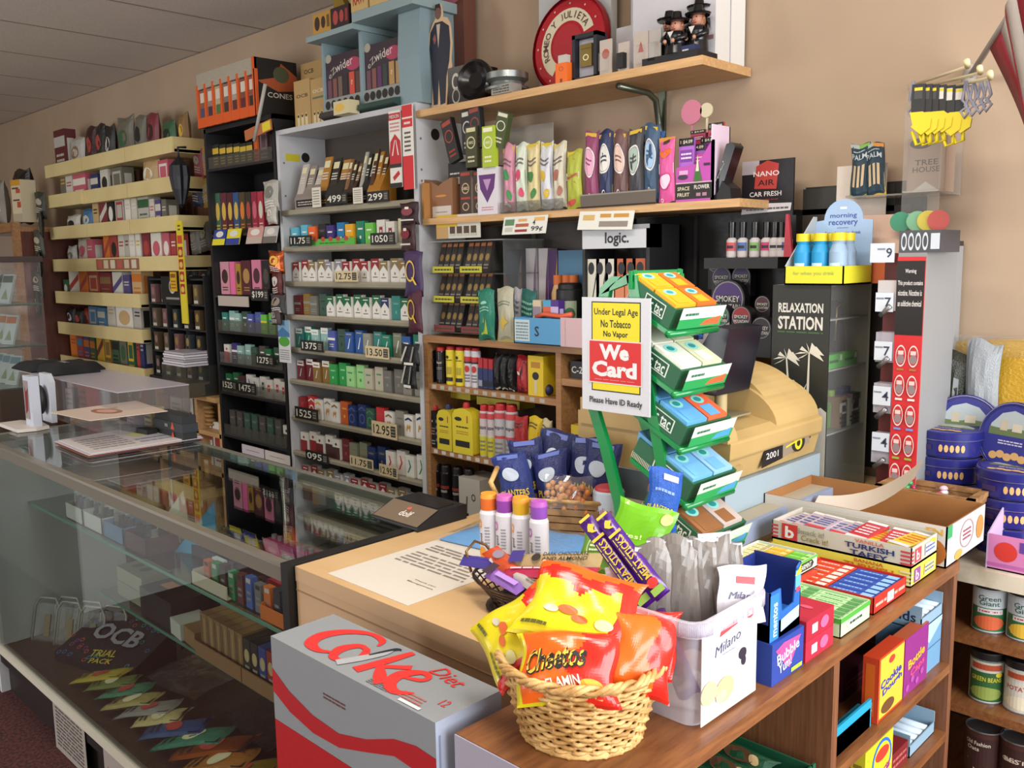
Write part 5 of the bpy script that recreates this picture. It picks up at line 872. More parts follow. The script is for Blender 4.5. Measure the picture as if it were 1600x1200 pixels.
 for i,(pl,pr,c,c2,pt)in enumerate(((808,829,'#a8262a','#c8862a',647),(830,851,'#d8b81f','#a8402a',648),(852,866,'#c9bd94','#a8402a',652))):
  x,w,h=item_px(pl,pr,pt,z,Y);mb=bagm(c,w,h*.97,.04,[('r',.1,.66,.9,.74,c2),('r',.05,.1,.95,.5,c2 if i!=1 else '#8d1f24'),('e',.5,.3,.35,.14,'#e0b040'),('n',.2,.78,.8,.9,2,'#3a2a18')],'c',i+90,8,10);one(mb,'tobacco_bag',f"{['red and amber','yellow and red','cream and red'][i]} tobacco bag on bookcase middle shelf",'bag',(x,Y-.01,z),group=g)
 mb=MB();mb.box(-.13,.05,-.03,.05,0,.03,'#b5a32c');p=at_y(705,617,2.2);one(mb,'yellow_roll_box','flat yellow box lying above the left containers','box',(p.x,2.28,z+.175))
 mb=MB();mb.box(-.06,.16,-.03,.05,0,.03,'#b5a32c');p=at_y(735,622,2.2);one(mb,'yellow_roll_box','flat yellow box lying above the red-capped cans','box',(p.x+.04,2.28,z+.165))
 z=.6225
 for i,(px,c)in enumerate(((679,'black'),(694,'black'),(712,'grey'),(730,'grey'))):
  x,w,h=item_px(px-7,px+7,724+3*i,z,Y);can(x,Y+.01,z,.022,h,'#181416g','#141214',[('r',0,.62,1,.7,'#7a2420'),('t',.5,.56,.06,'torch' if False else 'ronson','#c9c4ba',.6),('p',[(.1,0),(.25,.3),(.4,.15),(.5,.42),(.65,.15),(.8,.32),(.9,0)],'#c8481e')],'butane_can',f"black can with orange flames on bookcase lower shelf, {ORD[i]} from left",'can','flame-printed cans on the lower shelf',caph=.16)
 mb=MB();mb.cbox(.11,.12,.17,'#b5b0a4');mb.decals(mb.face('F',.11,.12,.17),[('p',[(.3,.1),(.36,.6),(.42,.6),(.38,.1)],'#4a4640'),('o',.7,.6,.1,.08,.4,'#4a4640')]);p=at_y(752,770,2.2);one(mb,'white_carton','dusty white carton on bookcase lower shelf beside flame cans','carton',(p.x,2.2,z))
 # right bay
 mb=MB();x,w,h=item_px(880,960,590,1.1925,2.2);mb.cbox(.28,.1,.055,'#1a1a1c');mb.decals(mb.face('F',.28,.1,.055),[('t',.10,.5,.4,'C-2','#d0ccc2',.16)]);one(mb,'battery_box','black box printed C-2 in bookcase right bay','box',(-1.72,2.22,1.1925))
 mb=MB();mb.cbox(.22,.1,.05,'#b8962a',F='#c9a82c');mb.cbox(.22,.1,.004,'#2a2418',.05);one(mb,'battery_box','yellow box lying under the C-2 box in right bay','box',(-1.72,2.21,1.1925-.0))if False else None
 mb=MB();mb.cbox(.3,.1,.09,'#c9ac24');mb.decals(mb.face('F',.3,.1,.09),[('t',.16,.5,.35,'TOP','#2a2414',.2)]);one(mb,'tobacco_box','yellow tobacco box in bookcase right bay','box',(-1.70,2.21,.9525))
 mb=MB();mb.cbox(.32,.1,.05,'#17171a');mb.decals(mb.face('F',.32,.1,.05),[('t',.5,.5,.5,'DURACELL','#b9b6ae',.5)]);p=at_y(1090,605,2.2);one(mb,'battery_box','long black battery box in the bookcase behind the register','box',(-1.42,2.20,1.1925))
 # ---- on the bookcase top (z 1.30)
 z=1.3005
 xl,xr=at_y(655,520,2.1).x,at_y(776,520,2.1).x
 t=thing('acrylic_rack','clear acrylic rack of dark cigarillo packs on bookcase left top','rack',((xl+xr)/2,2.2,z));a,b=(xl-xr)/2+.01,(xr-xl)/2;H=at_y(700,378,2.14).z-z
 mb=MB();mb.box(a,a+.003,-.06,.14,0,H,CLEAR);mb.box(b-.003,b,-.06,.14,0,H,CLEAR);mb.box(a,b,-.06,.14,H,H+.004,'#c9ccca'+'d');mb.box(a,b,.13,.14,0,H,SMOKE);mb.build('casing',t)
 for k in range(3):q=MB();q.box(a+.003,b-.003,-.05,.12,.012+k*H/3.2,.016+k*H/3.2,SMOKE);q.build('shelf',t)
 n=0
 for k in range(3):
  for j in range(2):
   for i in range(4):
    mb=MB();c='#2c2624' if(j+k)%2==0 else '#332a26';mb.cbox(.028,.012,.11,c);mb.decals(mb.face('F',.028,.012,.11),[('e',.5,.5,.34,.12,'#8a6f38'),('r',.1,.86,.9,.97,'#a8683a'),('n',.1,.1,.9,.3,2,'#8a857c')])
    row=['bottom','middle','top'][k];x=(xl+xr)/2+a+.03+j*.145+i*.031
    one(mb,'cigarillo_pack',f"dark pack with gold oval, acrylic rack {row} row, {ORD[j*4+i]} from left",'pack',(x,2.175,z+.0165+k*H/3.2),rot=(-.28,0,0),group='packs in the clear acrylic rack')
   mb=MB();mb.box(-.055,.055,-.001,.001,0,.022,'#b9b22c' if k else '#7a2a2c');mb.decals(Frame((-.055,-.0011,0),(.11,0,0),(0,0,.022)),[('n',.1,.2,.9,.8,1,'#3a3a18')]);one(mb,'strip_label',f"{'yellow' if k else 'red'} label strip on acrylic rack {['bottom','middle','top'][k]} row, {['left','right'][j]} half",'label',((xl+xr)/2+a+.085+j*.145,2.139,z+.018+k*H/3.2))
 a_,b_=at_y(682,346,2.15),at_y(751,378,2.15);w=b_.x-a_.x;mb=MB();mb.cbox(w,.003,.082,'#c9c6b8');mb.decals(mb.face('F',w,.003,.082),[('r',0,.5,.5,1,'#c9a42c'),('r',0,0,.28,.5,'#b8935a'),('n',.05,.6,.45,.9,2,'#3a3218')]+[('r',.32+.16*k,.1,.44+.16*k,.5,'#4a3828')for k in range(4)]+[('r',.32+.16*k,.1,.44+.16*k,.2,'#b9b4a8')for k in range(4)])
 one(mb,'advert_card','yellow and white advert card above the acrylic rack','card',((a_.x+b_.x)/2,2.15,z+H+.012))
 x,w,h=item_px(744,770,452,z,2.12);mb=bagm('#1f7a62',w,h,.03,[('r',.1,.9,.9,.96,'#2f9a80'),('e',.5,.72,.2,.03,'#8fc8b0'),('n',.2,.55,.8,.66,2,'#8fc8b0'),('p',[(.3,.1),(.45,.45),(.5,.1)],'#a8b83a'),('p',[(.5,.1),(.62,.4),(.72,.1)],'#a8b83a')],'c',41,10,14);one(mb,'wrap_pouch','shiny green pouch with leaf blades right of acrylic rack','pouch',(x,2.13,z))
 x,w,h=item_px(774,800,449,z,2.13);mb=bagm('#b5b098',w,h,.03,[('r',0,0,1,.35,'#a8984a'),('n',.1,.65,.9,.75,2,'#6a7a68'),('p',[(.5,.5),(.6,.38),(.8,.35),(.6,.28),(.5,.15),(.4,.28),(.2,.35),(.4,.38)],'#c9a83a')],'c',42,10,14);one(mb,'wrap_pouch','beige pouch with a yellow flower beside the green pouch','pouch',(x,2.14,z))
 for i,(pl,pr,pt,c,acc)in enumerate(((801,812,450,'#b9b4b8','#6a6a7a'),(812,834,453,'#1f6a62','#8fc8b0'))):
  x,w,h=item_px(pl,pr,pt,z,2.2);mb=bagm(c,w*1.1,h,.03,[('n',.1,.5,.9,.8,3,acc)],'c',44+i,8,10);one(mb,'wrap_pouch',['pale grey pouch behind the blue box','teal pouch behind the blue box'][i],'pouch',(x,2.21,z))
 # blue box marked S
 a_,b_=at_y(803,535,2.1),at_y(884,538,2.1);x0,x1=a_.x,b_.x;H=at_y(840,497,2.1).z-z;t=thing('blue_storage_box','sky blue open cardboard box marked S on bookcase top','box',((x0+x1)/2,2.16,z));hw=(x1-x0)/2;BC='#4f93c0'
 mb=MB()
 for q in((-hw,hw,-.06,-.056),(-hw,hw,.07,.074),(-hw,-hw+.004,-.06,.07),(hw-.004,hw,-.06,.07)):mb.box(q[0],q[1],q[2],q[3],0,H,BC)
 mb.box(-hw,hw,-.06,.07,0,.003,BC);mb.decals(Frame((-hw,-.0605,0),(2*hw,0,0),(0,0,H)),[('r',.02,.1,.32,.92,'#b9cad0'),('n',.05,.15,.29,.85,6,'#6a7a80'),('t',.46,.5,.38,'S','#14181c')]);mb.build('box_body',t)
 mb=MB();mb.box(-.045,.045,0,.003,0,.09,'#c9a8ac');p=at_y(893,530,2.1);one(mb,'pink_slip','pale pink slip taped beside the blue S box','paper',(p.x,2.10,z),rz=.0)
 for i,(px,c,c2,s_)in enumerate(((840,'#c9b89a','#8a7a8a',0),(856,'#4a9ac0','#c85a3a',0),(868,'#4a2a7a','#b9a8d0',0))):
  x,w,h=item_px(px-6,px+6,466,z,2.14);mb=rnd_pack(w,.03,h-.01,c,c2,'band',i);one(mb,'vape_box',f"{['tan','light blue','purple'][i]} small box standing in the blue S box",'box',(x,2.15,z+.004),group='items in the blue S box')
 mb=MB();mb.tube([(-.07,0,.0),(-.03,-.005,.012),(.03,.004,.006),(.08,0,.014)],.008,'#d05a3a',8);p=at_y(865,494,2.13);one(mb,'orange_tube','orange tube lying over the front of the blue S box','tube',(p.x,2.125,p.z-.006))
 for i,px in enumerate((866,880,891)):
  x,w,h=item_px(px-6,px+5,430,z,2.25);t=bottle([('body',[(0,0),(.022,0),(.022,h*.72),(.014,h*.85),(.014,h*.86)],'#c9a06a' if i==0 else '#a8b0a8'),('cap',[(.016,h*.86),(.016,h),(0,h)],'#c8682c')],'shot_bottle',f"orange-capped bottle behind the blue S box, {ORD[i]} from left",'bottle',x,2.27,z,'orange-capped bottles')
 x,w,h=item_px(872,900,442,z,2.2);can(x,2.215,z,.045,h,'#17191a','#141414',[('r',.05,.45,.95,.8,'#9aa890'),('e',.3,.6,.2,.12,'#5a4a7a'),('e',.7,.55,.2,.12,'#2f5a3a')],'supplement_jar','black jar with pale green label behind the blue S box','jar',caph=.12)
 for i,(pl,pr,pt,c,c2,lb)in enumerate(((787,812,390,'#2a2422','#7a6a60','black picture carton'),(818,834,388,'#c9c2c4','#5a2a62','white and purple carton, left one'),(838,853,388,'#c9c2c4','#5a2a62','white and purple carton, right one'),(853,868,390,'#4a2460','#a8803a','purple carton'),(868,908,391,'#47799c','#47799c','plain steel blue carton'))):
  x,w,h=item_px(pl,pr,pt,z,2.3);mb=MB();mb.cbox(w*.95,.05,h,c);mb.decals(mb.face('F',w*.95,.05,h),[]if i==4 else[('p',[(.6,.05),(1,.05),(1,.95),(.8,.7)],c2),('r',.2,.12,.7,.3,'#8a6a60')]);one(mb,'vape_carton',f"{lb} at the back of bookcase top",'carton',(x,2.335,z))
 # vape display
 x0,x1=at_y(910,400,2.14).x,at_y(1015,400,2.14).x;t=thing('vape_display','white-headed display of slim vape boxes under the thin shelf','display',((x0+x1)/2,2.2,z));hw=(x1-x0)/2;H=at_y(960,352,2.14).z-z
 zh=at_y(960,388,2.14).z-z;mb=MB();mb.box(-hw,hw,-.06,.0,zh,H,'#c2c4c8');mb.box(-hw,hw,-.062,.0,H-.012,H,'#8f9094');mb.box(-hw,-hw+.01,-.06,.1,0,zh,'#17171a');mb.box(hw-.012,hw,-.06,.1,0,H,'#17171a');mb.box(-hw,hw,.09,.1,0,H,'#141416');mb.box(-hw,hw,-.06,.1,.0,.08,'#8f8b70');mb.text(Frame((-hw,-.0605,zh),(2*hw,0,0),(0,0,H-zh-.012)),.53,.48,.042,'logic.','#17171a',None,.0008,0,.02);mb.build('casing',t)
 for i in range(6):
  x=(x0+x1)/2-hw+.035+i*(2*hw-.05)/5.9;hh=at_y(960,402,2.16).z-z-.085;mb=MB();mb.cbox(.046,.03,hh,'#c9c4b6' if i<3 else '#b0562f');mb.decals(mb.face('F',.046,.03,hh),[('e',.32,.85,.26,.10,'#17171a'),('p',[(.3,.25),(.38,.25),(.85,.8),(.76,.8)],'#1f1f22')]if i<3 else[('e',.6,.85,.28,.10,'#17171a'),('r',.1,.3,.9,.6,'#c97a50')]);one(mb,'vape_box',f"{'white slashed' if i < 3 else 'orange-brown'} vape box, {ORD[i]} from left in the white-headed display",'box',(x,2.165,z+.0805),group='boxes in the vape display')
bookcase_items()
# ================================================================== right end of the back wall
def right_wall():
 z=1.3005
 mb=MB();xr=at_y(1168,565,2.14).x;mb.box(-1.238,xr,2.14,2.36,1.276,1.30,OAK);mb.box(xr-.02,xr,2.15,2.36,.9,1.276,OAK);one(mb,'oak_shelf_extension','short oak shelf end under the round-topped tin displays','shelf')
 def tin_card(px0,px1,pyt,pyb,Y,c,cc,label,base=True,tilt=0,txt=None):
  a,b=at_y(px0,pyb,Y),at_y(px1,pyb,Y);w=b.x-a.x;zb=min(a.z,b.z)if not base else z;h=at_y((px0+px1)/2,pyt,Y).z-zb;t=thing('tin_display',label,'display',((a.x+b.x)/2,Y,zb),0,None,(0,tilt,0));n=14
  ol=[(-w/2,0),(w/2,0)]+[(w/2*math.cos(math.pi*i/n),h-w/2+w/2*math.sin(math.pi*i/n))for i in range(n+1)]
  mb=MB();mb.prism(ol,'y',0,.03,'#171518');fr=Frame((-w/2,-.0003,0),(w,0,0),(0,0,h));cv=1-w/2/h;rv=w/2/h
  D=[('e',.5,cv,.46,rv*.92,'#8d8890'),('e',.5,cv,.43,rv*.86,cc),('e',.5,cv-.22*rv,.40,rv*.42,'#18151a'),('t',.5,cv+.0*rv,rv*.32,'SMOKEY','#c9c4bc',.7,tilt*-57),('t',.5,cv-.42*rv,rv*.3,'MOUNTAIN','#c9c4bc',.72,tilt*-57)]
  if c:D=[('p',[(0,0),(1,0),(1,.66),(.8,.62),(.72,.3),(.28,.3),(.2,.62),(0,.66)],c),('r',.0,.02,1,.12,cc),('r',.2,.12,.8,.17,'#d4d0ca'),('e',.5,.6,.25,.09,cc),('e',.5,.46,.24,.05,cc),('e',.5,.36,.24,.05,cc)]+D
  mb.decals(fr,D);mb.build('card',t)
  if c:q=MB();[q.lathe([(0,-.004),(w*.3,-.004),(w*.3,.0)],cc,16,(0,-.001,h*(.35+.12*k)),'y')for k in range(2)];q.build('tin',t)
 tin_card(1106,1124,404,452,2.30,None,'#2a2038','small dark round-topped card at back left of tin displays',False)
 tin_card(1112,1142,416,462,2.27,None,'#3b2458','purple round-topped card, left one behind the large disc',False)
 tin_card(1143,1172,415,462,2.27,None,'#3b2458','purple round-topped card, right one behind the large disc',False)
 tin_card(1110,1162,437,540,2.24,None,'#452a6a','large purple disc display card in the middle of tin displays')
 tin_card(1178,1202,462,520,2.22,None,'#4a1c24','dark red round-topped card right of the large disc',False)
 tin_card(1172,1204,495,560,2.18,None,'#2a2428','black round-topped card at the right end of tin displays')
 tin_card(1076,1107,476,556,2.17,'#8f8a8c','#274f9c','grey tin dispenser with blue round top')
 tin_card(1109,1139,476,557,2.17,'#8f8a8c','#1f6a44','grey tin dispenser with green round top')
 tin_card(1142,1172,478,558,2.17,'#2a1c20','#8d2428','black tin dispenser with red slanted round top',True,.0)
 mb=MB()
 for k in range(4):mb.cbox(.10,.06,.012,['#b0523a','#1f1a1a','#c9c0b8','#1f1a1a'][k],.013*k)
 p=at_y(1068,555,2.17);one(mb,'tin_stack','stack of red and black striped tins left of the blue-topped dispenser','tins',(p.x,2.17,z))
 # freshener poster and its bottles
 zb=at_y(1180,402,2.22).z;a,b=at_y(1160,330,2.3),at_y(1240,330,2.3);w=b.x-a.x;zz=at_y(1200,338,2.3).z;h=at_y(1200,250,2.3).z-zz
 t=thing('air_freshener_display','black display of car fresheners with dark red-marked poster above small bottles','display',((a.x+b.x)/2,2.25,zb-.03));H0=zz-zb+.03
 mb=MB();mb.box(-w/2-.02,w/2+.01,.045,.055,0,H0,'#141315');mb.box(-w/2-.06,w/2+.01,-.05,.05,0,.03,'#141315');mb.build('rack',t)
 q=MB();q.box(-w/2,w/2,.045,.052,H0,H0+h,'#17131a');q.decals(Frame((-w/2,.0447,H0),(w,0,0),(0,0,h)),[('r',0,.76,.34,1,'#a9a0a4'),('p',[(.25,.5),(.68,.48),(.72,.92),(.5,.99),(.28,.9)],'#b03a34'),('t',.48,.76,.09,'NANO','#dcd6d6',.5),('t',.48,.60,.10,'AIR','#1a1216',.32),('t',.47,.40,.085,'CAR FRESH','#d8d4d2',.62),('n',.25,.28,.72,.32,1,'#7a2a30'),('p',[(.0,.05),(.96,.09),(.98,.22),(.03,.24)],'#c9c6c8'),('n',.1,.1,.45,.2,2,'#5a5458'),('n',.52,.1,.92,.18,1,'#5a5458')]);q.build('poster',t)
 for i,(px,c)in enumerate(((1136,'#c8505c'),(1153,'#4a6aa8'),(1172,'#7aa860'),(1190,'#b83a6c'),(1203,'#b9b4b0'),(1214,'#b9b4b0'),(1222,'#4a5a9c'))):
  p=at_y(px,398,2.2);hh=at_y(px,346,2.2).z-zb;bt=thing('freshener_bottle',f"small black-topped spray bottle with {['red','blue','green','pink','white','plain white','blue-white'][i]} label under the dark freshener poster",'bottle',(p.x,2.225,zb+.0002),group='freshener spray bottles')
  m1=MB();m1.lathe([(0,0),(.014,0),(.015,.003),(.015,hh*.48),(.008,hh*.56)],'#c4bcbc',14);m1.build('body',bt);m1=MB();m1.lathe([(.009,hh*.5),(.010,hh*.98),(0,hh)],'#141414g',12);m1.build('cap',bt)
  curved_label(bt,.015,.004,hh*.46,[('r',.0,.35,1,.9,c),('r',.2,.5,.8,.7,'#2a2024')],None,-2.4,-.4)
 p=at_y(1230,385,2.2);mb=MB();mb.prism([(-.01,0),(.015,0),(.0,.11),(-.006,.11)],'y',0,.01,'#b03040');one(mb,'red_freshener','red hanging freshener right of the small spray bottles','freshener',(p.x,2.2,zb-.0))
 # relaxation station case
 Yc=2.06;a,b=at_y(1208,445,Yc),at_y(1298,445,Yc);x0,x1=a.x,b.x;ztop=a.z;zf=.9705;H=ztop-zf;yb=at_x(1363,432,x1).y
 t=thing('relaxation_display','acrylic counter case with black palm tree front panel','display case',((x0+x1)/2,Yc,zf));hw=(x1-x0)/2;D=yb-Yc
 q=MB();q.box(-hw,hw,0,.004,0,H,'#23241f');fr=Frame((-hw,-.0003,0),(2*hw,0,0),(0,0,H))
 def palm(cx,cy,s,lean):
  L=[('p',[(cx-.015,.45),(cx+.035,.45),(cx+lean+.012,cy),(cx+lean-.012,cy)],'#c9c4b4')]
  for k in range(7):an=math.radians(-20+k*37);L.append(('p',[(cx+lean,cy),(cx+lean+s*.55*math.cos(an+.35),cy+s*.16*math.sin(an+.35)+.006),(cx+lean+s*math.cos(an),cy+s*.16*math.sin(an)-.022)],'#c9c4b4'))
  return L
 q.decals(fr,[('t',.5,.895,.045,'RELAXATION','#c9c6bc',.78,0,.03),('t',.5,.825,.062,'STATION','#c9c6bc',.78,0,.03),('n',.1,.775,.9,.79,1,'#3a5a34'),('p',[(0,.3),(1,.3),(1,.42),(.9,.44),(.8,.425),(.7,.45),(.5,.44),(.3,.455),(.2,.43),(.1,.44),(0,.40)],'#b9b4a8'),('r',0,0,1,.31,'#b9b4a8')]+palm(.34,.66,.25,-.06)+palm(.66,.69,.27,.02)+[('p',[(.32,.55),(.4,.5),(.5,.475),(.6,.5),(.66,.55),(.58,.51),(.5,.49),(.42,.505)],'#c9c4b4'),('e',.42,.545,.03,.014,'#c9c4b4'),('p',[(.42,.53),(.5,.5),(.6,.53),(.5,.515)],'#c9c4b4'),('o',.5,.33,.2,.07,.12,'#5a5a58')]);q.build('front_panel',t)
 q=MB();q.box(hw-.003,hw,.004,D,0,H,CLEAR);q.box(-hw,hw,.004,D,H-.003,H,FROST);q.box(-hw,-hw+.003,.004,D,0,H,'#a8a694');q.box(-hw,hw,D-.003,D,0,H,'#a8a694');q.build('casing',t)
 for k,zz in enumerate((.0,.18,.36,.50)):
  zz=zz*H/.6;q=MB();q.box(-hw+.004,hw-.004,.01,D-.01,zz+.002,zz+.006,'#9a9a92');q.build('shelf',t)
 def inside(py,pxs,cols,nm,lab,hh,ww=.03):
  for i,(px,c)in enumerate(zip(pxs,cols)):
   p=at_x(px,py,x1-.03);k=max(.0,round((p.z-zf)/H*.6/.17));lv=[0,.18,.36,.50][int(min(3,k))]*H/.6
   mb=MB();mb.cbox(.04,ww,hh,c);mb.decals(mb.face('R',.04,ww,hh),[('r',.1,.5,.9,.8,'#d8d4ca'),('n',.15,.1,.85,.4,2,'#2a2a2a')]);one(mb,nm,lab[i],'package',(x1-.035,min(p.y,yb-.03),zf+lv+.0065))
 inside(690,(1306,1326,1345),('#a88a6a','#8a6a7a','#7ab858'),'snack_packet',['tan packet at the bottom of palm tree case','mauve packet at the bottom of palm tree case','green and white packet at the bottom of palm tree case'],.08,.045)
 inside(640,(1310,1322,1334),('#1c1a1a','#b9c4b0','#4a2a4a'),'supplement_box',['black supplement box in palm tree case','white bottle-like supplement box in palm tree case','purple supplement box in palm tree case'],.07,.03)
 for i,(px,c)in enumerate(((1306,'#6aa83a'),(1322,'#3a6ab8'),(1332,'#3a5ab0'))):
  p=at_x(px,620,x1-.03);lv=.18*H/.6;bottle([('body',[(0,0),(.016,0),(.017,.06),(.009,.075),(.009,.08)],c),('cap',[(.011,.08),(.011,.095),(0,.096)],'#9ac83a' if i==0 else '#2a3a7a')],'energy_shot',f"{['lime green','blue','deep blue'][i]} energy shot bottle inside palm tree case",'bottle',x1-.045,min(p.y,yb-.03),zf+lv+.0065)
 for i in range(2):mb=MB();mb.box(-.02,.02,-.04,.04,0,.035,'#4faa3c');mb.decals(Frame((.0205,-.04,0),(0,.08,0),(0,0,.035)),[('n',.1,.3,.7,.7,1,'#1f5a1c'),('r',.82,.5,.97,.9,'#c9e0c4')]);one(mb,'green_tray_box',f"bright green tray box on upper shelf of palm tree case, {['left','right'][i]}",'box',(x1-.03,Yc+.06+.085*i,zf+.36*H/.6+.0065),group='green tray boxes in the palm tree case')
 mb=MB();mb.prism([(-.03,0),(.03,0),(.02,.06),(-.0,.12),(-.03,.13),(-.04,.06)],'x',-.01,.01,'#3a2c20g');mb.tube([(.011,-.035,.03),(.011,-.03,.11),(.011,0,.125)],.003,BRASS);one(mb,'curved_bottle','dark curved bottle with gold trim inside the palm tree case','bottle',(x1-.035,Yc+.12,zf+.36*H/.6+.042))
 # recovery shots box on top
 zt=ztop+.0005;a,b=at_y(1240,440,2.07),at_y(1330,436,2.07)
 xa=x0+.035;xb=x1+.035;w=xb-xa;t=thing('recovery_drink_box','yellow and pale blue tray box of blue drink shots with round-topped header','display box',((xa+xb)/2,2.05,zt));d_=.16
 q=MB();YB='#d8cf2e';q.box(-w/2,w/2,0,d_,0,.004,YB)
 for r_ in((-w/2,w/2,0,.003),(-w/2,w/2,d_-.003,d_),(-w/2,-w/2+.003,0,d_),(w/2-.003,w/2,0,d_)):q.box(r_[0],r_[1],r_[2],r_[3],0,.045,YB)
 hb=.155;q.prism([(d_,.045),(d_,hb*1.08),(d_*.9,hb*1.08),(0,.045)],'x',-w/2,-w/2+.003,'#b9c0c4');q.build('tray',t)
 q=MB();n=12;R=.05;ol=[(-w/2,.045),(w/2,.045),(w/2,hb),(R,hb*1.02)]+[(R*math.cos(math.pi*i/n),hb*1.02+R*math.sin(math.pi*i/n))for i in range(n+1)]+[(-R,hb*1.02),(-w/2,hb)]
 q.prism(ol,'y',d_-.006,d_-.003,'#9fbbdc');fr=Frame((-w/2,d_-.0062,0),(w,0,0),(0,0,hb*1.02+R));q.decals(fr,[('t',.5,.8,.07,'morning','#3a4f9c',.46),('t',.5,.71,.07,'recovery','#3a4f9c',.5),('n',.4,.655,.6,.67,1,'#5a6aa8'),('t',.5,.6,.045,'for when you drink','#4a5aa0',.62),('r',.44,.88,.56,.91,'#d8e4f0')]);q.build('header_card',t)
 q=MB();q.decals(Frame((-w/2,-.0004,0),(w,0,0),(0,0,.045)),[('t',.5,.6,.25,'for when you drink','#9ab04a',.7)]);q.build('lettering',t)
 for i in range(3):
  for j in range(2):
   bx=(xa+xb)/2-w/2+.032+i*(w-.06)/2;hh=.118;c='#1c8fc4' if i<2 else '#8fa8c0'
   bt=bottle([('body',[(0,0),(.019,0),(.021,.01),(.021,hh*.62),(.016,hh*.74),(.014,hh*.78),(.016,hh*.84)],c),('cap',[(.017,hh*.84),(.017,hh),(0,hh)],'#d8c41e')],'drink_shot',f"{'blue' if i < 2 else 'pale grey-blue'} drink shot with yellow cap, {['left','middle','right'][i]} of {['front','back'][j]} row in recovery box",'bottle',bx,2.05+.03+.05*j,zt+.005,'drink shots in the recovery box')
   if j==0:curved_label(bt,.021,.01,.07,[('r',.2,.5,.8,.62,'#c4dce8'),('r',.2,.1,.8,.22,'#6ab0d0')])
 xa=x1-.03;yc=2.225;mb=MB();mb.box(-.10,.10,0,.11,0,.05,'#c8a88c',F='#d2693a');mb.prism([(0,.05),(.11,.05),(.11,.17),(.08,.17)],'x',-.10,.10,'#d8b8a4');mb.decals(Frame((.1005,0,0),(0,.11,0),(0,0,.17)),[('e',.3,.35,.25,.15,'#d8682a'),('e',.6,.6,.25,.15,'#d89040')]);mb.box(-.15,-.02,.10,.104,.1,.30,'#d4c8bc');mb.decals(Frame((-.15,.0995,.1),(.13,0,0),(0,0,.2)),[('t',.5,.72,.08,'ADDI','#c8824a',.4),('r',.45,.84,.6,.9,'#c8824a'),('n',.2,.58,.8,.64,1,'#b8a090')]);one(mb,'orange_snack_box','orange and white box with tall cream card behind the recovery box','box',(x1+.035,yc,zt+.0))
 # price column and red panel stand
 Yr=2.10;xa,xm,xb=at_y(1366,560,Yr).x,at_y(1397,560,Yr).x,at_y(1440,560,Yr).x;zt2=at_y(1420,395,Yr).z;H=zt2-.9705;t=thing('vape_pod_stand','tall stand with red panel of round badges and white price cards','stand',((xm+xb)/2,Yr,.9705));o=(xm+xb)/2
 q=MB();q.box(xm-o,xb-o,0,.2,0,H,'#8a8a8a');q.box(xa-o,xm-o,.04,.2,0,H,'#6a2a2c');q.build('casing',t)
 q=MB();q.box(xm-o,xb-o,-.004,0,0,H*.985,'#c4282e');fr=Frame((xm-o,-.0045,0),(xb-xm,0,0),(0,0,H));DD=[('r',.0,.69,1,.97,'#1b1718'),('t',.5,.93,.02,'Warning','#d8d4d0',.4),('t',.5,.885,.022,'This product contains','#d8d4d0',.9),('t',.5,.85,.022,'nicotine. Nicotine is','#d8d4d0',.85),('t',.5,.81,.022,'an addictive chemical','#d8d4d0',.85)]
 for r_ in range(6):
  for c_ in range(2):cx,cz=.27+.46*c_,.61-.115*r_;DD+=[('e',cx,cz,.19,.042,'#d8ccc8'),('e',cx,cz,.165,.036,'#b8282e'),('e',cx,cz-.012,.13,.018,'#8a7a7c'),('r',cx-.1,cz+.005,cx+.1,cz+.02,'#e0c0bc'),('r',cx-.13,cz-.056,cx+.13,cz-.048,['#a86a3a','#d8d4d0','#6a8ad0','#8ab03a','#c9c4c0','#b8505a'][r_])]
 q.decals(fr,DD);q.build('badge_panel',t,label='red panel with white-ringed round badges')
 for i,(py,s_)in enumerate(((395,'9'),(472,'7'),(548,'7'),(618,'4'),(690,'4'))):
  p=at_y(1385-2*i,py,Yr);q=MB();q.box(-.035 if i==0 else-.02,.02,-.006,-.002,-.022,.022,'#c9cfd8');q.decals(Frame((-.02,-.0062,-.022),(.04,0,0),(0,0,.044)),[('t',.72,.5,.5,s_,'#2a3448'),('n',.05,.6,.5,.8,1,'#7a8494')]);q.build('price_card',t,loc=(p.x-o,0,p.z-.9705))
 for i in range(4):q=MB();q.box(xa-o+.002,xm-o-.002,.0,.035,H*(.78-.2*i),H*(.78-.2*i)+.07,'#b9b4b4' if i==0 else FROST);q.tube([(xa-o+.01,.0,H*(.76-.2*i)),(xm-o-.01,-.008,H*(.8-.2*i))],.006,'#8a8688f');q.build('accessory_pack',t)
 q=MB();zc=H;q.box(xm-o,xb-o+.03,0,.12,zc,zc+.05,'#4a4a50');q.decals(Frame((xm-o,-.0005,zc),(xb-xm+.03,0,0),(0,0,.05)),[('o',.12+.17*k,.5,.07,.4,.35,'#c4ccd4')for k in range(4)]+[('r',.76,.15,.97,.85,'#c4ccd4')]);q.build('top_tray',t)
 for i,(px,py,c)in enumerate(((1397,345,'#3a8a6a'),(1423,350,'#7ab08a'),(1440,350,'#c9b848'),(1456,357,'#b8504a'))):
  p=at_y(px,py,2.2);mb=MB();mb.lathe([(0,-.012),(.022,-.012),(.024,-.006),(.024,.004),(0,.004)],c,20,(0,0,.024),'y');mb.lathe([(0,-.0125),(.017,-.0125)],['#2a2420','#4a5a50','#d8cc7a','#c88a80'][i],20,(0,0,.024),'y');one(mb,'round_tin',f"round {['dark green','pale green','yellow','red'][i]} tin standing on edge above the red panel stand",'tin',(p.x,2.24,zt2+.051),rz=.3,group='round tins on the stand')
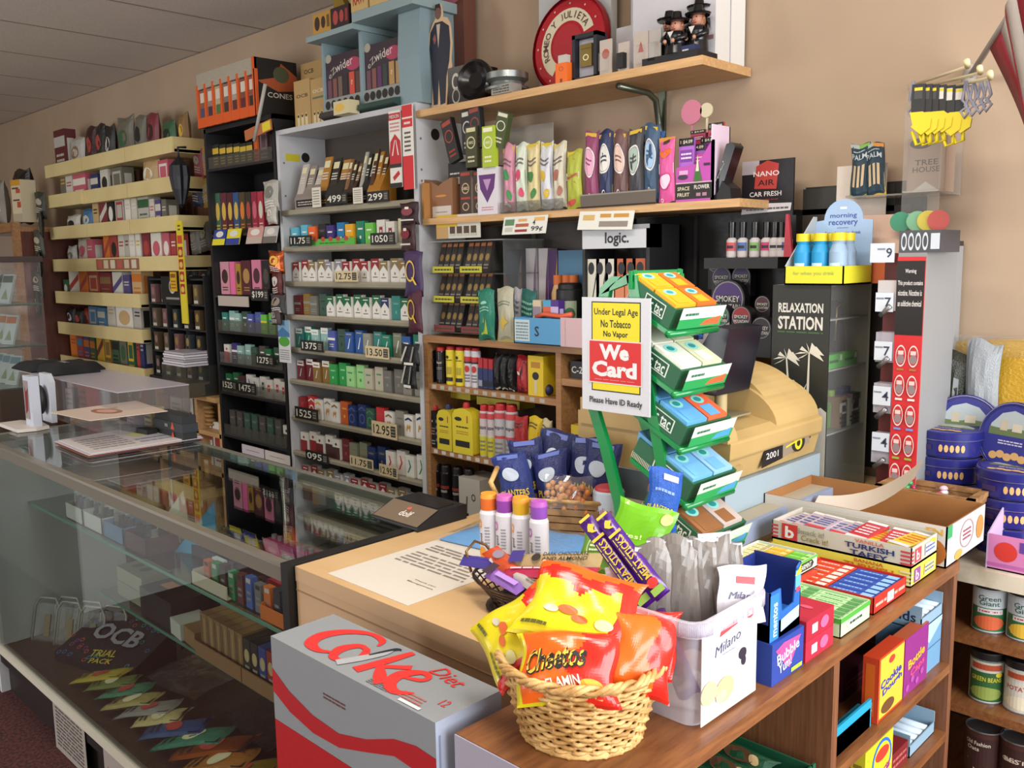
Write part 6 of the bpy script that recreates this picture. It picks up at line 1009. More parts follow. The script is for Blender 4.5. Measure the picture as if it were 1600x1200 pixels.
 # mini fridge
 Yf=2.31;x0f,x1f=at_y(1432,500,Yf).x,at_y(1482,500,Yf).x;zf1=at_y(1500,384,Yf).z;t=thing('mini_fridge','grey-framed glass door mini fridge behind the red panel stand','fridge',((x0f+x1f)/2,Yf,.9705));w=x1f-x0f;H=zf1-.9705
 q=MB();q.box(-w/2,w/2,.01,.08,0,H,'#8f8f8e');q.box(-w/2+.0,w/2,-.0,.08,H,H+.012,'#2a2a2a');q.build('body',t);q=MB()
 for r_ in((-w/2,-w/2+.02,0,H),(w/2-.022,w/2,0,H),(-w/2,w/2,H-.06,H),(-w/2,w/2,0,.04)):q.box(r_[0],r_[1],-.012,.008,r_[2],r_[3],'#a09d98')
 q.box(w/2-.034,w/2-.022,-.008,.008,.04,H-.06,'#23232a');q.box(-w/2+.02,w/2-.034,-.004,0,.04,H-.06,'#6d6f6a'+'g');q.build('door',t)
 # ochre board in film, clear film bundle
 mb=MB();mb.box(-.12,.30,-.01,.01,0,.30,'#b59326'+'c');p=at_y(1510,680,2.33);q=at_y(1510,537,2.33);b=thing('ochre_panel','ochre yellow board wrapped in clear film behind the biscuit tins','board',(p.x+.10,2.35,.99),0,None,(-.06,0,0));mb=bagm('#b8902a',.48,q.z-.985,.03,[('p',[(.1,.3),(.3,.5),(.31,.48),(.12,.28)],'#d8cfa8g'),('p',[(.5,.6),(.52,.8),(.53,.8),(.52,.6)],'#d8cfa8g')],'c',5,12,12,.02);mb.build('board',b,loc=(.09,-.0,0));mb=bagm('#ffffff',.5,.05,.02,[],'t',6,14,4,.02);mb.build('film',b,loc=(.09,-.012,q.z-1.02))
 t=thing('film_bundle','dark bundle in crinkled clear film beside the mini fridge','bundle',(at_y(1462,640,2.26).x,2.33,1.03));mb=bagm('#2a2c20',.12,.30,.05,[('p',[(.2,.1),(.35,.9),(.45,.9),(.4,.1)],'#5a5a3c'),('p',[(.6,.2),(.7,.8),(.8,.8),(.75,.2)],'#8f9496')],'c',91,10,14);mb.build('bundle_body',t);mb=bagm('#8f9498',.08,.33,.04,[],'c',92,8,16);mb.build('film',t,loc=(.085,-.01,0))
 # acrylic case with packs on the wall, hooks and key rings
 Ya=2.25;x0a,x1a=at_y(1409,300,Ya).x,at_y(1468,300,Ya).x;zt3=at_y(1409,130,Ya).z;zb3=at_y(1440,300,Ya).z;t=thing('acrylic_wall_case','clear acrylic case holding cigar packs fixed to the wall','case',((x0a+x1a)/2,Ya,zb3));w=x1a-x0a;H=zt3-zb3
 q=MB();q.box(w/2-.003,w/2,0,.145,0,H*.6,CLEAR);q.box(-w/2,w/2,0,.003,-.13,H*.9,CLEAR);q.prism([(0,0),(.145,0),(.145,H*.6),(0,H)],'x',-w/2,-w/2+.003,CLEAR);q.box(-w/2-.14,w/2,0,.145,-.004,0,'#b9b4ac'+'d');q.box(-w/2,w/2,0,.003,-.004,.004,'#d8d4cc');q.build('casing',t)
 mb=MB();mb.cbox(.09,.06,.13,'#a08a78');mb.decals(mb.face('F',.09,.06,.13),[('e',.35,.9,.3,.1,'#3a302c'),('t',.5,.55,.1,'TREE','#4a4038',.6),('t',.5,.42,.1,'HOUSE','#4a4038',.7),('p',[(.1,0),(.5,.2),(.9,0)],'#b9b4ac')]);one(mb,'cigar_jar','brown jar with dark lettering inside the clear wall case','jar',((x0a+x1a)/2+.0,Ya+.06,zb3+.0005))
 for i,(px,c2)in enumerate(((1343,'#7ab04a'),(1370,'#d08a2a'))):
  p=at_y(px,300,2.3);w=.05;zz=at_y(px,298,2.3).z;h=at_y(px,215,2.3).z-zz;mb=bagm('#1c3a4a',w,h,.02,[('r',0,0,1,.45,'#8a7a54'),('r',0,0,1,.18,'#c9a42c' if i else '#7a8a4a'),('r',.2,.2,.34,.6,'#c9b08a'),('r',.44,.2,.56,.6,'#c9b08a'),('r',.66,.2,.8,.6,'#c9b08a'),('r',0,.92,.5,.99,'#a8b4b0'),('r',.5,.92,1,.99,c2),('t',.5,.76,.1,'PALM','#b9c4c8',.8),('n',.2,.84,.8,.88,1,'#b9c4c8')],'c',60+i,8,12);one(mb,'leaf_wrap_pouch',f"dark teal leaf wrap pouch, {['green','orange'][i]} corner, beside the clear wall case",'pouch',(p.x,2.3,zb3),rz=0,rot=(0,-.08*i,0))
 t=thing('wall_hook_rack','white double wall hooks with cream tips over the acrylic case','hooks',(at_y(1460,140,2.3).x,2.395,at_y(1460,140,2.3).z));ox,oz=t.location.x,t.location.z
 for i,(p0,p1)in enumerate((((1428,132),(1512,104)),((1450,134),(1532,114)),((1480,136),(1548,122)))):
  a,b=at_y(p0[0],p0[1],2.38),at_y(p1[0],p1[1],2.0);mb=MB();mb.tube([(a.x-ox,-.012,a.z-oz),(b.x-ox,b.y-2.395,b.z-oz)],.0035,'#c9bd98',8);mb.tube([((b.x-ox),b.y-2.395,b.z-oz),(b.x-ox+.004,b.y-2.395-.02,b.z-oz+.008)],.006,'#d8cc9c',8);mb.build('hook',t)
 q=MB();q.box(-.03,.06,-.014,-.004,-.02,.02,'#b39a7d');q.build('back_plate',t)
 for i,(px,py,k)in enumerate(((1438,205,0),(1447,205,0),(1456,203,0),(1466,200,0),(1478,205,1),(1492,200,1))):
  p=at_y(px,py,2.14);zt_=at_y(px,125,2.14).z;h=zt_-p.z;t=thing('key_ring_torch',f"yellow and black key ring torch hanging from the wall hooks, {ORD[i]} from left",'key ring',(p.x,2.12+.006*i,p.z-.012),.2,'yellow key ring torches on the hooks')
  q=MB();q.box(-.014,.014,-.002,.0,h*.42,h,'#17171a');q.decals(Frame((-.014,-.0023,h*.42),(.028,0,0),(0,0,h*.58)),[('r',.2,.5,.8,.9,'#d8d4cc' if i>2 else '#3a3a3c'),('r',.2,.78,.8,.88,'#d8c820')]);q.build('card',t)
  q=MB();q.prism([(-.015,h*.45),(.012,h*.45),(.03,h*.3),(.028,h*.12),(.01,0),(-.012,.02),(-.008,h*.2)],'y',-.012,.008,'#d8c414');q.tube([(-.01,-.002,.01),(.0,-.002,-.02),(.015,-.002,-.015),(.012,-.002,.02)],.004,'#d8c414');q.build('torch',t)
 for i,(px,py)in enumerate(((1430,175),(1512,175),(1524,172),(1536,168),(1546,165))):
  p=at_y(px,py,2.16);zt_=at_y(px,140,2.16).z;h=zt_-p.z;mb=MB();mb.tube([(0,0,h+.015),(-.006,0,h*.5),(.006,0,h*.2),(-.008,0,0),(.0,0,-.014),(.01,0,0),(.0,0,h*.25),(.008,0,h*.6),(0,0,h+.015)],.0035,'#8f90a0',6);one(mb,'carabiner',f"grey carabiner clip on the wall hooks, {ORD[i]} from left",'clip',(p.x,2.14,p.z),group='carabiner clips on the hooks')
 # flag
 a,b=at_y(1514,122,2.39),at_y(1597,-8,2.12);t=thing('flag','red and white striped flag on a white pole at the upper right','flag',tuple(a));mb=MB();d=b-a;mb.tube([(0,0,0),tuple(d*1.5)],.0075,'#a8a29c',8);mb.build('pole',t);mb=MB();mb.lathe([(.0,-.02),(.02,-.02),(.016,0),(.011,.03)],'#8f8a84',12);mb.build('bracket',t)
 mb=MB();nu,nv=14,30;P0,P1=d*.42,d*1.5
 def cl(u,v):q=P0+(P1-P0)*u;return Vector((q.x+.10*v*v*.2+.11*math.sin(1.9*v)*(1-u)*.9+.015*math.sin(9*u+2*v),q.y-.03*math.sin(5*u+2*v),q.z-.52*v+.10*(1-u)*v))
 for k in range(7):
  vs=[cl((k+i/2)/7,j/nv)for j in range(nv+1)for i in range(3)];mb.add(vs,[(j*3+i,j*3+i+1,j*3+i+4,j*3+i+3)for j in range(nv)for i in range(2)],'#b9b0aa' if k%2 else '#8d2430',True)
 o_=mb.build('cloth',t);sm=o_.modifiers.new('s','SOLIDIFY');sm.thickness=.0015
right_wall()
def tin(x,y,z,label,rot=None,R=.073,H=.062,group='blue biscuit tins'):
 t=thing('biscuit_tin',label,'tin',(x,y,z),0,group,rot);NB='#22246c'
 mb=MB();mb.lathe([(0,0),(R*.97,0),(R,.004),(R,H*.66),(R*.985,H*.68)],NB+'g',36);mb.build('body',t)
 mb=MB();mb.lathe([(R*1.02,H*.64),(R*1.03,H*.66),(R*1.03,H*.93),(R*1.0,H*.97),(R*.94,H*.965),(R*.93,H*.955),(0,H*.955)],NB+'g',36);mb.lathe([(R*1.035,H*.645),(R*1.04,H*.665)],'#b9b4d0f',36);mb.lathe([(R*.98,H*.98),(R*1.0,H*.975)],'#a8a4c8f',36);mb.build('lid',t)
 q=MB();fr=Frame((-R*.92,-R*.92,H*.958),(R*1.84,0,0),(0,R*1.84,0))
 q.decals(fr,[('e',.5,.5,.49,.49,'#2c2f80'),('p',[(.12,.52),(.88,.52),(.86,.68),(.7,.86),(.5,.92),(.3,.86),(.14,.68)],'#a9b4b8'),('p',[(.12,.52),(.88,.52),(.88,.62),(.6,.66),(.4,.62),(.12,.64)],'#5f7048'),('r',.3,.6,.42,.76,'#b9b09a'),('r',.5,.6,.66,.72,'#c4bca8'),('n',.3,.38,.7,.46,2,'#c9c4d8')]+[('e',.25+.12*k,.2+.03*(k%2),.07,.06,'#c9a068')for k in range(5)]);q.build('lid_print',t.children[1])
 curved_label(t,R,.008,H*.6,[('e',.45+.09*k,.5,.035,.3,'#c9a068')for k in range(5)]+[('r',.05,.3,.3,.7,'#3a2a5c')],None,-2.3,-.5);return t
def tins():
 z=.9105;p=at_z(1478,690,.9)
 x=at_y(1480,720,2.22).x;xb=at_y(1584,730,2.17).x-.01
 for k in range(4):tin(x,2.225,z+.063*k,f"blue biscuit tin in the left stack by red panel stand, {['lowest','second from bottom','third from bottom','topmost'][k]}")
 for k in range(3):tin(xb+.01,2.17,z+.063*k,f"blue biscuit tin in the right stack at picture edge, {['lowest','middle','topmost'][k]}")
 tin(at_y(1508,655,2.30).x,2.335,z+.063*4-.02,'blue biscuit tin standing upright behind the left stack',(1.42,0,.1),.08)
 tin(at_y(1600,655,2.22).x,2.26,z+.063*3+.045,'blue biscuit tin leaning upright on the right stack',(1.4,0,-.35),.08)
 # marbled shelf unit with cans
 x0=-.60;t=thing('can_shelf_unit','shelf unit with marbled top holding food cans at the right edge','shelf unit',(x0,1.98,0));mb=MB();mb.box(-.20,.62,-.0,.41,.875,.91,MARBLE);mb.build('top',t)
 for zz in(.735,.575,.36):mb=MB();mb.box(-.20,.6,.01,.4,zz,zz+.02,BROWN);mb.build('shelf',t)
 mb=MB();mb.box(-.22,-.2,.01,.4,0,.875,BROWNV);mb.box(-.2,.6,.39,.41,0,.875,'#2a1a12');mb.build('side_panel',t)
 for r_,zz in enumerate((.7555,.5955,.3805)):
  for c_ in range(3):
   p=at_y([1545,1597,1650][c_]-(0 if r_==0 else 3),[950,1120-65,1160][r_],2.03);R,H=(.034,.112)if r_<2 else(.038,.15);xx=at_y([1546,1602,1656][c_]-4*r_,950+100*r_,2.06).x
   if r_==0:body='#b9bfc0';D=[('r',0,.0,1,.56,'#2c6a3c'),('r',0,.56,1,.97,'#c4ccd0'),('r',.2,.42,.85,.54,'#d8d0d0'),('n',.25,.44,.8,.52,1,'#b03a40'),('e',.5,.2,.42,.17,'#d0623a' if c_==0 else '#d8b03a'),('t',.5,.8,.12,'Green','#2c5a40',.55),('t',.5,.68,.12,'Giant','#2c5a40',.5)];lb='Green-and-white labelled food can'
   elif r_==1:body='#b9bcc0';D=[('r',0,.0,1,1,'#2c5a2c'),('r',0,.72,1,.98,'#c4c0b4'),('r',.1,.78,.9,.92,'#b04a2c'),('t',.5,.55,.11,'GREEN BEANS' if c_==0 else 'POTATOES','#c9c43a' if c_==0 else '#b03a40',.8),('e',.5,.2,.45,.16,'#8a9a4a' if c_==0 else '#d8d0b4'),('e',.82,.68,.1,.06,'#d8c43a')];lb='picture-labelled vegetable can'
   else:body='#4a2a24';D=[('r',0,.3,1,1,'#3a1f1c'),('t',.35,.9,.07,'Old Fashion','#d8ccb8',.6)if c_==0 else('t',.4,.8,.08,'BEST','#d8ccb8',.5),('t',.25,.8,.07,'Oats','#d8ccb8',.3),('p',[(.1,.6),(.3,.45),(.6,.5),(.9,.62),(.6,.4),(.3,.35)],'#d8c8a4'),('r',0,.0,1,.3,'#8a4a2c'),('e',.5,.2,.4,.1,'#c98a4a')];lb='brown canister'
   if c_==1 and r_==1:D[0]=('r',0,0,1,1,'#c9c4b8')
   tt=thing('food_can' if r_<2 else 'oat_canister',f"{lb.lower()}, {['left','middle','right'][c_]} on {['top','middle','lower'][r_]} shelf of marbled unit",'can',(xx,2.06,zz),0,'cans in the marbled shelf unit');mb=MB();mb.lathe([(0,0),(R,0),(R*1.01,.003),(R,.006),(R,H-.006),(R*1.01,H-.003),(R,H),(R*.95,H-.004),(0,H-.004)],body,24,ks=['#9a9ca0f','#9a9ca0f',body,body,body,'#9a9ca0f','#9a9ca0f','#9a9ca0f']);mb.build('body',tt)
   if r_<2:mb=MB();mb.lathe([(R*1.03,H-.014),(R*1.04,H),(R*1.0,H+.003),(0,H+.003)],'#1a1618',24);mb.build('lid',tt)
   curved_label(tt,R,.006,H-.015,D,None,-2.45,-.15)
 t=thing('pink_box','open pink cartoon-coloured carton on the marbled shelf top','box',(-.53,2.0,.9105));mb=MB();PK='#c478a8'
 for q in((-.03,.14,0,.003),(-.05,.14,.12,.123)):mb.box(q[0],q[1],q[2],q[3],0,.075,PK)
 mb.prism([(0,0),(.12,0),(.12,.12),(.0,.075)],'x',-.033,-.03,'#b9a4c4');mb.box(-.03,.14,0,.12,0,.003,PK);mb.decals(Frame((-.03,-.0003,0),(.17,0,0),(0,0,.075)),[('e',.2,.55,.13,.28,'#c4342c'),('r',.0,.1,1,.2,'#a85a98'),('r',.35,.6,.6,.9,'#5a3a8a'),('r',.42,.25,.62,.5,'#d8a0c8')]);mb.build('carton_body',t)
 mb=MB();mb.ball((0,0,.012),.012,'#3a6a3c',(1.4,1,.8),8,5);mb.tube([(0,0,.01),(.02,.01,.03)],.003,'#8a8a60');one(mb,'wrapped_sweet','small green wrapped sweet inside the pink carton','sweet',(-.50,2.05,.914))
tins()
# ================================================================== counters
GX0,GX1,GY0,GY1,GZ=-3.60,-1.525,.915,1.405,.97
def glass_case():
 t=thing('glass_display_case','long glass display case with metal top rail in the left foreground','display case',(GX0,GY0,0));W=GX1-GX0;D=GY1-GY0
 q=MB();RL='#6f685c'+'f'
 q.box(0,W-.025,0,.022,GZ-.038,GZ-.008,'#6f675a');q.box(0,W-.025,-.001,.02,GZ-.008,GZ,'#b5b0a2f');q.box(0,W-.025,D-.02,D,GZ-.03,GZ,'#77766c');q.box(0,.02,0,D,GZ-.03,GZ,'#77766c');q.build('top_rail',t,bevel=.002)
 q=MB();q.box(.02,W-.025,.02,D-.02,GZ-.007,GZ-.001,GLASS);q.build('top_pane',t)
 q=MB();q.box(.02,W-.03,.006,.011,.185,GZ-.038,GLASS);q.build('front_pane',t)
 q=MB();q.box(W-.025,W,-.004,D+.0,0,GZ+.004,'#131110');q.build('end_post',t,label='black end panel')
 q=MB();q.box(0,.02,0,D,0,GZ-.03,'#c3c6c8');q.build('end_panel',t,label='white left end panel')
 q=MB();q.box(0,W-.025,-.004,.012,.165,.187,'#c9c2b0');q.build('bottom_rail',t);q=MB();q.box(.02,W-.025,.012,D,.15,.18,'#4a3c30');q.box(.02,W-.025,.03,.04,0,.15,'#241c18');q.box(0,W-.025,.006,.03,.12,.165,'#1f1917');q.build('deck',t)
 q=MB();q.box(.02,W-.025,.15,D-.02,.695,.702,GLASS);q.box(.02,W-.025,.147,.15,.694,.703,'#5f8f7cg');q.build('upper_shelf',t,label='green-edged glass shelf')
 q=MB();q.box(.5,W-.025,.2,D-.02,.455,.462,GLASS);q.box(.5,W-.025,.197,.2,.454,.463,'#4f7f6cg');q.build('lower_shelf',t,label='green-edged glass shelf')
 q=MB()
 for x in(.55,1.3):q.tube([(x,D-.03,.18),(x,D-.03,GZ-.03)],.006,'#8a8a86f')
 q.build('shelf_standard',t)
 for i,(px,w,lab)in enumerate(((100,.27,'grey typed paper sheet taped low on the display case front, left one'),(178,.27,'paper sheet with red SALE lettering taped low on the display case'))):
  p=at_y(px,1120,GY0-.01);mb=MB();mb.box(-w/2,w/2,0,.0008,0,.17,'#a39a92');F=Frame((-w/2,-.0004,0),(w,0,0),(0,0,.17));mb.decals(F,[('n',.08,.1,.92,.92,11,'#5a534e')]if i==0 else[('t',.65,.82,.07,'SALE','#a83430',.35),('n',.1,.2,.9,.68,4,'#a84a44')])
  one(mb,'paper_sheet',lab,'paper',(p.x,GY0+.001,-.0+.0))
glass_case()
def case_things():
 zs=.7025
 # cards and glass things near the left
 mb=MB();mb.prism([(-.08,0),(.08,0),(.06,.17)],'y',0,.003,'#b9b4a0');mb.decals(Frame((-.08,-.0003,0),(.16,0,0),(0,0,.17)),[('e',.5,.12,.16,.1,'#5a7f8a')]);p=at_y(262,790,1.2);one(mb,'display_card','cream pointed card standing inside the display case','card',(p.x,1.2,zs),rz=.5)
 mb=MB();mb.prism([(-.09,0),(.07,0),(.07,.17)],'y',0,.003,'#1f7fa4');p=at_y(306,800,1.2);one(mb,'display_card','bright blue triangular card standing inside the display case','card',(p.x,1.2,zs),rz=.4)
 for i,px in enumerate((298,308,318,330)):
  p=at_y(px,812,1.22);mb=MB();mb.lathe([(0,0),(.012,0),(.014,.03),(.006,.04),(.007,.075),(.0,.076)],'#14141cg',12);one(mb,'glass_pipe',f"small black glass piece beside the blue card, {ORD[i]} from left",'pipe',(p.x,1.22+.02*(i%2),zs),group='black glass pieces in the case')
 mb=MB();mb.cbox(.06,.05,.03,'#c4c8cc');p=at_y(348,812,1.2);one(mb,'white_box','small white box beside the black glass pieces in the case','box',(p.x,1.2,zs))
 # trays of rings and small glass
 for k,(xa,xb,c,lab)in enumerate(((-2.30,-2.06,'#a8326a','magenta'),(-2.14,-1.96,'#1f7a4c','green'),(-2.04,-1.90,'#a82430','red'))):
  mb=MB();mb.box(xa,xb,1.16+.07*(2-k),1.21+.07*(2-k),zs,zs+.05+.01*(2-k),c);
  for j in range(7):mb.lathe([(0,0),(.008,0),(.008,.012),(0,.014)],'#b9b4b0f',8,(xa+.02+j*(xb-xa-.03)/6.5,1.185+.07*(2-k),zs+.05+.01*(2-k)))
  one(mb,'lighter_tray',f"{lab} tray of metal-topped lighters on the case upper shelf",'tray')
 t=thing('lighter_crowd','dense bank of silver-topped lighters at the back of the case shelf','lighters',(-2.42,1.25,zs));q=MB();q.box(-.18,.14,-.06,.08,0,.03,'#3a2a34');q.build('tray',t)
 q=MB();rr=random.Random(3)
 for i in range(12):
  for j in range(4):q.box(-.17+.025*i,-.155+.025*i,-.05+.033*j,-.036+.033*j,.03,.055,rr.choice(['#9a958cf','#b0aaa0f','#7d7870f']));
 q.build('lighter_tops',t,label='silver lighter tops')
 t=thing('glass_jewellery_tray','tray of clear glass trinkets at the right end of the case shelf','tray',(-1.75,1.24,zs));q=MB();q.box(-.2,.16,-.09,.1,0,.012,'#8a8274');q.build('tray',t);q=MB()
 for i in range(26):q.ball((rr.uniform(-.18,.14),rr.uniform(-.08,.09),.026),.014,rr.choice(['#b9b0a8g','#8a4a4ag','#d0c8b8g','#4a4a50g']),(1,1,rr.uniform(.6,1.1)),8,5)
 q.build('trinkets',t);mb=MB();mb.ball((0,0,.0),.035,'#c9b98a',(1,1,.9));one(mb,'glass_ball','cream glass ball on the trinket tray','ball',(-1.88,1.29,zs+.055))
 # coloured lighter boxes along the shelf front
 cols=['#b85a2a','#2f7a4a','#3a2a24','#1f7a4c','#5a2a2c','#3a5a9c','#6a6a6c','#c8661e','#1a2a3a','#3a7a9c','#6a6a6c','#3aa04c','#2a4aa8','#a83430','#6a6a6c','#16161a']
 x=-2.23
 for i,c in enumerate(cols):
  w=.030;h=.075+.004*(i%3);mb=MB();mb.cbox(w,.018,h,c);mb.decals(mb.face('F',w,.018,h),[('r',.15,.8,.85,.95,'#b9b4aa' if i%2 else '#2a2624'),('n',.2,.2,.8,.6,2,'#8a857c')]);one(mb,'boxed_lighter',f"{['orange','green','dark brown','emerald','maroon','blue','grey','amber','navy','teal','grey','bright green','royal blue','red','ash grey','black'][i]} upright lighter box, {ORD[i]} from left along the glass shelf front",'lighter',(x,1.095,zs),group='upright lighter boxes in the case');x+=.0445
 for i,(xa,xb,c,lab)in enumerate(((-2.29,-2.10,'#b9b09a','cream'),(-1.93,-1.76,'#c8661e','orange left'),(-1.75,-1.56,'#d06c20','orange right'))):
  mb=MB();mb.box(xa,xb,1.072,1.076,zs,zs+.035,c);mb.box(xa,xb,1.076,1.14,zs,zs+.002,c);mb.box(xa,xa+.003,1.076,1.14,zs,zs+.04,c)
  if i==2:mb.box(-1.735,-1.71,1.0712,1.072,zs+.008,zs+.022,'#d8d0c8')
  one(mb,'open_tray',f"{lab} cardboard tray front along the case glass shelf",'tray')
 # left end: white bins with jars under the rail
 for i,(px,c,lab)in enumerate(((120,'#b9b8b0','pale grey'),(150,'#c4c4c0','white'),(180,'#5f7a9a','grey blue'),(208,'#4a1c24','dark red'))):
  p=at_y(px,790+15*i,1.1);mb=MB();W=.15;mb.box(-W/2,W/2,0,.003,0,.055,c);mb.box(-W/2,W/2,.1,.103,0,.06,c);mb.box(-W/2,-W/2+.003,0,.1,0,.055,c);mb.box(W/2-.003,W/2,0,.1,0,.055,c);mb.box(-W/2,W/2,0,.1,0,.003,c)
  one(mb,'open_bin',f"{lab} open carton of small jars under the case rail",'carton',(-3.17+.165*i,1.08,zs))
  for j in range(4):mb=MB();mb.lathe([(0,0),(.014,0),(.014,.045),(.010,.05),(.010,.07),(0,.071)],['#26241f','#3a3a44','#6a6a60','#2a2018'][(i+j)%4]+'g',10);one(mb,'small_jar',f"small dark jar in the {lab} carton, {ORD[j]} from left",'jar',(-3.17+.165*i-.055+.036*j,1.12,zs+.0035),group='small jars under the case rail')
 # middle level
 zm=.4625
 mb=MB();mb.box(0,.20,0,.10,0,.05,'#8a8a78');mb.box(0.004,.2,.0,.1,.052,.10,'#94947f');mb.decals(Frame((0,0,.1005),(.2,0,0),(0,.1,0)),[('e',.3,.5,.1,.2,'#6a6a60'),('e',.6,.5,.1,.2,'#6a6a60')]);one(mb,'carton_stack','two pale flat cartons stacked on the case lower shelf','cartons',(-3.02,1.15,zm))
 t=thing('tool_case','black hard case with orange sticker inside the display case','case',(-2.79,1.13,zm));mb=MB();mb.box(0,.22,0,.16,0,.09,'#151514');mb.build('case_body',t,bevel=.012);mb=MB();mb.box(.04,.10,.05,.09,.0905,.091,'#c87a1e');mb.build('sticker',t,label='orange sticker')
 t=thing('gadget_case','grey plastic case with dark recess inside the display case','case',(-2.50,1.24,zm+.0));mb=MB();mb.box(0,.17,0,.12,0,.05,'#3c3c3c');mb.build('case_body',t,bevel=.008);mb=MB();mb.box(.03,.12,.03,.09,.0505,.052,'#141414');mb.build('recess',t)
 mb=MB();mb.lathe([(.02,0),(.05,.01),(.085,.05),(.09,.052),(.083,.048),(.048,.006),(0,.004)],CLEAR,24);one(mb,'glass_bowl','clear glass bowl on the lower shelf of display case','bowl',(-2.43,1.3,zm))
 for i,(xx,c,h)in enumerate(((-2.52,'#b9b9b0',.05),(-2.43,'#8a6a44',.05))):mb=MB();mb.cbox(.085,.09,h,c);one(mb,'carton',['white carton left of the tan box row in the case','brown carton left of the tan box row in the case'][i],'carton',(xx,1.165,zm),rz=-.1)
 x=-2.34
 for i in range(11):
  c=['#8a6c44','#8f7048','#86683f','#8a6c44','#8f7048','#86683f','#1f2418','#17181a','#24407f','#8d2c24','#a8804c'][i];h=.12 if i<6 else .115;mb=MB();mb.cbox(.036,.10,h,c);mb.decals(mb.face('F',.036,.1,h),[('r',.1,.05,.3,.95,'#5f4a2c'),('r',.6,.1,.7,.9,'#b9986a')]if i<6 else[('e',.5,.6,.35,.16,'#b9a474'),('n',.2,.1,.8,.4,2,'#a8a094')]);one(mb,'rolling_paper_box',f"{'tan' if i < 6 else ['olive','black','blue','red','kraft'][i-6]} upright box, {ORD[i]} from left in the case box row",'box',(x,1.17,zm+.004),group='upright boxes in the display case');x+=.0400
 for i,(xa,xb)in enumerate(((-2.37,-2.11),(-2.105,-1.88))):mb=MB();mb.box(xa,xb,1.105,1.109,zm,zm+.042,'#8a6640');mb.box(xa,xb,1.109,1.22,zm,zm+.0035,'#8a6640');one(mb,'cardboard_tray',f"brown cardboard tray under the upright case boxes, {['left','right'][i]} part",'tray')
 mb=MB();mb.cbox(.13,.12,.12,'#8a6c44');mb.decals(mb.face('F',.13,.12,.12),[('o',.3,.6,.2,.2,.2,'#4a3420'),('o',.7,.4,.16,.16,.2,'#4a3420')]);one(mb,'kraft_carton','kraft carton with dark rings at the right of case box row','carton',(-1.80,1.18,zm))
 # bottom deck
 zd=.1805
 t=thing('rolling_paper_display_box','black lettered display box with coloured rings in the case bottom','display box',at_z(75,1040,zd).freeze()if False else(-3.30,1.02,zd));W=.40
 q=MB();q.prism([(0,0),(.2,0),(.2,.12),(.0,.03)],'x',0,W,'#1a181c');fr=Frame((0,-.0002,.0305),(W,0,0),(0,.2,.09));rr=random.Random(8);L=[]
 for i in range(60):
  u,v=rr.random(),rr.random()
  if .22<u<.8 and .3<v<.85:continue
  L.append(('o',u,v,.022,.04,.35,rr.choice(['#8a3a6a','#3a6a9c','#6a3a8a','#b0503a','#3a8a8a'])))
 q.decals(fr,L+[('t',.5,.6,.34,'OCB','#9a98a0',.6,0,.03),('t',.55,.22,.13,'TRIAL','#c9b42c',.28,12),('t',.6,.08,.1,'PACK','#c9b42c',.24,12)]);q.build('box_body',t);t.rotation_euler=(0,0,.25)
 for i in range(6):
  mb=MB();w=.11;pts=[(-w/2,0),(-w/2,.13),(-w/2+.02,.16),(w/2-.02,.16),(w/2,.13),(w/2,0)];mb.tube([(a,0,b)for a,b in pts],.004,'#a8a89cg',6);mb.box(-w/2+.003,w/2-.003,-.001,.001,0,.14,CLEAR);mb.box(-.005,.02,-.003,.003,.02,.1,'#7a6a48')
  one(mb,'blister_shell',f"clear rounded blister shell standing in the case, {ORD[i]} from left",'packaging',(-3.50+.055*i,1.05+.035*(i%2)+.02*i,zd),rot=(-.25,0,.5),group='clear shells in the case')
 cols=[('#b5a02c',.14),('#6a7a3a',.13),('#3a7a5a',.13),('#a89a5a',.13),('#8f8a84',.14),('#c4b47a',.12),('#2a4a7c',.15),('#2f7a60',.16),('#b8602c',.17),('#a86a24',.15),('#c9a42c',.16)]
 for i,(c,L_)in enumerate(cols):
  x=-3.00+.088*i;y=1.02+.008*(i%3);mb=bagm(c,.08+.003*i,L_*1.35,.022,[('r',.05,.78,.95,.96,'#17161a'),('e',.5,.5,.3,.14,'#d8cfa8' if i%2 else '#b0433a'),('n',.2,.1,.8,.3,2,'#2a2824')],'f' if i in(8,10)else 'c',i+120,8,12)
  one(mb,'wrap_packet',f"{['yellow','olive green','green','khaki','grey','pale gold','blue','sea green','orange foil','brown','gold foil'][i]} shiny wrap packet lying on the case bottom",'packet',(x-.04,y-.02,zd+.02+.0015*i),rot=(-R90+.18,0,-.95),group='wrap packets lying in the case')
 mb=MB();mb.lathe([(0,0),(.09,0),(.095,.006),(.092,.012),(0,.010)],'#1a1618',28);mb.lathe([(.05,.0125),(.075,.0125)],'#a8302c',28);mb.lathe([(.0,.0128),(.028,.0128)],'#b9a46a',20);one(mb,'round_tray','round black tray with red ring on the case bottom at its right','tray',(-2.16,1.0,zd))
 mb=MB();mb.cbox(.16,.14,.06,'#171418');mb.decals(mb.face('T',.16,.14,.06),[('n',.1,.2,.9,.8,4,'#5a3a3c')]);one(mb,'black_carton','flat black printed carton at the right end of case bottom','carton',(-1.95,1.1,zd),rz=.3)
 mb=bagm('#b9b4ac',.3,.26,.05,[],'t',7,12,12);one(mb,'clear_bag','clear plastic bag lying on the case bottom behind packets','bag',(-2.75,1.18,zd+.02),rot=(-R90+.1,0,.1))
 mb=bagm('#2a2624',.3,.16,.035,[],'c',8,10,10);one(mb,'dark_bag','dark crinkled bag behind the wrap packets on the case bottom','bag',(-2.3,1.2,zd+.03),rot=(-R90+.1,0,-.1))
 # on top of the glass
 z=GZ+.0005
 P=[at_z(x_,y_,z)for x_,y_ in((88,694),(140,716),(316,688),(240,668))]
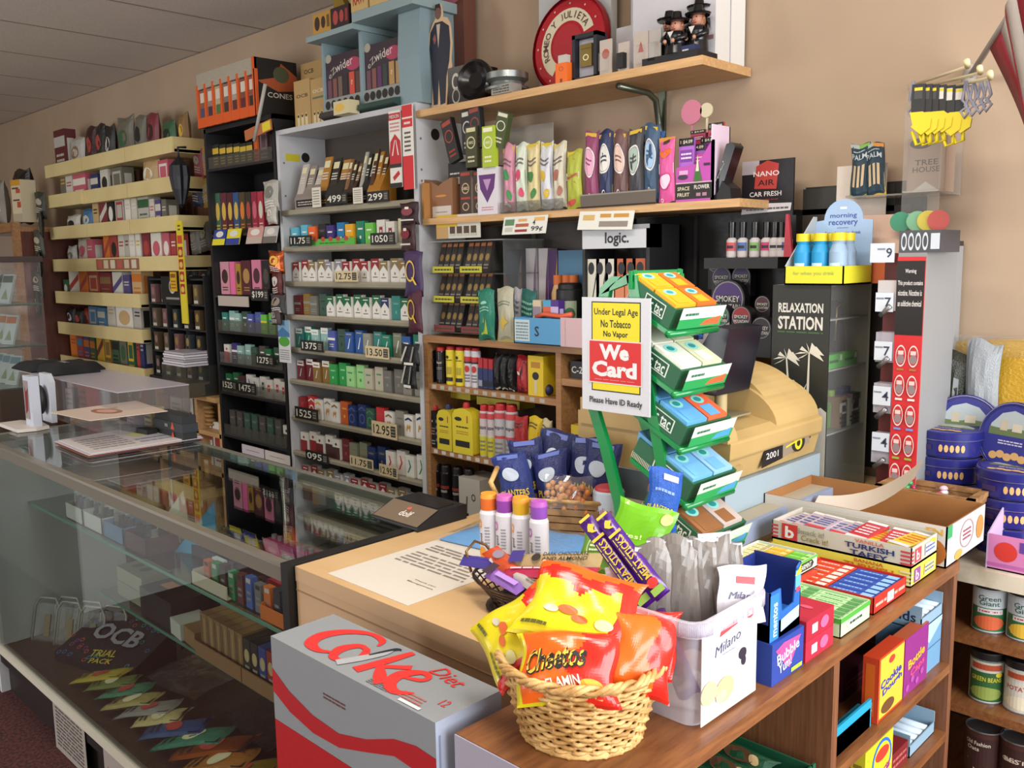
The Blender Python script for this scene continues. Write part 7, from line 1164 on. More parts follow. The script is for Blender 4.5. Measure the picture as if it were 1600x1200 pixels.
 for k in range(5):
  mb=MB();o=[Vector((p.x+.008*math.sin(k*2+i),p.y+.006*math.cos(k*3+i),0))for i,p in enumerate(P)];c=['#3a3c44','#b0563a','#cfcac6','#c4bcc4','#d6d0ce'][k];mb.prism([(a.x,a.y)for a in o],'z',z+.003*k,z+.003*k+.0022,c)
  if k==4:f=Frame((o[0].x,o[0].y,z+.0143),o[2]-o[1]if False else(o[2]-o[1]),(o[3]-o[2])*1.0);f=Frame(Vector((o[1].x,o[1].y,z+.0146)),o[2]-o[1],o[0]-o[1]);mb.decals(f,[('r',.55,.55,.95,.8,'#ddd98c'),('n',.08,.15,.45,.85,6,'#a8a0a0'),('n',.5,.15,.9,.45,2,'#9aa0b8')])
  one(mb,'paper_sheet',f"{['dark folder at the bottom','orange sheet second from the bottom','white sheet in the middle','lilac-white sheet second from the top','white sheet with yellow highlight topmost'][k]} of paper pile on glass case",'paper')
 # clear acrylic organiser at the far left with shirts on it
 t=thing('acrylic_organiser','large scratched clear acrylic box standing on the glass case left end','organiser',(-3.12,1.36,z));x0,x1=at_y(68,640,1.25).x+3.12,at_y(190,640,1.25).x+3.12;H=at_y(130,588,1.35).z-z
 q=MB();CL=SMOKE;q.box(x0,x1,-.12,-.117,0,H,CLEAR);q.box(x1-.003,x1,-.12,.14,0,H,CLEAR);q.box(x0-.25,x1,-.12,.14,H,H+.004,FROST);q.box(x0-.25,x1,.137,.14,0,H,'#8a8078'+'d');q.box(x0,x0+.003,-.12,.14,0,H,CLEAR);q.build('casing',t)
 for i,(xx,c,w,h)in enumerate(((x0+.05,'#8a7a74',.07,.10),(x0+.13,'#6f8088',.06,.12),(x0+.20,'#a8434c',.08,.13),(x1-.06,'#9a8a60',.06,.09),(x1-.14,'#7d6a70',.06,.07))):mb=MB();mb.cbox(w,.05,h,c);mb.decals(mb.face('F',w,.05,h),[('n',.1,.3,.9,.9,3,'#4a4444')]);one(mb,'small_carton',f"{['taupe','slate','red','olive','mauve'][i]} carton inside the clear acrylic box",'carton',(-3.12+xx,1.36+.03*(i%2),z+.001))
 for i,(px,py,w_)in enumerate(((52,572,.25),(115,574,.26),(85,556,.25))):
  p=at_z(px,py,z+H+.02);t2=thing('folded_shirt',f"folded black shirt, {['left one with white print','right one with white print','back one under the other two'][i]}, on the acrylic box",'shirt',(p.x if i<2 else at_y(85,572,1.33).x,[1.33,1.35,1.40][i],z+H+.0045));q=MB();n=8;vs=[];zt_=.030
  for j in range(n+1):
   for k in range(n+1):u,v=j/n*2-1,k/n*2-1;e=max(abs(u),abs(v));vs.append((u*w_/2,v*.09,(zt_*(1-e**6)+.006)*(1+.12*math.sin(5*u+i)*math.cos(4*v))))
  q.add(vs,[(j*(n+1)+k,(j+1)*(n+1)+k,(j+1)*(n+1)+k+1,j*(n+1)+k+1)for j in range(n)for k in range(n)],'#141418m',True);q.box(-w_/2,w_/2,-.09,.09,0,.006,'#121216m');q.build('cloth',t2)
  if i<2:q=MB();q.decals(Frame((-.05,-.03,zt_+.012),(.1,0,.0),(0,.05,0)),[('t',.5,.5,.5,'West' if i else 'NYP','#c4c0bc',.9,0,.02,.3)]);q.build('print',t2)
 P=[at_z(*q_,z+.10)for q_ in((78,644),(140,657),(262,642),(212,626))];mb=MB();mb.prism([(p.x,p.y)for p in P],'z',z+.098,z+.1,'#d8c4b4');f=Frame(Vector((P[1].x,P[1].y,z+.1003)),P[2]-P[1],P[0]-P[1]);mb.decals(f,[('e',.5,.55,.16,.25,'#a8684c'),('e',.5,.55,.11,.16,'#d0a890')]);one(mb,'place_mat','cream sheet with brown oval logo resting on the dark radio','sheet')
 mb=MB();mb.cbox(.21,.05,.035,'#26292c',.0);mb.cbox(.22,.056,.03,'#30343a',.036);mb.cbox(.21,.05,.026,'#26292c',.066);mb.decals(mb.face('F',.22,.056,.092),[('p',[(.6,.45),(.72,.45),(.67,.75)],'#d0502c'),('p',[(.6,.1),(.72,.1),(.67,.38)],'#d0502c'),('r',.4,.5,.5,.62,'#8a8a80')]);p=at_z(222,688,z);one(mb,'lock_box','small dark locking box under the cream sheet','drawer unit',(-2.985,1.375,z))
 mb=MB();mb.prism([(-.1,0),(.1,0),(.1,.015),(.0,.02),(-.1,.015)],'y',-.02,.02,'#15161a');p=at_z(200,682,z);one(mb,'black_stapler','black stapler between the papers and dark drawer','stapler',(p.x,p.y+.03,z+.015),rz=.15)
 # white standing picture at the left edge and wide white foot
 p=at_z(40,672,z);t=thing('card_stand','white counter stand with a red picture at the left edge','stand',(p.x-.02,p.y+.02,z));q=MB();q.box(-.03,.05,0,.03,0,.20,'#c4c8d4');q.decals(Frame((-.03,-.0004,.02),(.055,0,0),(0,0,.17)),[('r',.05,.1,.95,.95,'#9a8a88'),('p',[(.2,.2),(.7,.3),(.9,.8),(.5,.7),(.3,.85)],'#7d2428')]);q.build('upright',t);q=MB();q.prism([(-.16,-.06),(.06,-.06),(.075,.0),(.06,.05),(-.05,.06),(-.16,.02)],'z',0,.012,'#d8d0c8');q.build('foot',t)
 t=thing('white_ring_stand','white ring-shaped holder around a dark figure at the left edge','holder',(p.x-.13,p.y+.12,z));q=MB();q.prism([(-.05,0),(.05,0),(.06,.16),(.03,.19),(-.05,.19)],'y',0,.02,'#c9ccd4');q.build('frame',t);q=MB();q.ball((.0,-.02,.09),.045,'#1c1618',(.8,.5,1.3));q.build('dark_figure',t)
 # small black card reader tray at the right end
 P=[at_z(*q_,z)for q_ in((605,822),(652,836),(718,800),(640,785))];c=sum(P,Vector())/4;t=thing('counter_tray','black change tray with a silver sloping plate on the glass case','tray',(c.x,c.y,z));q=MB();ol=[(p.x-c.x,p.y-c.y)for p in P];w2,d2=.085,.075;q.prism([(-d2,0),(d2,0),(d2,.035),(-d2*.1,.035),(-d2,.008)],'x',-w2,w2,'#16151a');q.box(-w2+.02,w2-.02,.0,d2-.02,.0352,.036,'#0c0c10g');q.build('tray_body',t,bevel=.003)
 q=MB();fr=Frame((-w2+.005,-d2+.003,.0095),(2*w2-.01,0,0),(0,d2*.85,.026));q.add([fr.p(0,0,.001),fr.p(1,0,.001),fr.p(1,1,.001),fr.p(0,1,.001)],[(0,1,2,3)],'#b8a48cf');q.decals(fr,[('t',.55,.45,.3,'dolf','#e8e0d8',.25),('e',.5,.72,.05,.08,'#c8604c')],.0016);q.build('plate',t,label='silver plate')
case_things()
# ================================================================== beige counter and the walnut shelf unit
CT=.97
def counters():
 t=thing('beige_counter','beige laminate counter with paper notice beside the glass case','counter',(-1.52,.926,0))
 q=MB();q.box(.0,.708,0,.64,CT-.03,CT,BEIGE,F=BEIGEF);q.box(.15,.66,.6,1.20,CT-.03,CT,BEIGE);q.box(.30,.66,1.20,1.465,CT-.03,CT,BEIGE);q.build('top',t,bevel=.002)
 q=MB();q.box(.0,.70,.0015,.58,0,CT-.0305,BEIGEF);q.box(.16,.65,.58,1.19,0,CT-.0305,BEIGEF);q.build('front_panel',t);q=MB();q.box(.0,.70,.0,.0012,CT-.05,CT-.047,'#9a7a58');q.build('seam',t)
 t=thing('walnut_shelf_unit','walnut laminate shelf unit carrying candy at the right foreground','shelf unit',(-.81,.715,0))
 q=MB();W=.25;L=1.11
 q.box(0,W,0,L,CT-.022,CT,BROWN);q.build('top',t)
 for y in(0,.56,1.09):q=MB();q.box(0.001,W-.003,y,y+.02,0,CT-.022,BROWNV);q.build('upright',t)
 q=MB();q.box(0.0,.012,.02,L,0,CT-.022,'#3a2416');q.build('back_panel',t)
 for z,ya,yb in((.745,.58,1.09),(.60,.58,1.09),(.705,.02,.56),(.42,.02,1.09)):q=MB();q.box(.012,W-.002,ya,yb,z,z+.018,BROWN);q.build('shelf',t)
 mb=MB();mb.box(0,.21,-.0022,-.0004,CT-.33,CT-.001,'#a8a4b4');mb.decals(Frame((0,-.0022,CT-.33),(.21,0,0),(0,0,.33)),[('p',[(.1,.80),(.9,.80),(.9,.35),(.8,.35),(.8,.72),(.22,.72)],'#8f2f34'),('p',[(.1,.80),(.18,.76),(.85,.5),(.8,.45)],'#8f2f34'),('r',.0,.96,.9,1,'#8a5a34')if False else('n',.2,.1,.8,.3,3,'#8f5a60')]);one(mb,'shelf_notice','pale lilac sheet with red print on the walnut unit end','paper',(-.81,.715,0))
 P=[at_z(*q_,CT)for q_ in((511,897),(637,947),(800,870),(690,838))];P[3]=Vector((-1.44,1.245,CT));P[2]=Vector((-1.19,1.25,CT));mb=MB();mb.prism([(-1.435,.945),(-1.189,.945),(-1.189,1.25),(-1.435,1.25)],'z',CT+.0003,CT+.001,'#d8d0c4')
 mb.decals(Frame((-1.435,.945,CT+.001),(.246,0,0),(0,.305,0)),[('n',.12,.45,.95,.68,5,'#8a8078'),('t',.75,.3,.02,'Thank you','#7a7068',.25),('t',.75,.26,.02,'Management','#7a7068',.3),('n',.12,.72,.9,.85,3,'#8a8078')]);one(mb,'paper_notice','white typed notice lying on the beige counter front','paper')
counters()
def script_coke(mb,fr,s=1.0):
 R_='#d8302c';r=mb.ribbon
 r(fr,[(.40,.76),(.375,.90),(.29,.93),(.20,.76),(.155,.48),(.18,.24),(.26,.17),(.335,.30)],[.002,.006,.005,.009,.013,.011,.006,.002],R_)
 r(fr,[(.40,.60),(.345,.60),(.315,.40),(.345,.20),(.40,.20),(.435,.40),(.40,.58),(.37,.62)],[.003,.007,.011,.007,.0045,.0085,.006,.003],R_)
 r(fr,[(.55,.94),(.53,.6),(.50,.16)],[.006,.009,.010],R_);r(fr,[(.64,.66),(.56,.46),(.53,.42)],[.007,.005,.003],R_);r(fr,[(.54,.44),(.60,.28),(.655,.15)],[.005,.010,.010],R_)
 r(fr,[(.655,.42),(.74,.52),(.745,.64),(.70,.66),(.655,.46),(.675,.24),(.74,.14),(.80,.26)],[.003,.005,.0045,.006,.012,.010,.007,.002],R_)
 r(fr,[(.40,.12),(.44,.40),(.47,.66),(.475,.80)],[.009,.009,.007,.003],'#a8a9ac',.0009);r(fr,[(.44,.52),(.475,.84),(.50,.88)],[.002,.004,.001],'#1a2030',.0011)
def coke():
 x0,y0,w,d,h=-1.232,.700,.40,.120,.1403
 for k in range(7):
  z=h*k;top=k==6;c='#8c9094' if top or k<5 else '#b0141c';lab={6:'grey diet cola carton with red script on top of the stack',5:'red cola carton directly under the grey one'}.get(k,f"cola carton in the stack, {ORD[min(k, 4)]} from the floor")
  mb=MB();mb.box(0,w,0,d,0,h-.0005,c,R='#a9b1c4' if top else '#8d1a20',F='#5f6164' if False else c,T=c);o=thing('soda_carton',lab,'carton',(x0,y0,z),0,'stacked cola cartons');mb.build('carton_body',o,bevel=.003)
  if top:
   q=MB();fr=Frame((0,0,h),(w,0,0),(0,d,0));script_coke(q,fr);q.text(fr,.80,.80,.026,'Diet','#d8302c',None,.0006,-8,.004,.3);q.decals(fr,[('t',.93,.35,.14,'12','#c8403c',.035),('n',.60,.06,.72,.16,3,'#6a6a6c'),('n',.76,.10,.88,.26,3,'#b86a60'),('r',.79,.04,.90,.09,'#d8dadc')]);q.build('lettering',o)
   q=MB();fr=Frame((0,-.0004,0),(w,0,0),(0,0,h));up=[(0,.62),(.12,.45),(.28,.33),(.45,.30),(.62,.42),(.78,.60),(.9,.66),(1,.64)];lo=[(1,.32),(.9,.40),(.78,.42),(.62,.28),(.45,.14),(.28,.12),(.12,.2),(0,.34)]
   n=len(up);vs=[fr.p(u,v,.0002)for u,v in up]+[fr.p(u,v,.0002)for u,v in lo[::-1]];q.add(vs,[(i,i+1,n+i+1,n+i)for i in range(n-1)],'#b01820');q.decals(fr,[('n',.36,.6,.5,.68,2,'#6a3a3c')]);q.build('ribbon_print',o,label='red wavy band');q=MB();q.box(w,w+.0006,.02,.09,.0,.055,'#98a0b4');q.box(w,w+.0007,.005,.008,.06,.12,'#8088a0');q.build('end_flap',o)
coke()
def wicker_basket(name,label,c,z0,rb,rt,H,m,k,n=26,rows=11,sy=1.0,rim=.008):
 t=thing(name,label,'basket',(c[0],c[1],z0));q=MB();n2=n*2
 for j in range(rows):
  f=(j+.5)/rows;r0=rb+(rt-rb)*f;z=H*f;pts=[]
  for i in range(n2*2):a=math.pi*i/n2;rr=r0+.0030*math.sin(a*n/1.0+math.pi*j);pts.append((rr*math.cos(a),sy*rr*math.sin(a),z))
  q.tube(pts,H/rows*.46,m,5,True)
 q.build('weave',t)
 q=MB()
 for i in range(n):a=2*math.pi*(i+.5)/n;q.tube([(rb*math.cos(a),sy*rb*math.sin(a),0),(rt*math.cos(a),sy*rt*math.sin(a),H)],.0028,m,5)
 q.build('stakes',t)
 q=MB()
 for o in(0,math.pi,1.6):
  pts=[]
  for i in range(96):a=2*math.pi*i/96;rr=rt+.002+rim*.5*math.cos(14*a+o);pts.append((rr*math.cos(a),sy*rr*math.sin(a),H+rim*.3+rim*.5*math.sin(14*a+o)))
  q.tube(pts,rim*.45,m,5,True)
 q.tube([(rb*math.cos(i*.262),sy*rb*math.sin(i*.262),.004)for i in range(24)],.006,m,5,True);q.build('rim',t)
 q=MB();q.lathe([(0,.003),(rb,.003)],k,24);q.build('base',t);return t
def chips():
 c=(-.700,.835);wicker_basket('wicker_basket','round wicker basket of orange crisp packets in the foreground',c,CT,.075,.103,.10,WICKER,'#7a5a34',22,15)
 OR_,YE,RD='#e0601a','#d8c81e','#d0281c'
 def flame(u,v):
  if v>.84+.04*math.sin(9*u):return OR_+'g'
  if v>.66+.07*math.sin(9*u+.4)+.04*math.sin(23*u)or u>.88:return RD+'g'
  return YE+'g'
 def flame2(u,v):
  if u>.60+.08*math.sin(9*v):return RD+'g'
  if u<.06 or v<.05:return YE+'g'
  return OR_+'g'
 dec=[('e',.45,.34,.10,.05,'#d0602a'),('e',.6,.28,.08,.04,'#c05a24'),('e',.3,.3,.07,.04,'#b9b0a0'),('n',.55,.06,.9,.11,1,'#6a6a1c'),('n',.1,.08,.35,.16,1,'#5a5a1c'),('e',.82,.3,.08,.06,'#c9c48a')]
 S=[(-.705,.838,CT+.158,(-1.0,.08,.30),.15,.12,flame,'topmost yellow and orange crisp packet lying on the basket pile',dec,[]),
(-.77,.800,CT+.118,(-.95,.42,-.35),.115,.115,flame,'yellow crisp packet at the left side of wicker basket',dec,[]),
(-.672,.775,CT+.110,(-.62,-.10,.52),.128,.088,flame2,'orange lettered crisp packet at the basket front',[('e',.8,.25,.12,.1,'#e8a02c'),('n',.4,.12,.6,.16,1,'#f0e8d8')],[(.41,.585,.34,'Cheetos','#1c1408',.62,8,.04),(.40,.60,.32,'Cheetos','#e8b83c',.60,8,.01),(.52,.28,.13,'FLAMIN','#f0e0d0',.35,10)]),
(-.625,.855,CT+.115,(-.5,.35,.95),.095,.10,flame2,'orange and red crisp packet at the right of wicker basket',[],[]),
(-.735,.895,CT+.112,(-.8,0,.1),.10,.10,lambda u,v:OR_+'g','plain orange crisp packet at the back of wicker basket',[],[]),
(-.66,.905,CT+.105,(-.6,0,.4),.10,.09,lambda u,v:'#c8281cg','red crisp packet at the back of wicker basket',[],[]),
(-.70,.83,CT+.06,(-1.3,0,1.2),.13,.12,lambda u,v:OR_+'g','orange crisp packet buried under the others in wicker basket',[],[])]
 for i,(x,y,z,rot,w,h,fn,lab,d,tx)in enumerate(S):
  mb=bagm(OR_,w,h,.042,d,'g',130+i,32,28,.08,fn,tx);o=one(mb,'crisp_packet',lab,'crisps',None,group='crisp packets in the wicker basket')
  # centre of the packet is the anchor
  m=Matrix.Translation((x,y,z))@(Matrix.Rotation(rot[2],4,'Z')@Matrix.Rotation(rot[1],4,'Y')@Matrix.Rotation(rot[0],4,'X'))@Matrix.Translation((0,0,-h/2));o.matrix_world=m
chips()
def at_centre(o,c,rot,h):o.matrix_world=Matrix.Translation(c)@Matrix.Rotation(rot[2],4,'Z')@Matrix.Rotation(rot[1],4,'Y')@Matrix.Rotation(rot[0],4,'X')@Matrix.Translation((0,0,-h/2))
def tub():
 x0,x1,y0,y1,H=-.735,-.588,.925,1.075,.145;cx,cy=(x0+x1)/2,(y0+y1)/2;t=thing('plastic_tub','clear plastic tub of silver biscuit packs with a white cookie-picture paper','tub',(cx,cy,CT+.0005))
 def ring(s,z):w,d=(x1-x0)/2*s,(y1-y0)/2*s;r=.02;P=[]
 def loop(w,d,r,z):
  P=[]
  for cx_,cy_,a0 in((w-r,d-r,0),(-w+r,d-r,90),(-w+r,-d+r,180),(w-r,-d+r,270)):
   for k in range(5):a=math.radians(a0+22.5*k);P.append((cx_+r*math.cos(a),cy_+r*math.sin(a),z))
  return P
 q=MB();L=[loop((x1-x0)/2-.004,(y1-y0)/2-.004,.018,.0),loop((x1-x0)/2+.004,(y1-y0)/2+.004,.02,H)];n=20;q.add(L[0]+L[1],[(i,(i+1)%n,n+(i+1)%n,n+i)for i in range(n)],FROST,True);q.add(L[0],[tuple(range(n))],FROST);q.build('tub_wall',t)
 q=MB();A=loop((x1-x0)/2+.004,(y1-y0)/2+.004,.02,H);B=loop((x1-x0)/2+.016,(y1-y0)/2+.016,.03,H+.002);Cc=loop((x1-x0)/2+.016,(y1-y0)/2+.016,.03,H-.018);q.add(A+B+Cc,[(i,(i+1)%n,n+(i+1)%n,n+i)for i in range(n)]+[(n+i,n+(i+1)%n,2*n+(i+1)%n,2*n+i)for i in range(n)],FROST,True)
 for i in range(n):
  a,b=Vector(B[i]),Vector(B[(i+1)%n])
  for k in range(5):p=a+(b-a)*(k/5);q.tube([p,p+Vector((0,0,-.018))],.0012,'#d8d4e0d',4)
 q.build('rim',t)
 w,h=y1-y0-.012,H*.93;q=MB();q.box((x1-x0)/2+.0045,(x1-x0)/2+.0055,-w/2,w/2,.004,.004+h,'#d9d6d8');fr=Frame(((x1-x0)/2+.0057,-w/2,.004),(0,w,0),(0,0,h))
 q.decals(fr,[('p',[(.3,.80),(.62,.84),(.62,.90),(.32,.86)],'#b8444a'),('t',.46,.70,.1,'Milano','#4a4a6c',.46,8,0,.35),('e',.86,.88,.07,.055,'#c8505c'),('t',.86,.88,.05,'20','#e8dce0',.08),('e',.40,.24,.17,.13,'#d8b088'),('e',.12,.30,.14,.12,'#dcb892'),('e',.34,.19,.1,.06,'#e0c09c'),('e',.72,.50,.07,.06,'#2a2436'),('e',.74,.42,.04,.05,'#2a2436'),('n',.35,.6,.6,.62,1,'#9a9ab0')]);q.build('paper_label',t,label='white printed paper')
 for i in range(7):
  x=cx-.045+.015*(i%7);mb=bagm('#7d7670' if i%2 else '#6c655f',.046,.155,.024,[('r',0,.88,1,.99,'#d6d2d4')],'g',140+i,8,12);o=one(mb,'biscuit_pack',f"silver wrapped biscuit pack in the plastic tub, {ORD[i]} from left",'biscuits',None,group='silver packs in the tub');at_centre(o,(cx-.035+.013*i,cy-.03+.015*i,CT+.135+.005*(i%3)),(-.05,.08-.03*i,.75),.155)
 mb=bagm('#d8d4d8',.085,.08,.012,[('t',.5,.5,.12,'Milano','#4a4a6c',.6,0,0,.3),('r',.3,.7,.7,.82,'#b8444a')],'g',151,8,10);o=one(mb,'biscuit_pack','white biscuit pack with script print at the tub right corner','biscuits');at_centre(o,(-.603,1.06,CT+.14),(-.1,.1,1.2),.08)
 mb=bagm('#d8d4d8',.085,.08,.012,[('t',.6,.3,.12,'Milano','#4a4a6c',.6,0,0,.3),('e',.6,.7,.15,.12,'#6a3a8a')],'g',152,8,10);o=one(mb,'biscuit_pack','white biscuit pack with script print at the tub left corner','biscuits');at_centre(o,(-.712,.975,CT+.142),(-.1,-.2,.6),.08)
 # two long meat sticks leaning out of the tub
 for i,(pa,pb)in enumerate((((915,812),(1012,945)),((942,808),(1035,930)))):
  a=at_y(pa[0],pa[1],.985);b=at_y(pb[0],pb[1],.935);d=(b-a);L_=d.length;w=.0115;t2=thing('meat_stick',f"long purple meat stick packet leaning out of the tub, {['front left','rear right'][i]} one",'snack stick',tuple(b));q=MB();x=d.normalized();nrm=-(a+b).normalized()if False else Vector((.55,-.8,.25)).normalized();y=nrm.cross(x).normalized();nrm=x.cross(y)*-1 if x.cross(y).dot(nrm)<0 else x.cross(y)
  O=-d*1.0;vs=[]
  for k,s in((-1,0),(1,0),(1,1),(-1,1)):pass
  for f in range(11):
   for g in range(5):vv=g/4*2-1;vs.append(O+d*f/10+y*w*vv+nrm*(.006*(1-vv*vv)*(0 if f in(0,10)else 1)))
  q.add(vs,[(f*5+g,f*5+g+1,f*5+g+6,f*5+g+5)for f in range(10)for g in range(4)],'#4a1a7c'+'g',True);q.add([v-nrm*.004 for v in vs],[(f*5+g,f*5+5+g,f*5+g+6,f*5+g+1)for f in range(10)for g in range(4)],'#4a1a7cg')
  fr=Frame(O+y*(-w)+nrm*.0066,d,y*2*w);q.decals(fr,[('r',.0,.1,.03,.9,'#d8b83c'),('r',.24,.05,.27,.95,'#d8b83c'),('p',[(.08,.5),(.12,.8),(.16,.55),(.2,.75),(.18,.4),(.14,.2),(.1,.35)],'#d8b83c'),('t',.56,.55,.5,'MEAT STICKS','#d8b83c',.52,180,.015),('e',.88,.5,.05,.35,'#c8302c'),('r',.93,.1,1,.9,'#8ab04a'),('n',.3,.1,.8,.2,1,'#d8b83c')]);q.build('wrapper',t2)
 for i in range(2):mb=bagm('#6a4a9a',.035,.12,.008,[('r',.15,.1,.85,.95,'#a8a0b0'),('n',.2,.15,.8,.9,6,'#6a6478')],'g',160+i,6,10);o=one(mb,'meat_stick',f"violet snack stick seen through the tub front, {['left','right'][i]} one",'snack stick');at_centre(o,(-.690+.045*i,.958,CT+.075),(0,-.45,.3),.12)
tub()
# ================================================================== register, mint rack and everything on the counters
def register():
 XF=-.95;zd=1.032
 ya,yb=at_x(1132,825,XF).y,2.03;z1=at_x(1130,762,XF).z
 mb=MB();mb.box(-1.36,-.905,ya-.03,2.05,CT+.0005,zd-.001,'#b0a48c');mb.box(-.905,-.893,ya-.03,2.05,CT+.02,zd-.001,'#8f9bb4');one(mb,'riser_board','pale riser board under the cash drawer','board')
 t=thing('cash_drawer_unit','pale blue-grey metal cash drawer under the register','cash drawer',(XF,ya,zd));L=yb-ya;q=MB();q.box(-.40,0,0,L,0,z1-zd,'#93a3ab',F='#5a646c');q.build('case',t,bevel=.002)
 zb,y0=z1+.001,ya+.005;zt=at_x(1150,690,XF).z;L=yb-y0-.01;t=thing('cash_register','beige cash register with 2001 sticker and pole display on the counter','cash register',(XF,y0,zb));H=zt-zb
 q=MB();q.prism([(-.40,0),(-.012,0),(0,H*.55),(.006,H*.6),(.008,H),(-.02,H+.015),(-.10,H+.030),(-.40,H+.030)],'y',0,L,REGM);q.build('body',t,bevel=.004)
 def dome(ya_,yb_,x1,r,top,nm):
  n=12;ol=[(-.39,H)]+[(x1,H)]+[(x1-r+r*math.cos(math.pi/2*i/n),H+top*math.sin(math.pi/2*i/n))for i in range(n+1)]+[(-.25,H+top*1.0),(-.39,H+top*.72)];q=MB();q.prism(ol,'y',ya_,yb_,REGM);return q.build(nm,t,bevel=.003)
 dome(-.004,.035,.004,.14,.085,'end_cheek');dome(L*.52,L+.004,-.004,.16,.10,'printer_cover');dome(L*.55,L-.02,-.02,.17,.128,'printer_hood')
 q=MB();q.box(-.20,-.06,.06,L*.48,H+.030,H+.034,'#8a7f62');q.box(-.22,-.18,.09,L*.42,H+.034,H+.05,'#1c1a22');q.build('receipt_slot',t,label='dark grey receipt slot')
 q=MB();q.lathe([(.014,H+.03),(.014,H+.10),(0,H+.10)],'#b5a272',14,(-.10,L*.33,0));dp=q.build('display_pole',t)
 q=MB();q.prism([(-.17,H+.09),(-.07,H+.085),(-.04,H+.23),(-.08,H+.235)],'y',L*.16,L*.50,'#15161e'+'g');q.build('display_screen',dp,label='black pole display under a plastic sheet')
 q=MB();fr=Frame((.0015,.14,.012),(0,.32,0),(0,0,H*.62));q.decals(fr,[('p',[(0,0),(.28,.12),(.52,.35),(.72,.62),(.74,.9),(.5,.95),(.28,.82),(.04,.78)],'#17150f'),('p',[(.3,.15),(.7,.42),(.7,.8),(.48,.88),(.3,.75)],'#8a7c6c'),('r',.04,.14,.27,.72,'#141216'),('t',.15,.42,.26,'2001','#c9c6c0',.17),('e',.53,.55,.1,.36,'#2a2418'),('p',[(.34,.5),(.48,.62),(.7,.78),(.7,.84),(.48,.70),(.34,.58)],'#c9c020'),('o',.53,.56,.055,.28,.5,'#c9c020')]);q.decals(Frame((.0015,.0,0),(0,.08,0),(0,0,.05)),[('o',.25,.5,.08,.2,.15,'#8f7a4c'),('o',.6,.55,.16,.2,.1,'#8f7a4c')]);q.build('sticker',t,label='black sticker printed 2001')
register()
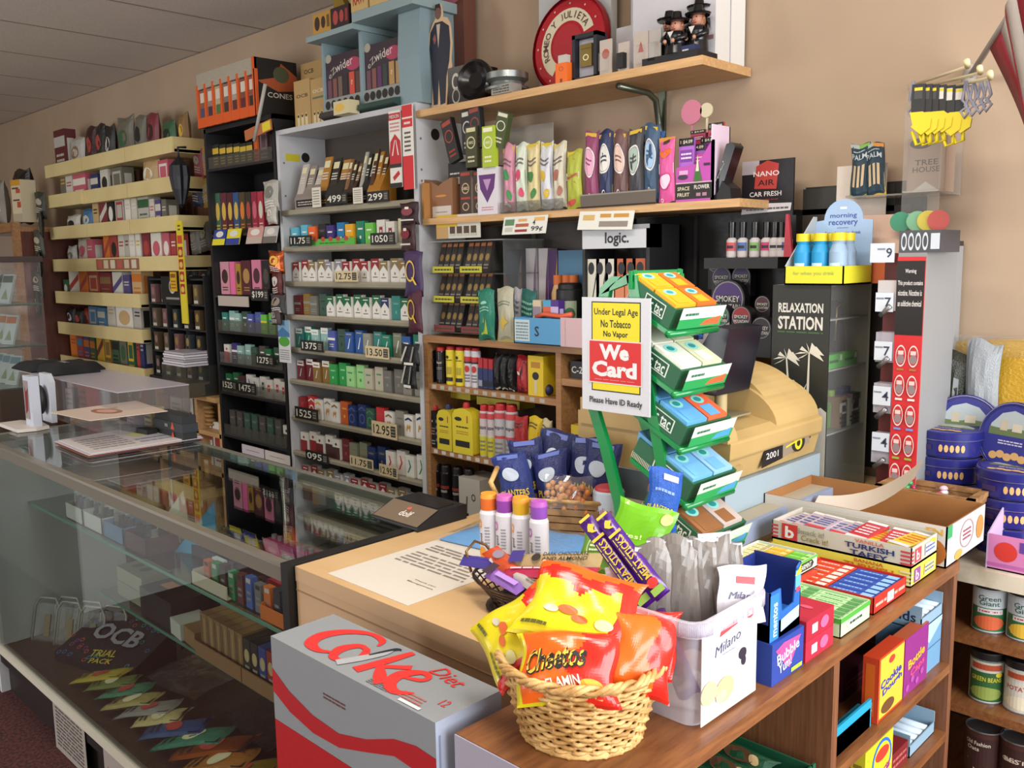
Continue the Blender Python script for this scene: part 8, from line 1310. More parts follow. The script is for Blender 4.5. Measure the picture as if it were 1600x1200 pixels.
def mint_rack():
 Y0,G=1.40,'#128040';D=.15;t=thing('mint_rack','green tiered mint rack with white top panel on the beige counter','rack',(-1.05,Y0,CT));ox=-1.05
 def w(px,py,Y=Y0):p=at_y(px,py,Y);return(p.x-ox,p.z-CT)
 for yy in(0,D):
  q=MB()
  for pts in([(962,432),(945,450),(928,560),(926,640),(944,700),(966,790),(980,880)],[(986,430),(1000,520),(1010,600),(1024,680),(1040,770),(1058,878)]):
   P=[w(*p)for p in pts]
   for a,b in zip(P,P[1:]):q.prism([(a[0]-.012,a[1]),(a[0]+.012,a[1]),(b[0]+.012,b[1]),(b[0]-.012,b[1])],'y',yy,yy+.012,G+'g')
  a,b=w(945,452),w(990,430);q.prism([(a[0]-.01,a[1]-.01),(a[0]+.02,a[1]+.012),(b[0],b[1]+.01),(b[0],b[1]-.012)],'y',yy,yy+.012,G+'g')
  a,b=w(980,874),w(1058,874);q.prism([(a[0],.002),(b[0],.002),(b[0],.016),(a[0],.016)],'y',yy,yy+.012,G);q.build('side_frame',t)
 a,b=w(985,428),w(985,452);q=MB();q.box(a[0],a[0]+.006,-.006,D+.02,b[1],a[1]+.006,G);q.box(a[0]+.006,a[0]+.008,.004,D+.006,b[1]+.004,a[1]-.001,'#d8e0dc');q.decals(Frame((a[0]+.0082,.004,b[1]),(0,D,0),(0,0,a[1]-b[1])),[('o',.45,.5,.1,.3,.25,'#5ab0b0')]);q.build('header_panel',t,label='white header panel')
 fr_=[(1050,522),(1078,612),(1090,700),(1108,788),(1128,866)];cols=[('#e8a01c','#e0661c'),('#d8d8c8','#c8d0a8'),('#5a9cd0','#e0603a'),('#6aa8d8','#8ab8dc'),('#8a5a34','#b9a8a0')]
 base=[(1045,525),(1054,620),(1063,708),(1072,795),(1088,880)]
 for i,(px,py)in enumerate(base):
  x,z=w(px,py);sl=.55;LT=.13 if i else .10;ht=.040
  q=MB();q.prism([(x-LT,z+LT*sl),(x,z),(x+.003,z+.008),(x-LT,z+LT*sl+.008)],'y',-.002,D+.014,G+'g');q.tube([(x,-.004,z+.003),(x,D+.016,z+.003)],.007,G+'g',8);q.build('tier',t)
  c1,c2=cols[i];bt=thing('mint_box',f"tray box of {['orange and yellow','green and white','blue and orange','pale blue','brown and violet'][i]} mints on rack tier, {['topmost','second from top','middle','fourth from top','lowest'][i]}",'box',(ox+x,Y0,CT+z));x0,z0=0,0
  ol=[(-.004,.011),(-LT,.011+LT*sl),(-LT+.02,.011+LT*sl+ht),(.014,.011+ht*.95)]
  q=MB();q.prism(ol,'y',.002,D+.008,'#1c5a3a' if i!=2 else '#1c5a3a','#1f5a3c');f=Frame((-LT,.0016,.011+LT*sl),(LT,0,-LT*sl),(.016,0,ht));q.decals(f,[('r',.35,.2,.8,.85,'#c9d8cc'),('r',.37,.25,.78,.8,'#174a30'),('t',.58,.52,.5,'tic tac','#d8e0d8',.34)]+[('r',.0+.025*k,0,.01+.025*k,.3,'#c9c8b0')for k in range(14)])
  q.decals(Frame((.0145,.002,.012),(0,D,0),(.016,0,ht)),[('r',0,0,1,1,'#c9d4c8'),('r',0,0,1,.45,'#1f9a50'),('p',[(.5,.1),(.95,.1),(.95,.5),(.6,.35)],'#d8643a' if i<2 else '#4a9ac8'),('n',.1,.55,.4,.8,1,'#2a6a4a')]);q.build('carton',bt)
  for a_ in range(2):
   for b_ in range(2):
    q=MB();fx0,fx1=-LT+.012+(LT+.0)*a_*.5,-LT+.008+(LT+.0)*(a_+1)*.5;yb_=.006+(D-.004)*b_*.5;f=lambda x_:.011+ht*.95+(.014-x_)/(LT+.014-.02)*(LT*sl+.002)
    q.prism([(fx0,f(fx0)-.01),(fx1,f(fx1)-.01),(fx1+.003,f(fx1)+.006),(fx0+.003,f(fx0)+.006)],'y',yb_,yb_+(D-.012)*.49,(c1 if b_==(a_*0)else c2));q.decals(Frame((fx0+.003,yb_,f(fx0)+.0062),(fx1-fx0,0,f(fx1)-f(fx0)),(0,.06,0)),[('e',.25,.5,.18,.3,'#8ad0c8'),('e',.25,.5,.1,.18,'#2a8a8a'),('r',.5,.2,.95,.8,c1)]);q.build('mint_pack',bt)
 # age sign
 Ys=1.388;a,b,c=at_y(910,464,Ys),at_y(1017,467,Ys),at_y(1014,652,Ys);W,Hh=b.x-a.x,a.z-c.z;t=thing('age_sign','white age notice sign with yellow and red panels on mint rack','sign',((a.x+b.x)/2,Ys,c.z));q=MB();q.cbox(W,.003,Hh,'#c6c8ce');f=q.face('F',W,.003,Hh)
 q.decals(f,[('r',.15,.18,.87,.965,'#17140f'),('r',.165,.19,.855,.955,'#d8c81c'),('t',.51,.87,.075,'Under Legal Age','#1c1a10',.64,0,.018),('t',.51,.775,.066,'No Tobacco','#1c1a10',.44,0,.02),('t',.51,.68,.066,'No Vapor','#1c1a10',.36,0,.02),('r',.105,.25,.895,.63,'#d8c8c8'),('r',.12,.26,.88,.62,'#c4201f'),('t',.49,.53,.135,'We','#d8d8d8',.44,0,.05),('t',.49,.38,.14,'Card','#d8d8d8',.66,0,.045),('n',.2,.28,.8,.29,1,'#d88a8a'),('t',.51,.09,.07,'Please Have ID Ready','#1c1a14',.78,0,.018)]);q.build('board',t)
mint_rack()
def counter_goods():
 # blue wrapped slab and four bottles
 t=thing('blue_package','sky blue package wrapped in crinkly clear film under the four small bottles','package',(-1.28,1.33,CT));q=MB();n=12;vs=[]
 for j in range(n+1):
  for k in range(n+1):u,v=j/n*2-1,k/n*2-1;e=max(abs(u),abs(v));vs.append((u*.16,v*.085,.004+.024*(1-e**4)*(1+.15*math.sin(8*u+3*v))))
 q.add(vs,[(j*(n+1)+k,(j+1)*(n+1)+k,(j+1)*(n+1)+k+1,j*(n+1)+k+1)for j in range(n)for k in range(n)],'#5a9cd8c',True);q.box(-.155,.155,-.08,.08,.001,.006,'#5a9cd8');q.build('pack',t);t.rotation_euler=(0,0,.12)
 q=MB();q.add([(x*1.08,y*1.1,z*1.05+.002)for x,y,z in vs],[(j*(n+1)+k,(j+1)*(n+1)+k,(j+1)*(n+1)+k+1,j*(n+1)+k+1)for j in range(n)for k in range(n)],CLEAR);q.build('film',t)
 for i,(px,pb,c,c2)in enumerate(((765,866,'#e8962c','#d8681c'),(790,870,'#c060b0','#8a3aa0'),(815,874,'#e8962c','#d8a81c'),(843,882,'#b058b4','#8a4ab0'))):
  p=at_z(px,pb,CT+.03);bt=bottle([('body',[(0,0),(.0165,0),(.0185,.004),(.0185,.085),(.015,.093)],'#d4d2d8'+'g'),('cap',[(.0155,.090),(.0165,.115),(.015,.124),(.0,.124)],[c2,c,c])],'drink_bottle',f"small white bottle with {['orange','purple','amber','lilac'][i]} cap on the blue package, {ORD[i]} from left",'bottle',p.x,p.y,CT+.0295,'small capped bottles on the blue package')
  curved_label(bt,.0185,.005,.082,[('o',.35,.78,.14,.12,.4,c),('t',.45,.42,.12,'good','#3a3444',.5,90),('e',.5,.06,.25,.14,c),('n',.68,.2,.95,.75,7,'#8a8a94')],None,-2.6,-.6)
 # nut basket
 bx,by=-1.30,1.46;t=thing('nut_basket','rectangular split-cane basket with rope handle holding nut packets','basket',(bx,by,CT),.5);q=MB();W,Dp,H=.115,.06,.08
 for r_ in range(5):
  for(x0,x1,y0,y1)in((-W,W,-Dp,-Dp+.004),(-W,W,Dp-.004,Dp),(-W,-W+.004,-Dp,Dp),(W-.004,W,-Dp,Dp)):o=.0015*(r_%2);q.box(x0-o,x1+o,y0-o,y1+o,H*r_/5+.001,H*(r_+.9)/5,DWICK)
 q.box(-W,W,-Dp,Dp,.001,.004,DWICK);q.build('weave',t);q=MB();q.tube([(-W,-Dp,H),(W,-Dp,H),(W,Dp,H),(-W,Dp,H)],.005,WICKER,6,True);q.build('rim',t)
 q=MB();q.tube([(-W-.004,-.05,H),(-W-.02,-.045,H+.03),(-W-.015,-.01,H+.055),(-W-.005,.03,H+.045),(-W+.0,.05,H)],.006,WICKER,8);q.build('handle',t)
 N=[('#101c54',-.06,.02,-.15,.15),('#0e1a50',-.02,.035,.1,.17),('#122060',.0,-.0,-.15,.13),('#0e1a52',.05,.03,.1,.16),('#101c5a',.085,.02,.12,.15),('#142a70',-.07,-.02,-.3,.13)]
 for i,(c,x,y,tl,h)in enumerate(N):mb=bagm(c,.085,h,.03,[('t',.5,.30,.12,'PLANTERS','#d8b82c',.8),('e',.45,.62,.25,.12,'#b9c4d4'),('e',.5,.12,.35,.08,'#c06a2c'),('r',.2,.9,.8,.97,'#5a6ab0')],'c',170+i,10,12);one(mb,'nut_packet',f"shiny navy nut packet in the split-cane basket, {ORD[i]} of six",'packet',(bx+x*.88-y*.48,by+x*.48+y*.88,CT+.045),rot=(-.2,tl,.5),group='navy nut packets in the cane basket')
 for i,(c,x)in enumerate((('#c08a54',.02),('#b86a1c',.065))):
  t2=thing('peanut_bag',f"clear bag of {['pale','amber'][i]} peanuts in the split-cane basket",'bag',(bx+x*.88+.02,by+x*.48-.042,CT+.045),.5);q=MB();rr=random.Random(i)
  for k in range(40):q.ball((rr.uniform(-.026,.026),rr.uniform(-.012,.012),rr.uniform(.01,.07)),.0065,c,(1.1,1,1.2),6,4)
  s_=q.build('peanuts',t2);s_['kind']='stuff';mb=bagm('#ffffff',.066,.09,.036,[],'t',180+i,8,8);mb.build('film',t2)
 # wafer tin
 p=at_z(951,814,CT);R=.030;t=can(*at_z(951,838,CT).xy,CT+.0003,.035,.112,'#c4cdd8','#c4424a',[('t',.45,.62,.17,'Pirouline','#b8606c',.8,0,.0),('p',[(.15,.34),(.8,.4),(.8,.28),(.15,.22)],'#b03038'),('r',.35,.0,.6,.15,'#4a3024')],'wafer_tin','white wafer tin with red lid beside nut basket','tin',None,-2.4,-.4,.1)
 # upright packets near rack
 mb=bagm('#1c56b4',.062,.11,.014,[('t',.45,.35,.1,'PLANTERS','#d8c43a',.8),('r',.45,.82,.9,.92,'#b9b4c4'),('n',.2,.6,.8,.7,1,'#8aa8e0')],'c',190,10,12);o=one(mb,'nut_packet','bright blue nut packet standing in front of the mint rack','packet');at_centre(o,at_y(1036,780,1.30),(-.1,.12,.55),.11)
 mb=bagm('#68a81c',.105,.105,.02,[('e',.85,.82,.1,.1,'#d8b070'),('t',.4,.45,.10,'yes!','#c4e08a',.35),('o',.5,.05,.25,.14,.3,'#2a7a3a'),('e',.5,.05,.14,.1,'#d8b01c')],'g',191,12,12);o=one(mb,'snack_bag','bright green snack bag leaning before the blue nut packet','bag');at_centre(o,at_y(1000,835,1.22),(-.35,.25,.5),.105)
 mb=bagm('#6a9a2c',.06,.075,.02,[('o',.5,.6,.3,.28,.12,'#c9d8a0'),('n',.3,.5,.7,.7,2,'#d8e0b8'),('e',.5,.12,.3,.1,'#b8864a')],'c',192,8,10);o=one(mb,'snack_bag','small green almond bag behind the wire basket','bag');at_centre(o,at_y(932,862,1.19),(-.4,.05,.3),.075)
 # bronze wire basket with bars
 cx,cy=-1.03,1.09;t=thing('wire_basket','oval bronze wire basket of snack bars on the beige counter','basket',(cx,cy,CT));q=MB()
 E_=lambda rx,ry,z:[(rx*math.cos(i*.2618),ry*math.sin(i*.2618),z)for i in range(24)]
 for j in range(6):f=j/5;q.tube(E_(.075+.045*f,.05+.025*f,.006+.038*f),.0016 if j<5 else .003,BRONZE,5,True)
 for i in range(24):a=i*.2618;q.tube([(.075*math.cos(a),.05*math.sin(a),.006),(.12*math.cos(a),.075*math.sin(a),.044)],.0014,BRONZE,4)
 q.lathe([(0,.004),(.078,.004)],BRONZE,24);q.build('wire_bowl',t);q=MB()
 for sx in(-1,1):q.tube([(sx*.112,-.035,.044),(sx*.135,-.025,.075),(sx*.138,.0,.088),(sx*.135,.025,.075),(sx*.112,.035,.044)],.0026,'#7a5a34f',6)
 q.build('handle',t)
 B=[('#b59a6c',.165,.040,(.035,.03,.088),.42,'beige bar wrapper printed AND ALMOND',[('t',.62,.62,.26,'DARK CHOCOLATE','#2a2018',.5),('t',.62,.28,.28,'AND ALMOND','#2a2018',.5),('e',.3,.4,.05,.25,'#2a2018'),('r',.0,.1,.15,.9,'#3a2a7a')]),
('#b81c4a',.17,.028,(.05,-.005,.078),.38,'crimson bar wrapper with pointed ends',[('n',.1,.3,.6,.6,1,'#e8b8c4'),('e',.7,.5,.04,.3,'#e8b8c4')]),
('#1a1c24',.16,.026,(.06,-.025,.055),.2,'black bar wrapper',[('n',.4,.4,.8,.6,1,'#8a8a9c')]),
('#3a2a8a',.15,.03,(-.07,.0,.055),.5,'violet and orange bar wrapper',[('r',.4,0,1,1,'#d8501c'),('e',.45,.5,.1,.3,'#b9b4c0')]),
('#d8501c',.12,.034,(-.06,-.005,.065),-.35,'orange bar wrapper',[('e',.4,.5,.12,.3,'#8a8090')]),
('#9a6ac8',.09,.028,(-.015,-.045,.05),-.1,'lilac bar wrapper',[('r',.3,.25,.9,.6,'#b48ae0'),('r',0,0,.2,1,'#3a2438')]),
('#c4bcb4',.12,.022,(.03,-.035,.052),-.15,'cream bar wrapper',[('n',.5,.3,.9,.7,2,'#5a544c')]),
('#5a2a2a',.13,.03,(-.02,.02,.05),.1,'dark brown bar wrapper',[])]
 for i,(c,L_,w_,(x,y,z),a,lb,d)in enumerate(B):
  mb=MB();n=10;vs=[]
  for j in range(n+1):
   for k in range(5):u,v=j/n,k/4*2-1;vs.append(((u-.5)*L_,v*w_/2,.011*(1-v*v)*(1-abs(2*u-1)**6)))
  fs=[(j*5+k,j*5+5+k,j*5+6+k,j*5+k+1)for j in range(n)for k in range(4)];mb.add(vs,fs,c+'c',True);mb.add([(a_,b_,-z_*.6-.0005)for a_,b_,z_ in vs],[f[::-1]for f in fs],c+'c',True)
  mb.decals(Frame((-L_/2,-w_/2,.0118),(L_,0,0),(0,w_,0)),d);one(mb,'snack_bar',f"{lb} in the oval wire basket",'snack bar',(cx+x,cy+y,CT+z-.006+.002*i),rot=(.35,-.12 if i<3 else .1,a),group='snack bars in the wire basket')
 mb=MB();mb.prism([(-.05,0),(.05,0),(.06,.05),(.02,.035),(-.03,.06)],'y',0,.002,'#c4ccd8');one(mb,'torn_carton','torn white carton flap between the wire basket and tub','carton',(-.875,1.02,CT+.0),rz=.6)
counter_goods()
def candy_boxes():
 def bx(name,lab,x0,x1,y0,y1,z0,z1,c,dR,dF=(),dT=(),top=None):
  mb=MB();mb.box(x0,x1,y0,y1,z0,z1,c,T=top or c);mb.decals(Frame((x1+.0002,y0,z0),(0,y1-y0,0),(0,0,z1-z0)),list(dR));mb.decals(Frame((x0,y0-.0002,z0),(x1-x0,0,0),(0,0,z1-z0)),list(dF));mb.decals(Frame((x0,y0,z1+.0002),(x1-x0,0,0),(0,y1-y0,0)),list(dT));return one(mb,name,lab,'box')
 z=CT+.0003;XR=-.574
 bx('gum_box','blue gum box with pink heart lettering under the blue mint box',-.66,XR,1.098,1.192,z,z+.062,'#233f94',[('p',[(.1,.8),(.35,.9),(.9,.85),(.55,.2),(.4,.35)],'#c84a8c'),('t',.5,.62,.25,'Bubble','#e0d8e8',.7,8),('t',.4,.35,.25,'Yum!','#e0d8e8',.4,8),('r',.6,.05,.95,.15,'#a8c83a')],[('e',.3,.6,.2,.2,'#a82a5a'),('r',.1,.1,.6,.3,'#c8b01c')])
 t=thing('mint_display_box','blue cut-front mint box on top of the blue gum box','box',(-.62,1.145,z+.0625));q=MB();a,b,c_,d,h=-.035,.040,-.045,.045,.072;BL='#1d5fb0'
 q.prism([(c_,0),(d,0),(d,h*1.35),(d-.012,h*1.25),(d-.02,h*.55),(c_+.035,h*.5),(c_+.03,h),(c_,h)],'x',b-.002,b,BL);q.box(a,a+.002,c_,d,0,h*1.3,'#1a2c70');q.box(a,b,c_,c_+.002,0,h,'#1a2c70');q.box(a,b,d-.002,d,0,h*1.35,'#1a2c70');q.box(a,b,c_,d,0,h*.35,BL);q.decals(Frame((b+.0002,c_,0),(0,d-c_,0),(0,0,h)),[('r',0,0,.28,.95,'#2a7ad0'),('t',.16,.42,.17,'mentos','#e0e4ee',.55,90),('p',[(.35,.1),(.95,.2),(.95,.45),(.6,.4),(.35,.35)],'#a8ccec'),('r',.8,.8,.98,1.2,'#5aa8e0'),('p',[(.78,1.1),(.98,1.3),(.98,1.1)],'#d8cc2c'),('r',.82,.75,.96,.85,'#c8405c')]);q.build('carton',t)
 for k in range(2):bx('gum_box',f"red gum box behind the blue mint box, {['lower','upper'][k]} one",-.665,XR,1.2,1.292,z+.0325*k,z+.032*(k+1),'#b8203c' if k==0 else '#a81c34',[('r',.2,.25,.4,.7,'#d8c8cc'),('e',.65,.5,.15,.3,'#d8608c')],(),[('e',.3+.2*i,.3+.15*i,.12,.06,'#d0506c')for i in range(3)])
 def gum_tray(name,lab,x0,x1,y0,y1,z0,h,c,cols,dR):
  t=thing(name,lab,'gum box',((x0+x1)/2,(y0+y1)/2,z0));w,d=x1-x0,y1-y0;q=MB();q.box(-w/2,w/2,-d/2,-d/2+.0015,0,h,c);q.box(-w/2,w/2,d/2-.0015,d/2,0,h,c);q.box(-w/2,-w/2+.0015,-d/2,d/2,0,h,c);q.box(w/2-.0015,w/2,-d/2,d/2,0,h,c);q.box(-w/2,w/2,-d/2,d/2,0,.002,c);q.decals(Frame((w/2+.0002,-d/2,0),(0,d,0),(0,0,h)),dR);q.decals(Frame((-w/2,-d/2-.0002,0),(w,0,0),(0,0,h)),dR);q.build('carton',t)
  for k,(cc,c2,xa,xb)in enumerate(cols):
   n=6
   for i in range(n):q=MB();ya,yb_=-d/2+.003+(d-.006)*i/n,-d/2+.002+(d-.006)*(i+.92)/n;q.box(-w/2+w*xa,-w/2+w*xb,ya,yb_,.003,h-.003,cc);q.decals(Frame((-w/2+w*xa,ya,h-.0028),(w*(xb-xa),0,0),(0,yb_-ya,0)),[('n',.1,.25,.6,.75,1,c2),('r',.7,.1,.95,.9,c2)]);q.build('gum_pack',t)
 gum_tray('gum_tray','open pale green box of green gum packs at the unit front',-.735,XR,1.318,1.43,z,.032,'#b9d8a8',[('#9cc88c','#4a8a4a',.02,.50),('#a8d098','#4a8a4a',.51,.98)],[('r',0,.75,1,1,'#4aa03a'),('p',[(.2,.5),(.28,.75),(.75,.75),(.82,.5),(.75,.25),(.28,.25)],'#c9d8c0'),('n',.3,.35,.72,.65,1,'#2a4a2c')])
 gum_tray('gum_tray','open red box of blue and red gum packs behind the green one',-.735,XR,1.445,1.585,z,.030,'#b8281c',[('#d0401c','#d8c8c0',.02,.46),('#2a4aa0','#8ab4e0',.48,.98)],[('n',.05,.3,.95,.7,1,'#d8a090'),('r',.4,.2,.6,.8,'#d8d0cc')])
 bx('gum_box','yellow and red gum box under the spearmint tray',-.815,-.70,1.39,1.50,z,z+.034,'#c8381c',[('r',0,.55,.4,1,'#d8b01c')],[('r',0,0,1,1,'#d8b01c')],())
 bx('gum_box','open yellow candy box with cream flap left of the gum trays',-.835,-.755,1.24,1.375,z,z+.028,'#d8931c',[('e',.3,.5,.1,.3,'#7a3a5c')],(),[('r',.05,.05,.95,.95,'#c9b08c')])
 gum_tray('gum_tray','white and green mint gum tray on top of the yellow and red box',-.83,-.71,1.395,1.52,z+.0345,.024,'#c9d4c0',[('#d8cf9c','#a89a6a',.02,.3),('#d8a82c','#e0c87a',.32,.64),('#68b83a','#a8d880',.66,.98)],[('r',0,.0,.1,1,'#5aa83a'),('r',0,.8,1,1,'#5aa83a'),('p',[(.3,.5),(.36,.8),(.82,.8),(.88,.5),(.82,.2),(.36,.2)],'#1f2a1c'),('t',.59,.5,.4,'SPEARMINT','#d0d8c8',.42)])
 # taffy boxes
 for k,(c,c2,fl)in enumerate((('#d8c84a','#c8681c','BANANA'),('#b9b4a4','#1f2a5c','VANILLA'))):
  zz=z+.0375*k;x0,x1,y0,y1,h=-.85,-.576,1.612,1.74,.037;t=thing('taffy_box',f"{['yellow BANANA','open white VANILLA'][k]} taffy box, {['lower','upper'][k]} of two",'box',((x0+x1)/2,(y0+y1)/2,zz));w,d=x1-x0,y1-y0;q=MB()
  for a in((-w/2,w/2,-d/2,-d/2+.002),(-w/2,w/2,d/2-.002,d/2),(-w/2,-w/2+.002,-d/2,d/2),(w/2-.002,w/2,-d/2,d/2)):q.box(*a,0,h,c)
  q.box(-w/2,w/2,-d/2,d/2,0,.003,c);
  if k==0:q.box(-w/2,w/2,-d/2,d/2,h-.001,h,c)
  st=[('r',.0,.1+.2*i,.05,.2+.2*i,'#b8343c' if k else '#d8b82c')for i in range(4)]+[('r',.93,.1+.2*i,1,.2+.2*i,'#b8343c' if k else '#d8d0a0')for i in range(4)]
  q.decals(Frame((-w/2,-d/2-.0002,0),(w,0,0),(0,0,h)),st+([('r',.08,.1,.2,.95,'#b82c2c'),('t',.14,.5,.65,'b','#d8d4cc',.07,0,.03),('t',.30,.70,.3,"Smack it!",'#8a8a6c',.2),('t',.33,.36,.3,"Crack it!",'#8a7a2c',.2)]if k else[])+[('t',.72,.84,.18,fl,'#b84a2c',.2),('t',.72,.56,.28,'TURKISH',c2,.34,0,.03),('t',.72,.2,.28,'TAFFY',c2,.26,0,.03)])
  q.decals(Frame((w/2+.0002,-d/2,0),(0,d,0),(0,0,h)),[('r',.0,.1+.2*i,.08,.2+.2*i,'#b8343c' if k else '#c9c4a0')for i in range(4)]+[('r',.12,.15,.35,.85,'#c8404c' if k else '#8a4a8c'),('t',.23,.5,.5,'b','#d8d4cc',.12),('r',.5,.2,.9,.8,'#b9bcc8' if k else '#d8c87a'),('n',.52,.3,.88,.7,2,'#4a5a9c')]);q.build('carton',t)
  if k:
   for i in range(9):
    kind=0 if i<5 else 1+(i%2);q=MB();c3=['#b9a8b0','#d8b82c','#b8343c'][kind];q.box(-.02,.02,-.05,.05,0,.008,c3+'g');q.decals(Frame((-.02,-.05,.0083),(.04,0,0),(0,.1,0)),[('r',0,.88,1,1,'#d0cccc'),('n',.15,.25,.85,.8,4,['#4a5a9c','#c8681c','#d8c8cc'][kind]),('r',0,0,1,.14,'#c9c4c4' if kind else '#b83a44')]);q.build('taffy_bar',t,loc=(-w/2+.024+i*.0282,.0,.020+.003*(i%3)),rot=(.08*(i%2),.05,(-.15+.07*(i%4))))
 # big cookie carton, paper fan, candy basket
 t=thing('cookie_carton','large open brown and white cookie picture carton behind the taffy boxes','carton',(-.76,1.76,z));q=MB();x0,x1,y0,y1,h=-.19,.195,.0,.225,.082;BR='#9a6a3c'
 for a,cc in(((x0,x1,y0,y0+.003),'#c9c4bc'),((x0,x1,y1-.003,y1),BR),((x0,x0+.003,y0,y1),BR),((x1-.003,x1,y0,y1),'#c9c6c8')):q.box(*a,0,h,BR,F=cc if a[3]-a[2]<.01 and a[2]==y0 else BR,R=cc)
 q.box(x0,x1,y0,y1,0,.003,BR);q.decals(Frame((x1+.0003,y0,0),(0,y1-y0,0),(0,0,h)),[('r',.0,.7,.12,1,'#2f9a5c'),('o',.5,.55,.18,.35,.1,'#a88a8a'),('e',.3,.15,.1,.12,'#d8a04a'),('e',.85,.5,.1,.3,'#d0843c'),('n',.4,.4,.6,.7,3,'#a04a5c')]);q.decals(Frame((x0,-.0003,0),(x1-x0,0,0),(0,0,h)),[('e',.93,.35,.07,.33,'#a86428'),('e',.91,.3,.008,.04,'#4a2a14'),('e',.95,.45,.008,.04,'#4a2a14'),('t',.94,.85,.15,'EN','#d8a02c',.08)]);q.build('carton_body',t)
 t=thing('rolled_flyer','curled clear-edged flyer leaning out of the cookie carton','flyer',(-.78,1.86,z+.02));q=MB();n=10;vs=[]
 for i in range(n+1):
  for j in range(2):a=i/n;vs.append((-.10+.21*a,.05*math.sin(2.2*a)-.03+.05*j,.01+.11*a**2.2+.035*j))
 q.add(vs,[(2*i,2*i+1,2*i+3,2*i+2)for i in range(n)],'#c9bcae',True);q.build('sheet',t)
 t=thing('candy_basket','shallow woven tray basket of wrapped sweets behind the cookie carton','basket',(-.70,2.06,CT));q=MB()
 for r_ in range(3):
  for a in((-.10,.10,-.05,-.046),(-.10,.10,.046,.05),(-.10,-.096,-.05,.05),(.096,.10,-.05,.05)):q.box(a[0]-.003*r_,a[1]+.003*r_,a[2]-.002*r_,a[3]+.002*r_,.045+.012*r_,.056+.012*r_,DWICK)
 q.box(-.1,.1,-.05,.05,0,.048,DWICK);q.build('weave',t)
 rr=random.Random(5)
 for i in range(14):c=['#c9c8c4','#b03a5c','#3a9a5a','#c9a8b0','#c8343c'][i%5];x,y=-.70+rr.uniform(-.08,.02),2.06+rr.uniform(-.035,.035);mb=MB();mb.ball((0,0,.007),.009,c+'g',(1.2,.9,.8),8,5);[mb.add([(s*.009,0,.007),(s*.022,-.008,.012),(s*.022,.008,.004)],[(0,1,2)],c)for s in(-1,1)];one(mb,'wrapped_sweet',f"{['silver','crimson','green','pale pink','red'][i % 5]} twist-wrapped sweet in the shallow woven basket",'sweet',(x,y,CT+.049+.009*(i//6)),rz=rr.uniform(0,3),group=f"{['silver','crimson','green','pale pink','red'][i % 5]} sweets in the woven basket")
 # inside the walnut unit
 zs=.7635
 bx('candy_box','orange and yellow dough-picture candy box standing on walnut shelf',-.60,-.573,1.475,1.59,zs,zs+.118,'#c8401c',[('r',.06,.04,.98,.97,'#d8b83c'),('e',.5,.86,.12,.06,'#b83a2c'),('t',.5,.58,.13,'Cookie','#34409a',.8,6,.04),('t',.55,.44,.13,'Dough','#34409a',.75,6,.04),('e',.4,.16,.25,.1,'#6a4424'),('r',.0,.0,.06,1,'#c8401c')],[('r',.2,.1,.8,.9,'#d8641c'),('t',.5,.25,.1,'bites','#d8d0c8',.6,90)])
 bx('candy_box','magenta bubble-patterned candy box standing on walnut shelf',-.60,-.575,1.60,1.715,zs,zs+.112,'#8a2a7c',[('t',.5,.55,.16,'Bottle','#d8b02c',.7,8,.03),('t',.55,.35,.16,'Caps','#d84a7c',.6,8,.03)]+[('e',.15+.2*i,.12+.1*(i%2),.07,.06,'#a84a9c')for i in range(4)],(),[('r',0,0,1,1,'#b85a34')])
 for i in range(2):bx('candy_box',f"dark red candy box lying deep on the walnut shelf, {['front','rear'][i]} one",-.76,-.65,1.38+.13*i,1.49+.13*i,zs,zs+.05,'#4a1420',[('n',.1,.3,.9,.7,2,'#8a3a4c')])
 for k,(y0,y1,z0,nm)in enumerate(((1.69,1.80,zs+.0,'top walnut shelf'),(1.66,1.79,.618,'middle walnut shelf'),(1.60,1.76,.4385,'lower walnut shelf'))):
  t=thing('antacid_tray',f"pale blue antacid roll tray on the {nm}",'box',(-.615,(y0+y1)/2,z0+(.1 if k==0 else 0)));d=y1-y0;h=.045;q=MB();PB='#8aa8bc';zf=-.1 if k==0 else 0
  if k==0:q.box(-.05,.035,-d/2,d/2,zf,0,'#6a98bc');q.decals(Frame((.0352,-d/2,zf),(0,d,0),(0,0,.1)),[('r',0,.48,1,.5,'#4a6a8a'),('p',[(0,1),(.4,.6),(1,.9),(1,1)],'#a8c8dc')])
  for a in((-.07,.035,-d/2,-d/2+.002),(-.07,.035,d/2-.002,d/2),(-.07,-.068,-d/2,d/2)):q.box(*a,0,h,PB)
  q.box(.033,.035,-d/2,d/2,0,h*.5,PB);q.box(-.07,.035,-d/2,d/2,0,.002,PB);q.decals(Frame((-.07,-d/2-.0002,0),(.105,0,0),(0,0,h)),[('t',.5,.5,.45,'Rolaids','#1f2c4c',.8)])
  if k==0:q.prism([(-.06,h),(-.02,h),(-.03,h+.05),(-.045,h+.045)],'y',-.02,-.018,'#8ac0e0')
  q.build('carton',t)
  for i in range(4):q=MB();q.tube([(-.06,-d/2+.02+i*.026,.016),(.03,-d/2+.02+i*.026,.016)],.010,'#b9c8d4',8);q.build('roll',t)
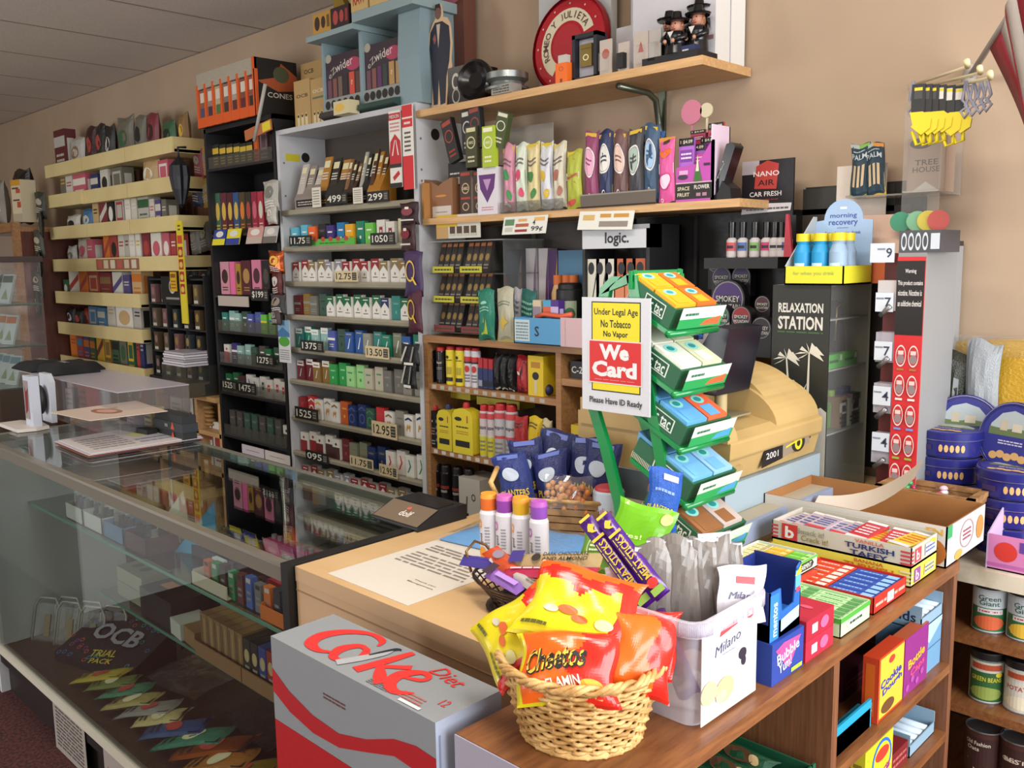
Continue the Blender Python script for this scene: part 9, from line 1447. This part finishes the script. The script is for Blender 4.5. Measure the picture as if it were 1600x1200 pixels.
 bx('candy_box','yellow candy box with blue oval on the middle walnut shelf',-.60,-.575,1.44,1.56,.6185,.6185+.105,'#d8cc2c',[('e',.6,.6,.36,.38,'#2a6ac0'),('e',.6,.62,.3,.3,'#d8cc2c'),('e',.6,.72,.25,.12,'#c83a2c'),('t',.5,.35,.18,'Sweetarts','#b8246c',.8,12,.03)],[('n',.2,.2,.8,.8,4,'#8a7a2c')])
 bx('candy_box','thin dark red candy box beside the yellow one on middle walnut shelf',-.63,-.58,1.57,1.65,.6185,.66,'#7a1f24',[('n',.1,.2,.9,.8,2,'#b8605c')])
 t=thing('wire_candy_rack','bright blue metal candy rack at the left of walnut upper bay','rack',(-.60,1.315,zs));q=MB();CB='#1c9ac0';q.box(.0,.022,-.012,.145,0,.035,CB);q.box(.018,.022,-.012,.148,.0,.05,CB);q.build('tray',t);q=MB();q.tube([(.02,-.01,.03),(.022,-.008,.19)],.0025,CB);q.tube([(.02,-.008,.15),(.0,.05,.0)],.002,CB);q.tube([(.02,-.008,.15),(.018,.02,.04)],.002,CB);q.build('wire',t)
 t=thing('nut_bar_carton','open dark green carton of nut bars in the walnut lower bay','carton',(-.695,1.06,.7235));q=MB();GC='#1c5a3c'
 for a in((-.06,.115,-.19,-.187),(-.06,.115,.187,.19),(-.06,-.057,-.19,.19),(.112,.115,-.19,.20)):q.box(*a,0,.06 if a[0]!=-.06 or a[1]>0 else .13,GC)
 q.box(-.06,.115,-.19,.19,0,.003,GC);q.decals(Frame((.1152,.09,.0),(0,.1,0),(0,0,.06)),[('t',.5,.5,.4,'Nature','#c8a02c',.7)]);q.build('carton_body',t)
 for i in range(7):mb=bagm('#1c4a30',.10,.045,.02,[('e',.4,.5,.3,.3,'#5a3a24'),('e',.7,.5,.1,.2,'#b89a6c')],'c',200+i,8,6);one(mb,'nut_bar',f"dark green nut bar packet in the green carton, {ORD[i]} from the front",'snack bar',(-.67,.91+.045*i,.7235+.045),rot=(-1.2,0,0),group='nut bars in the green carton')
candy_boxes()
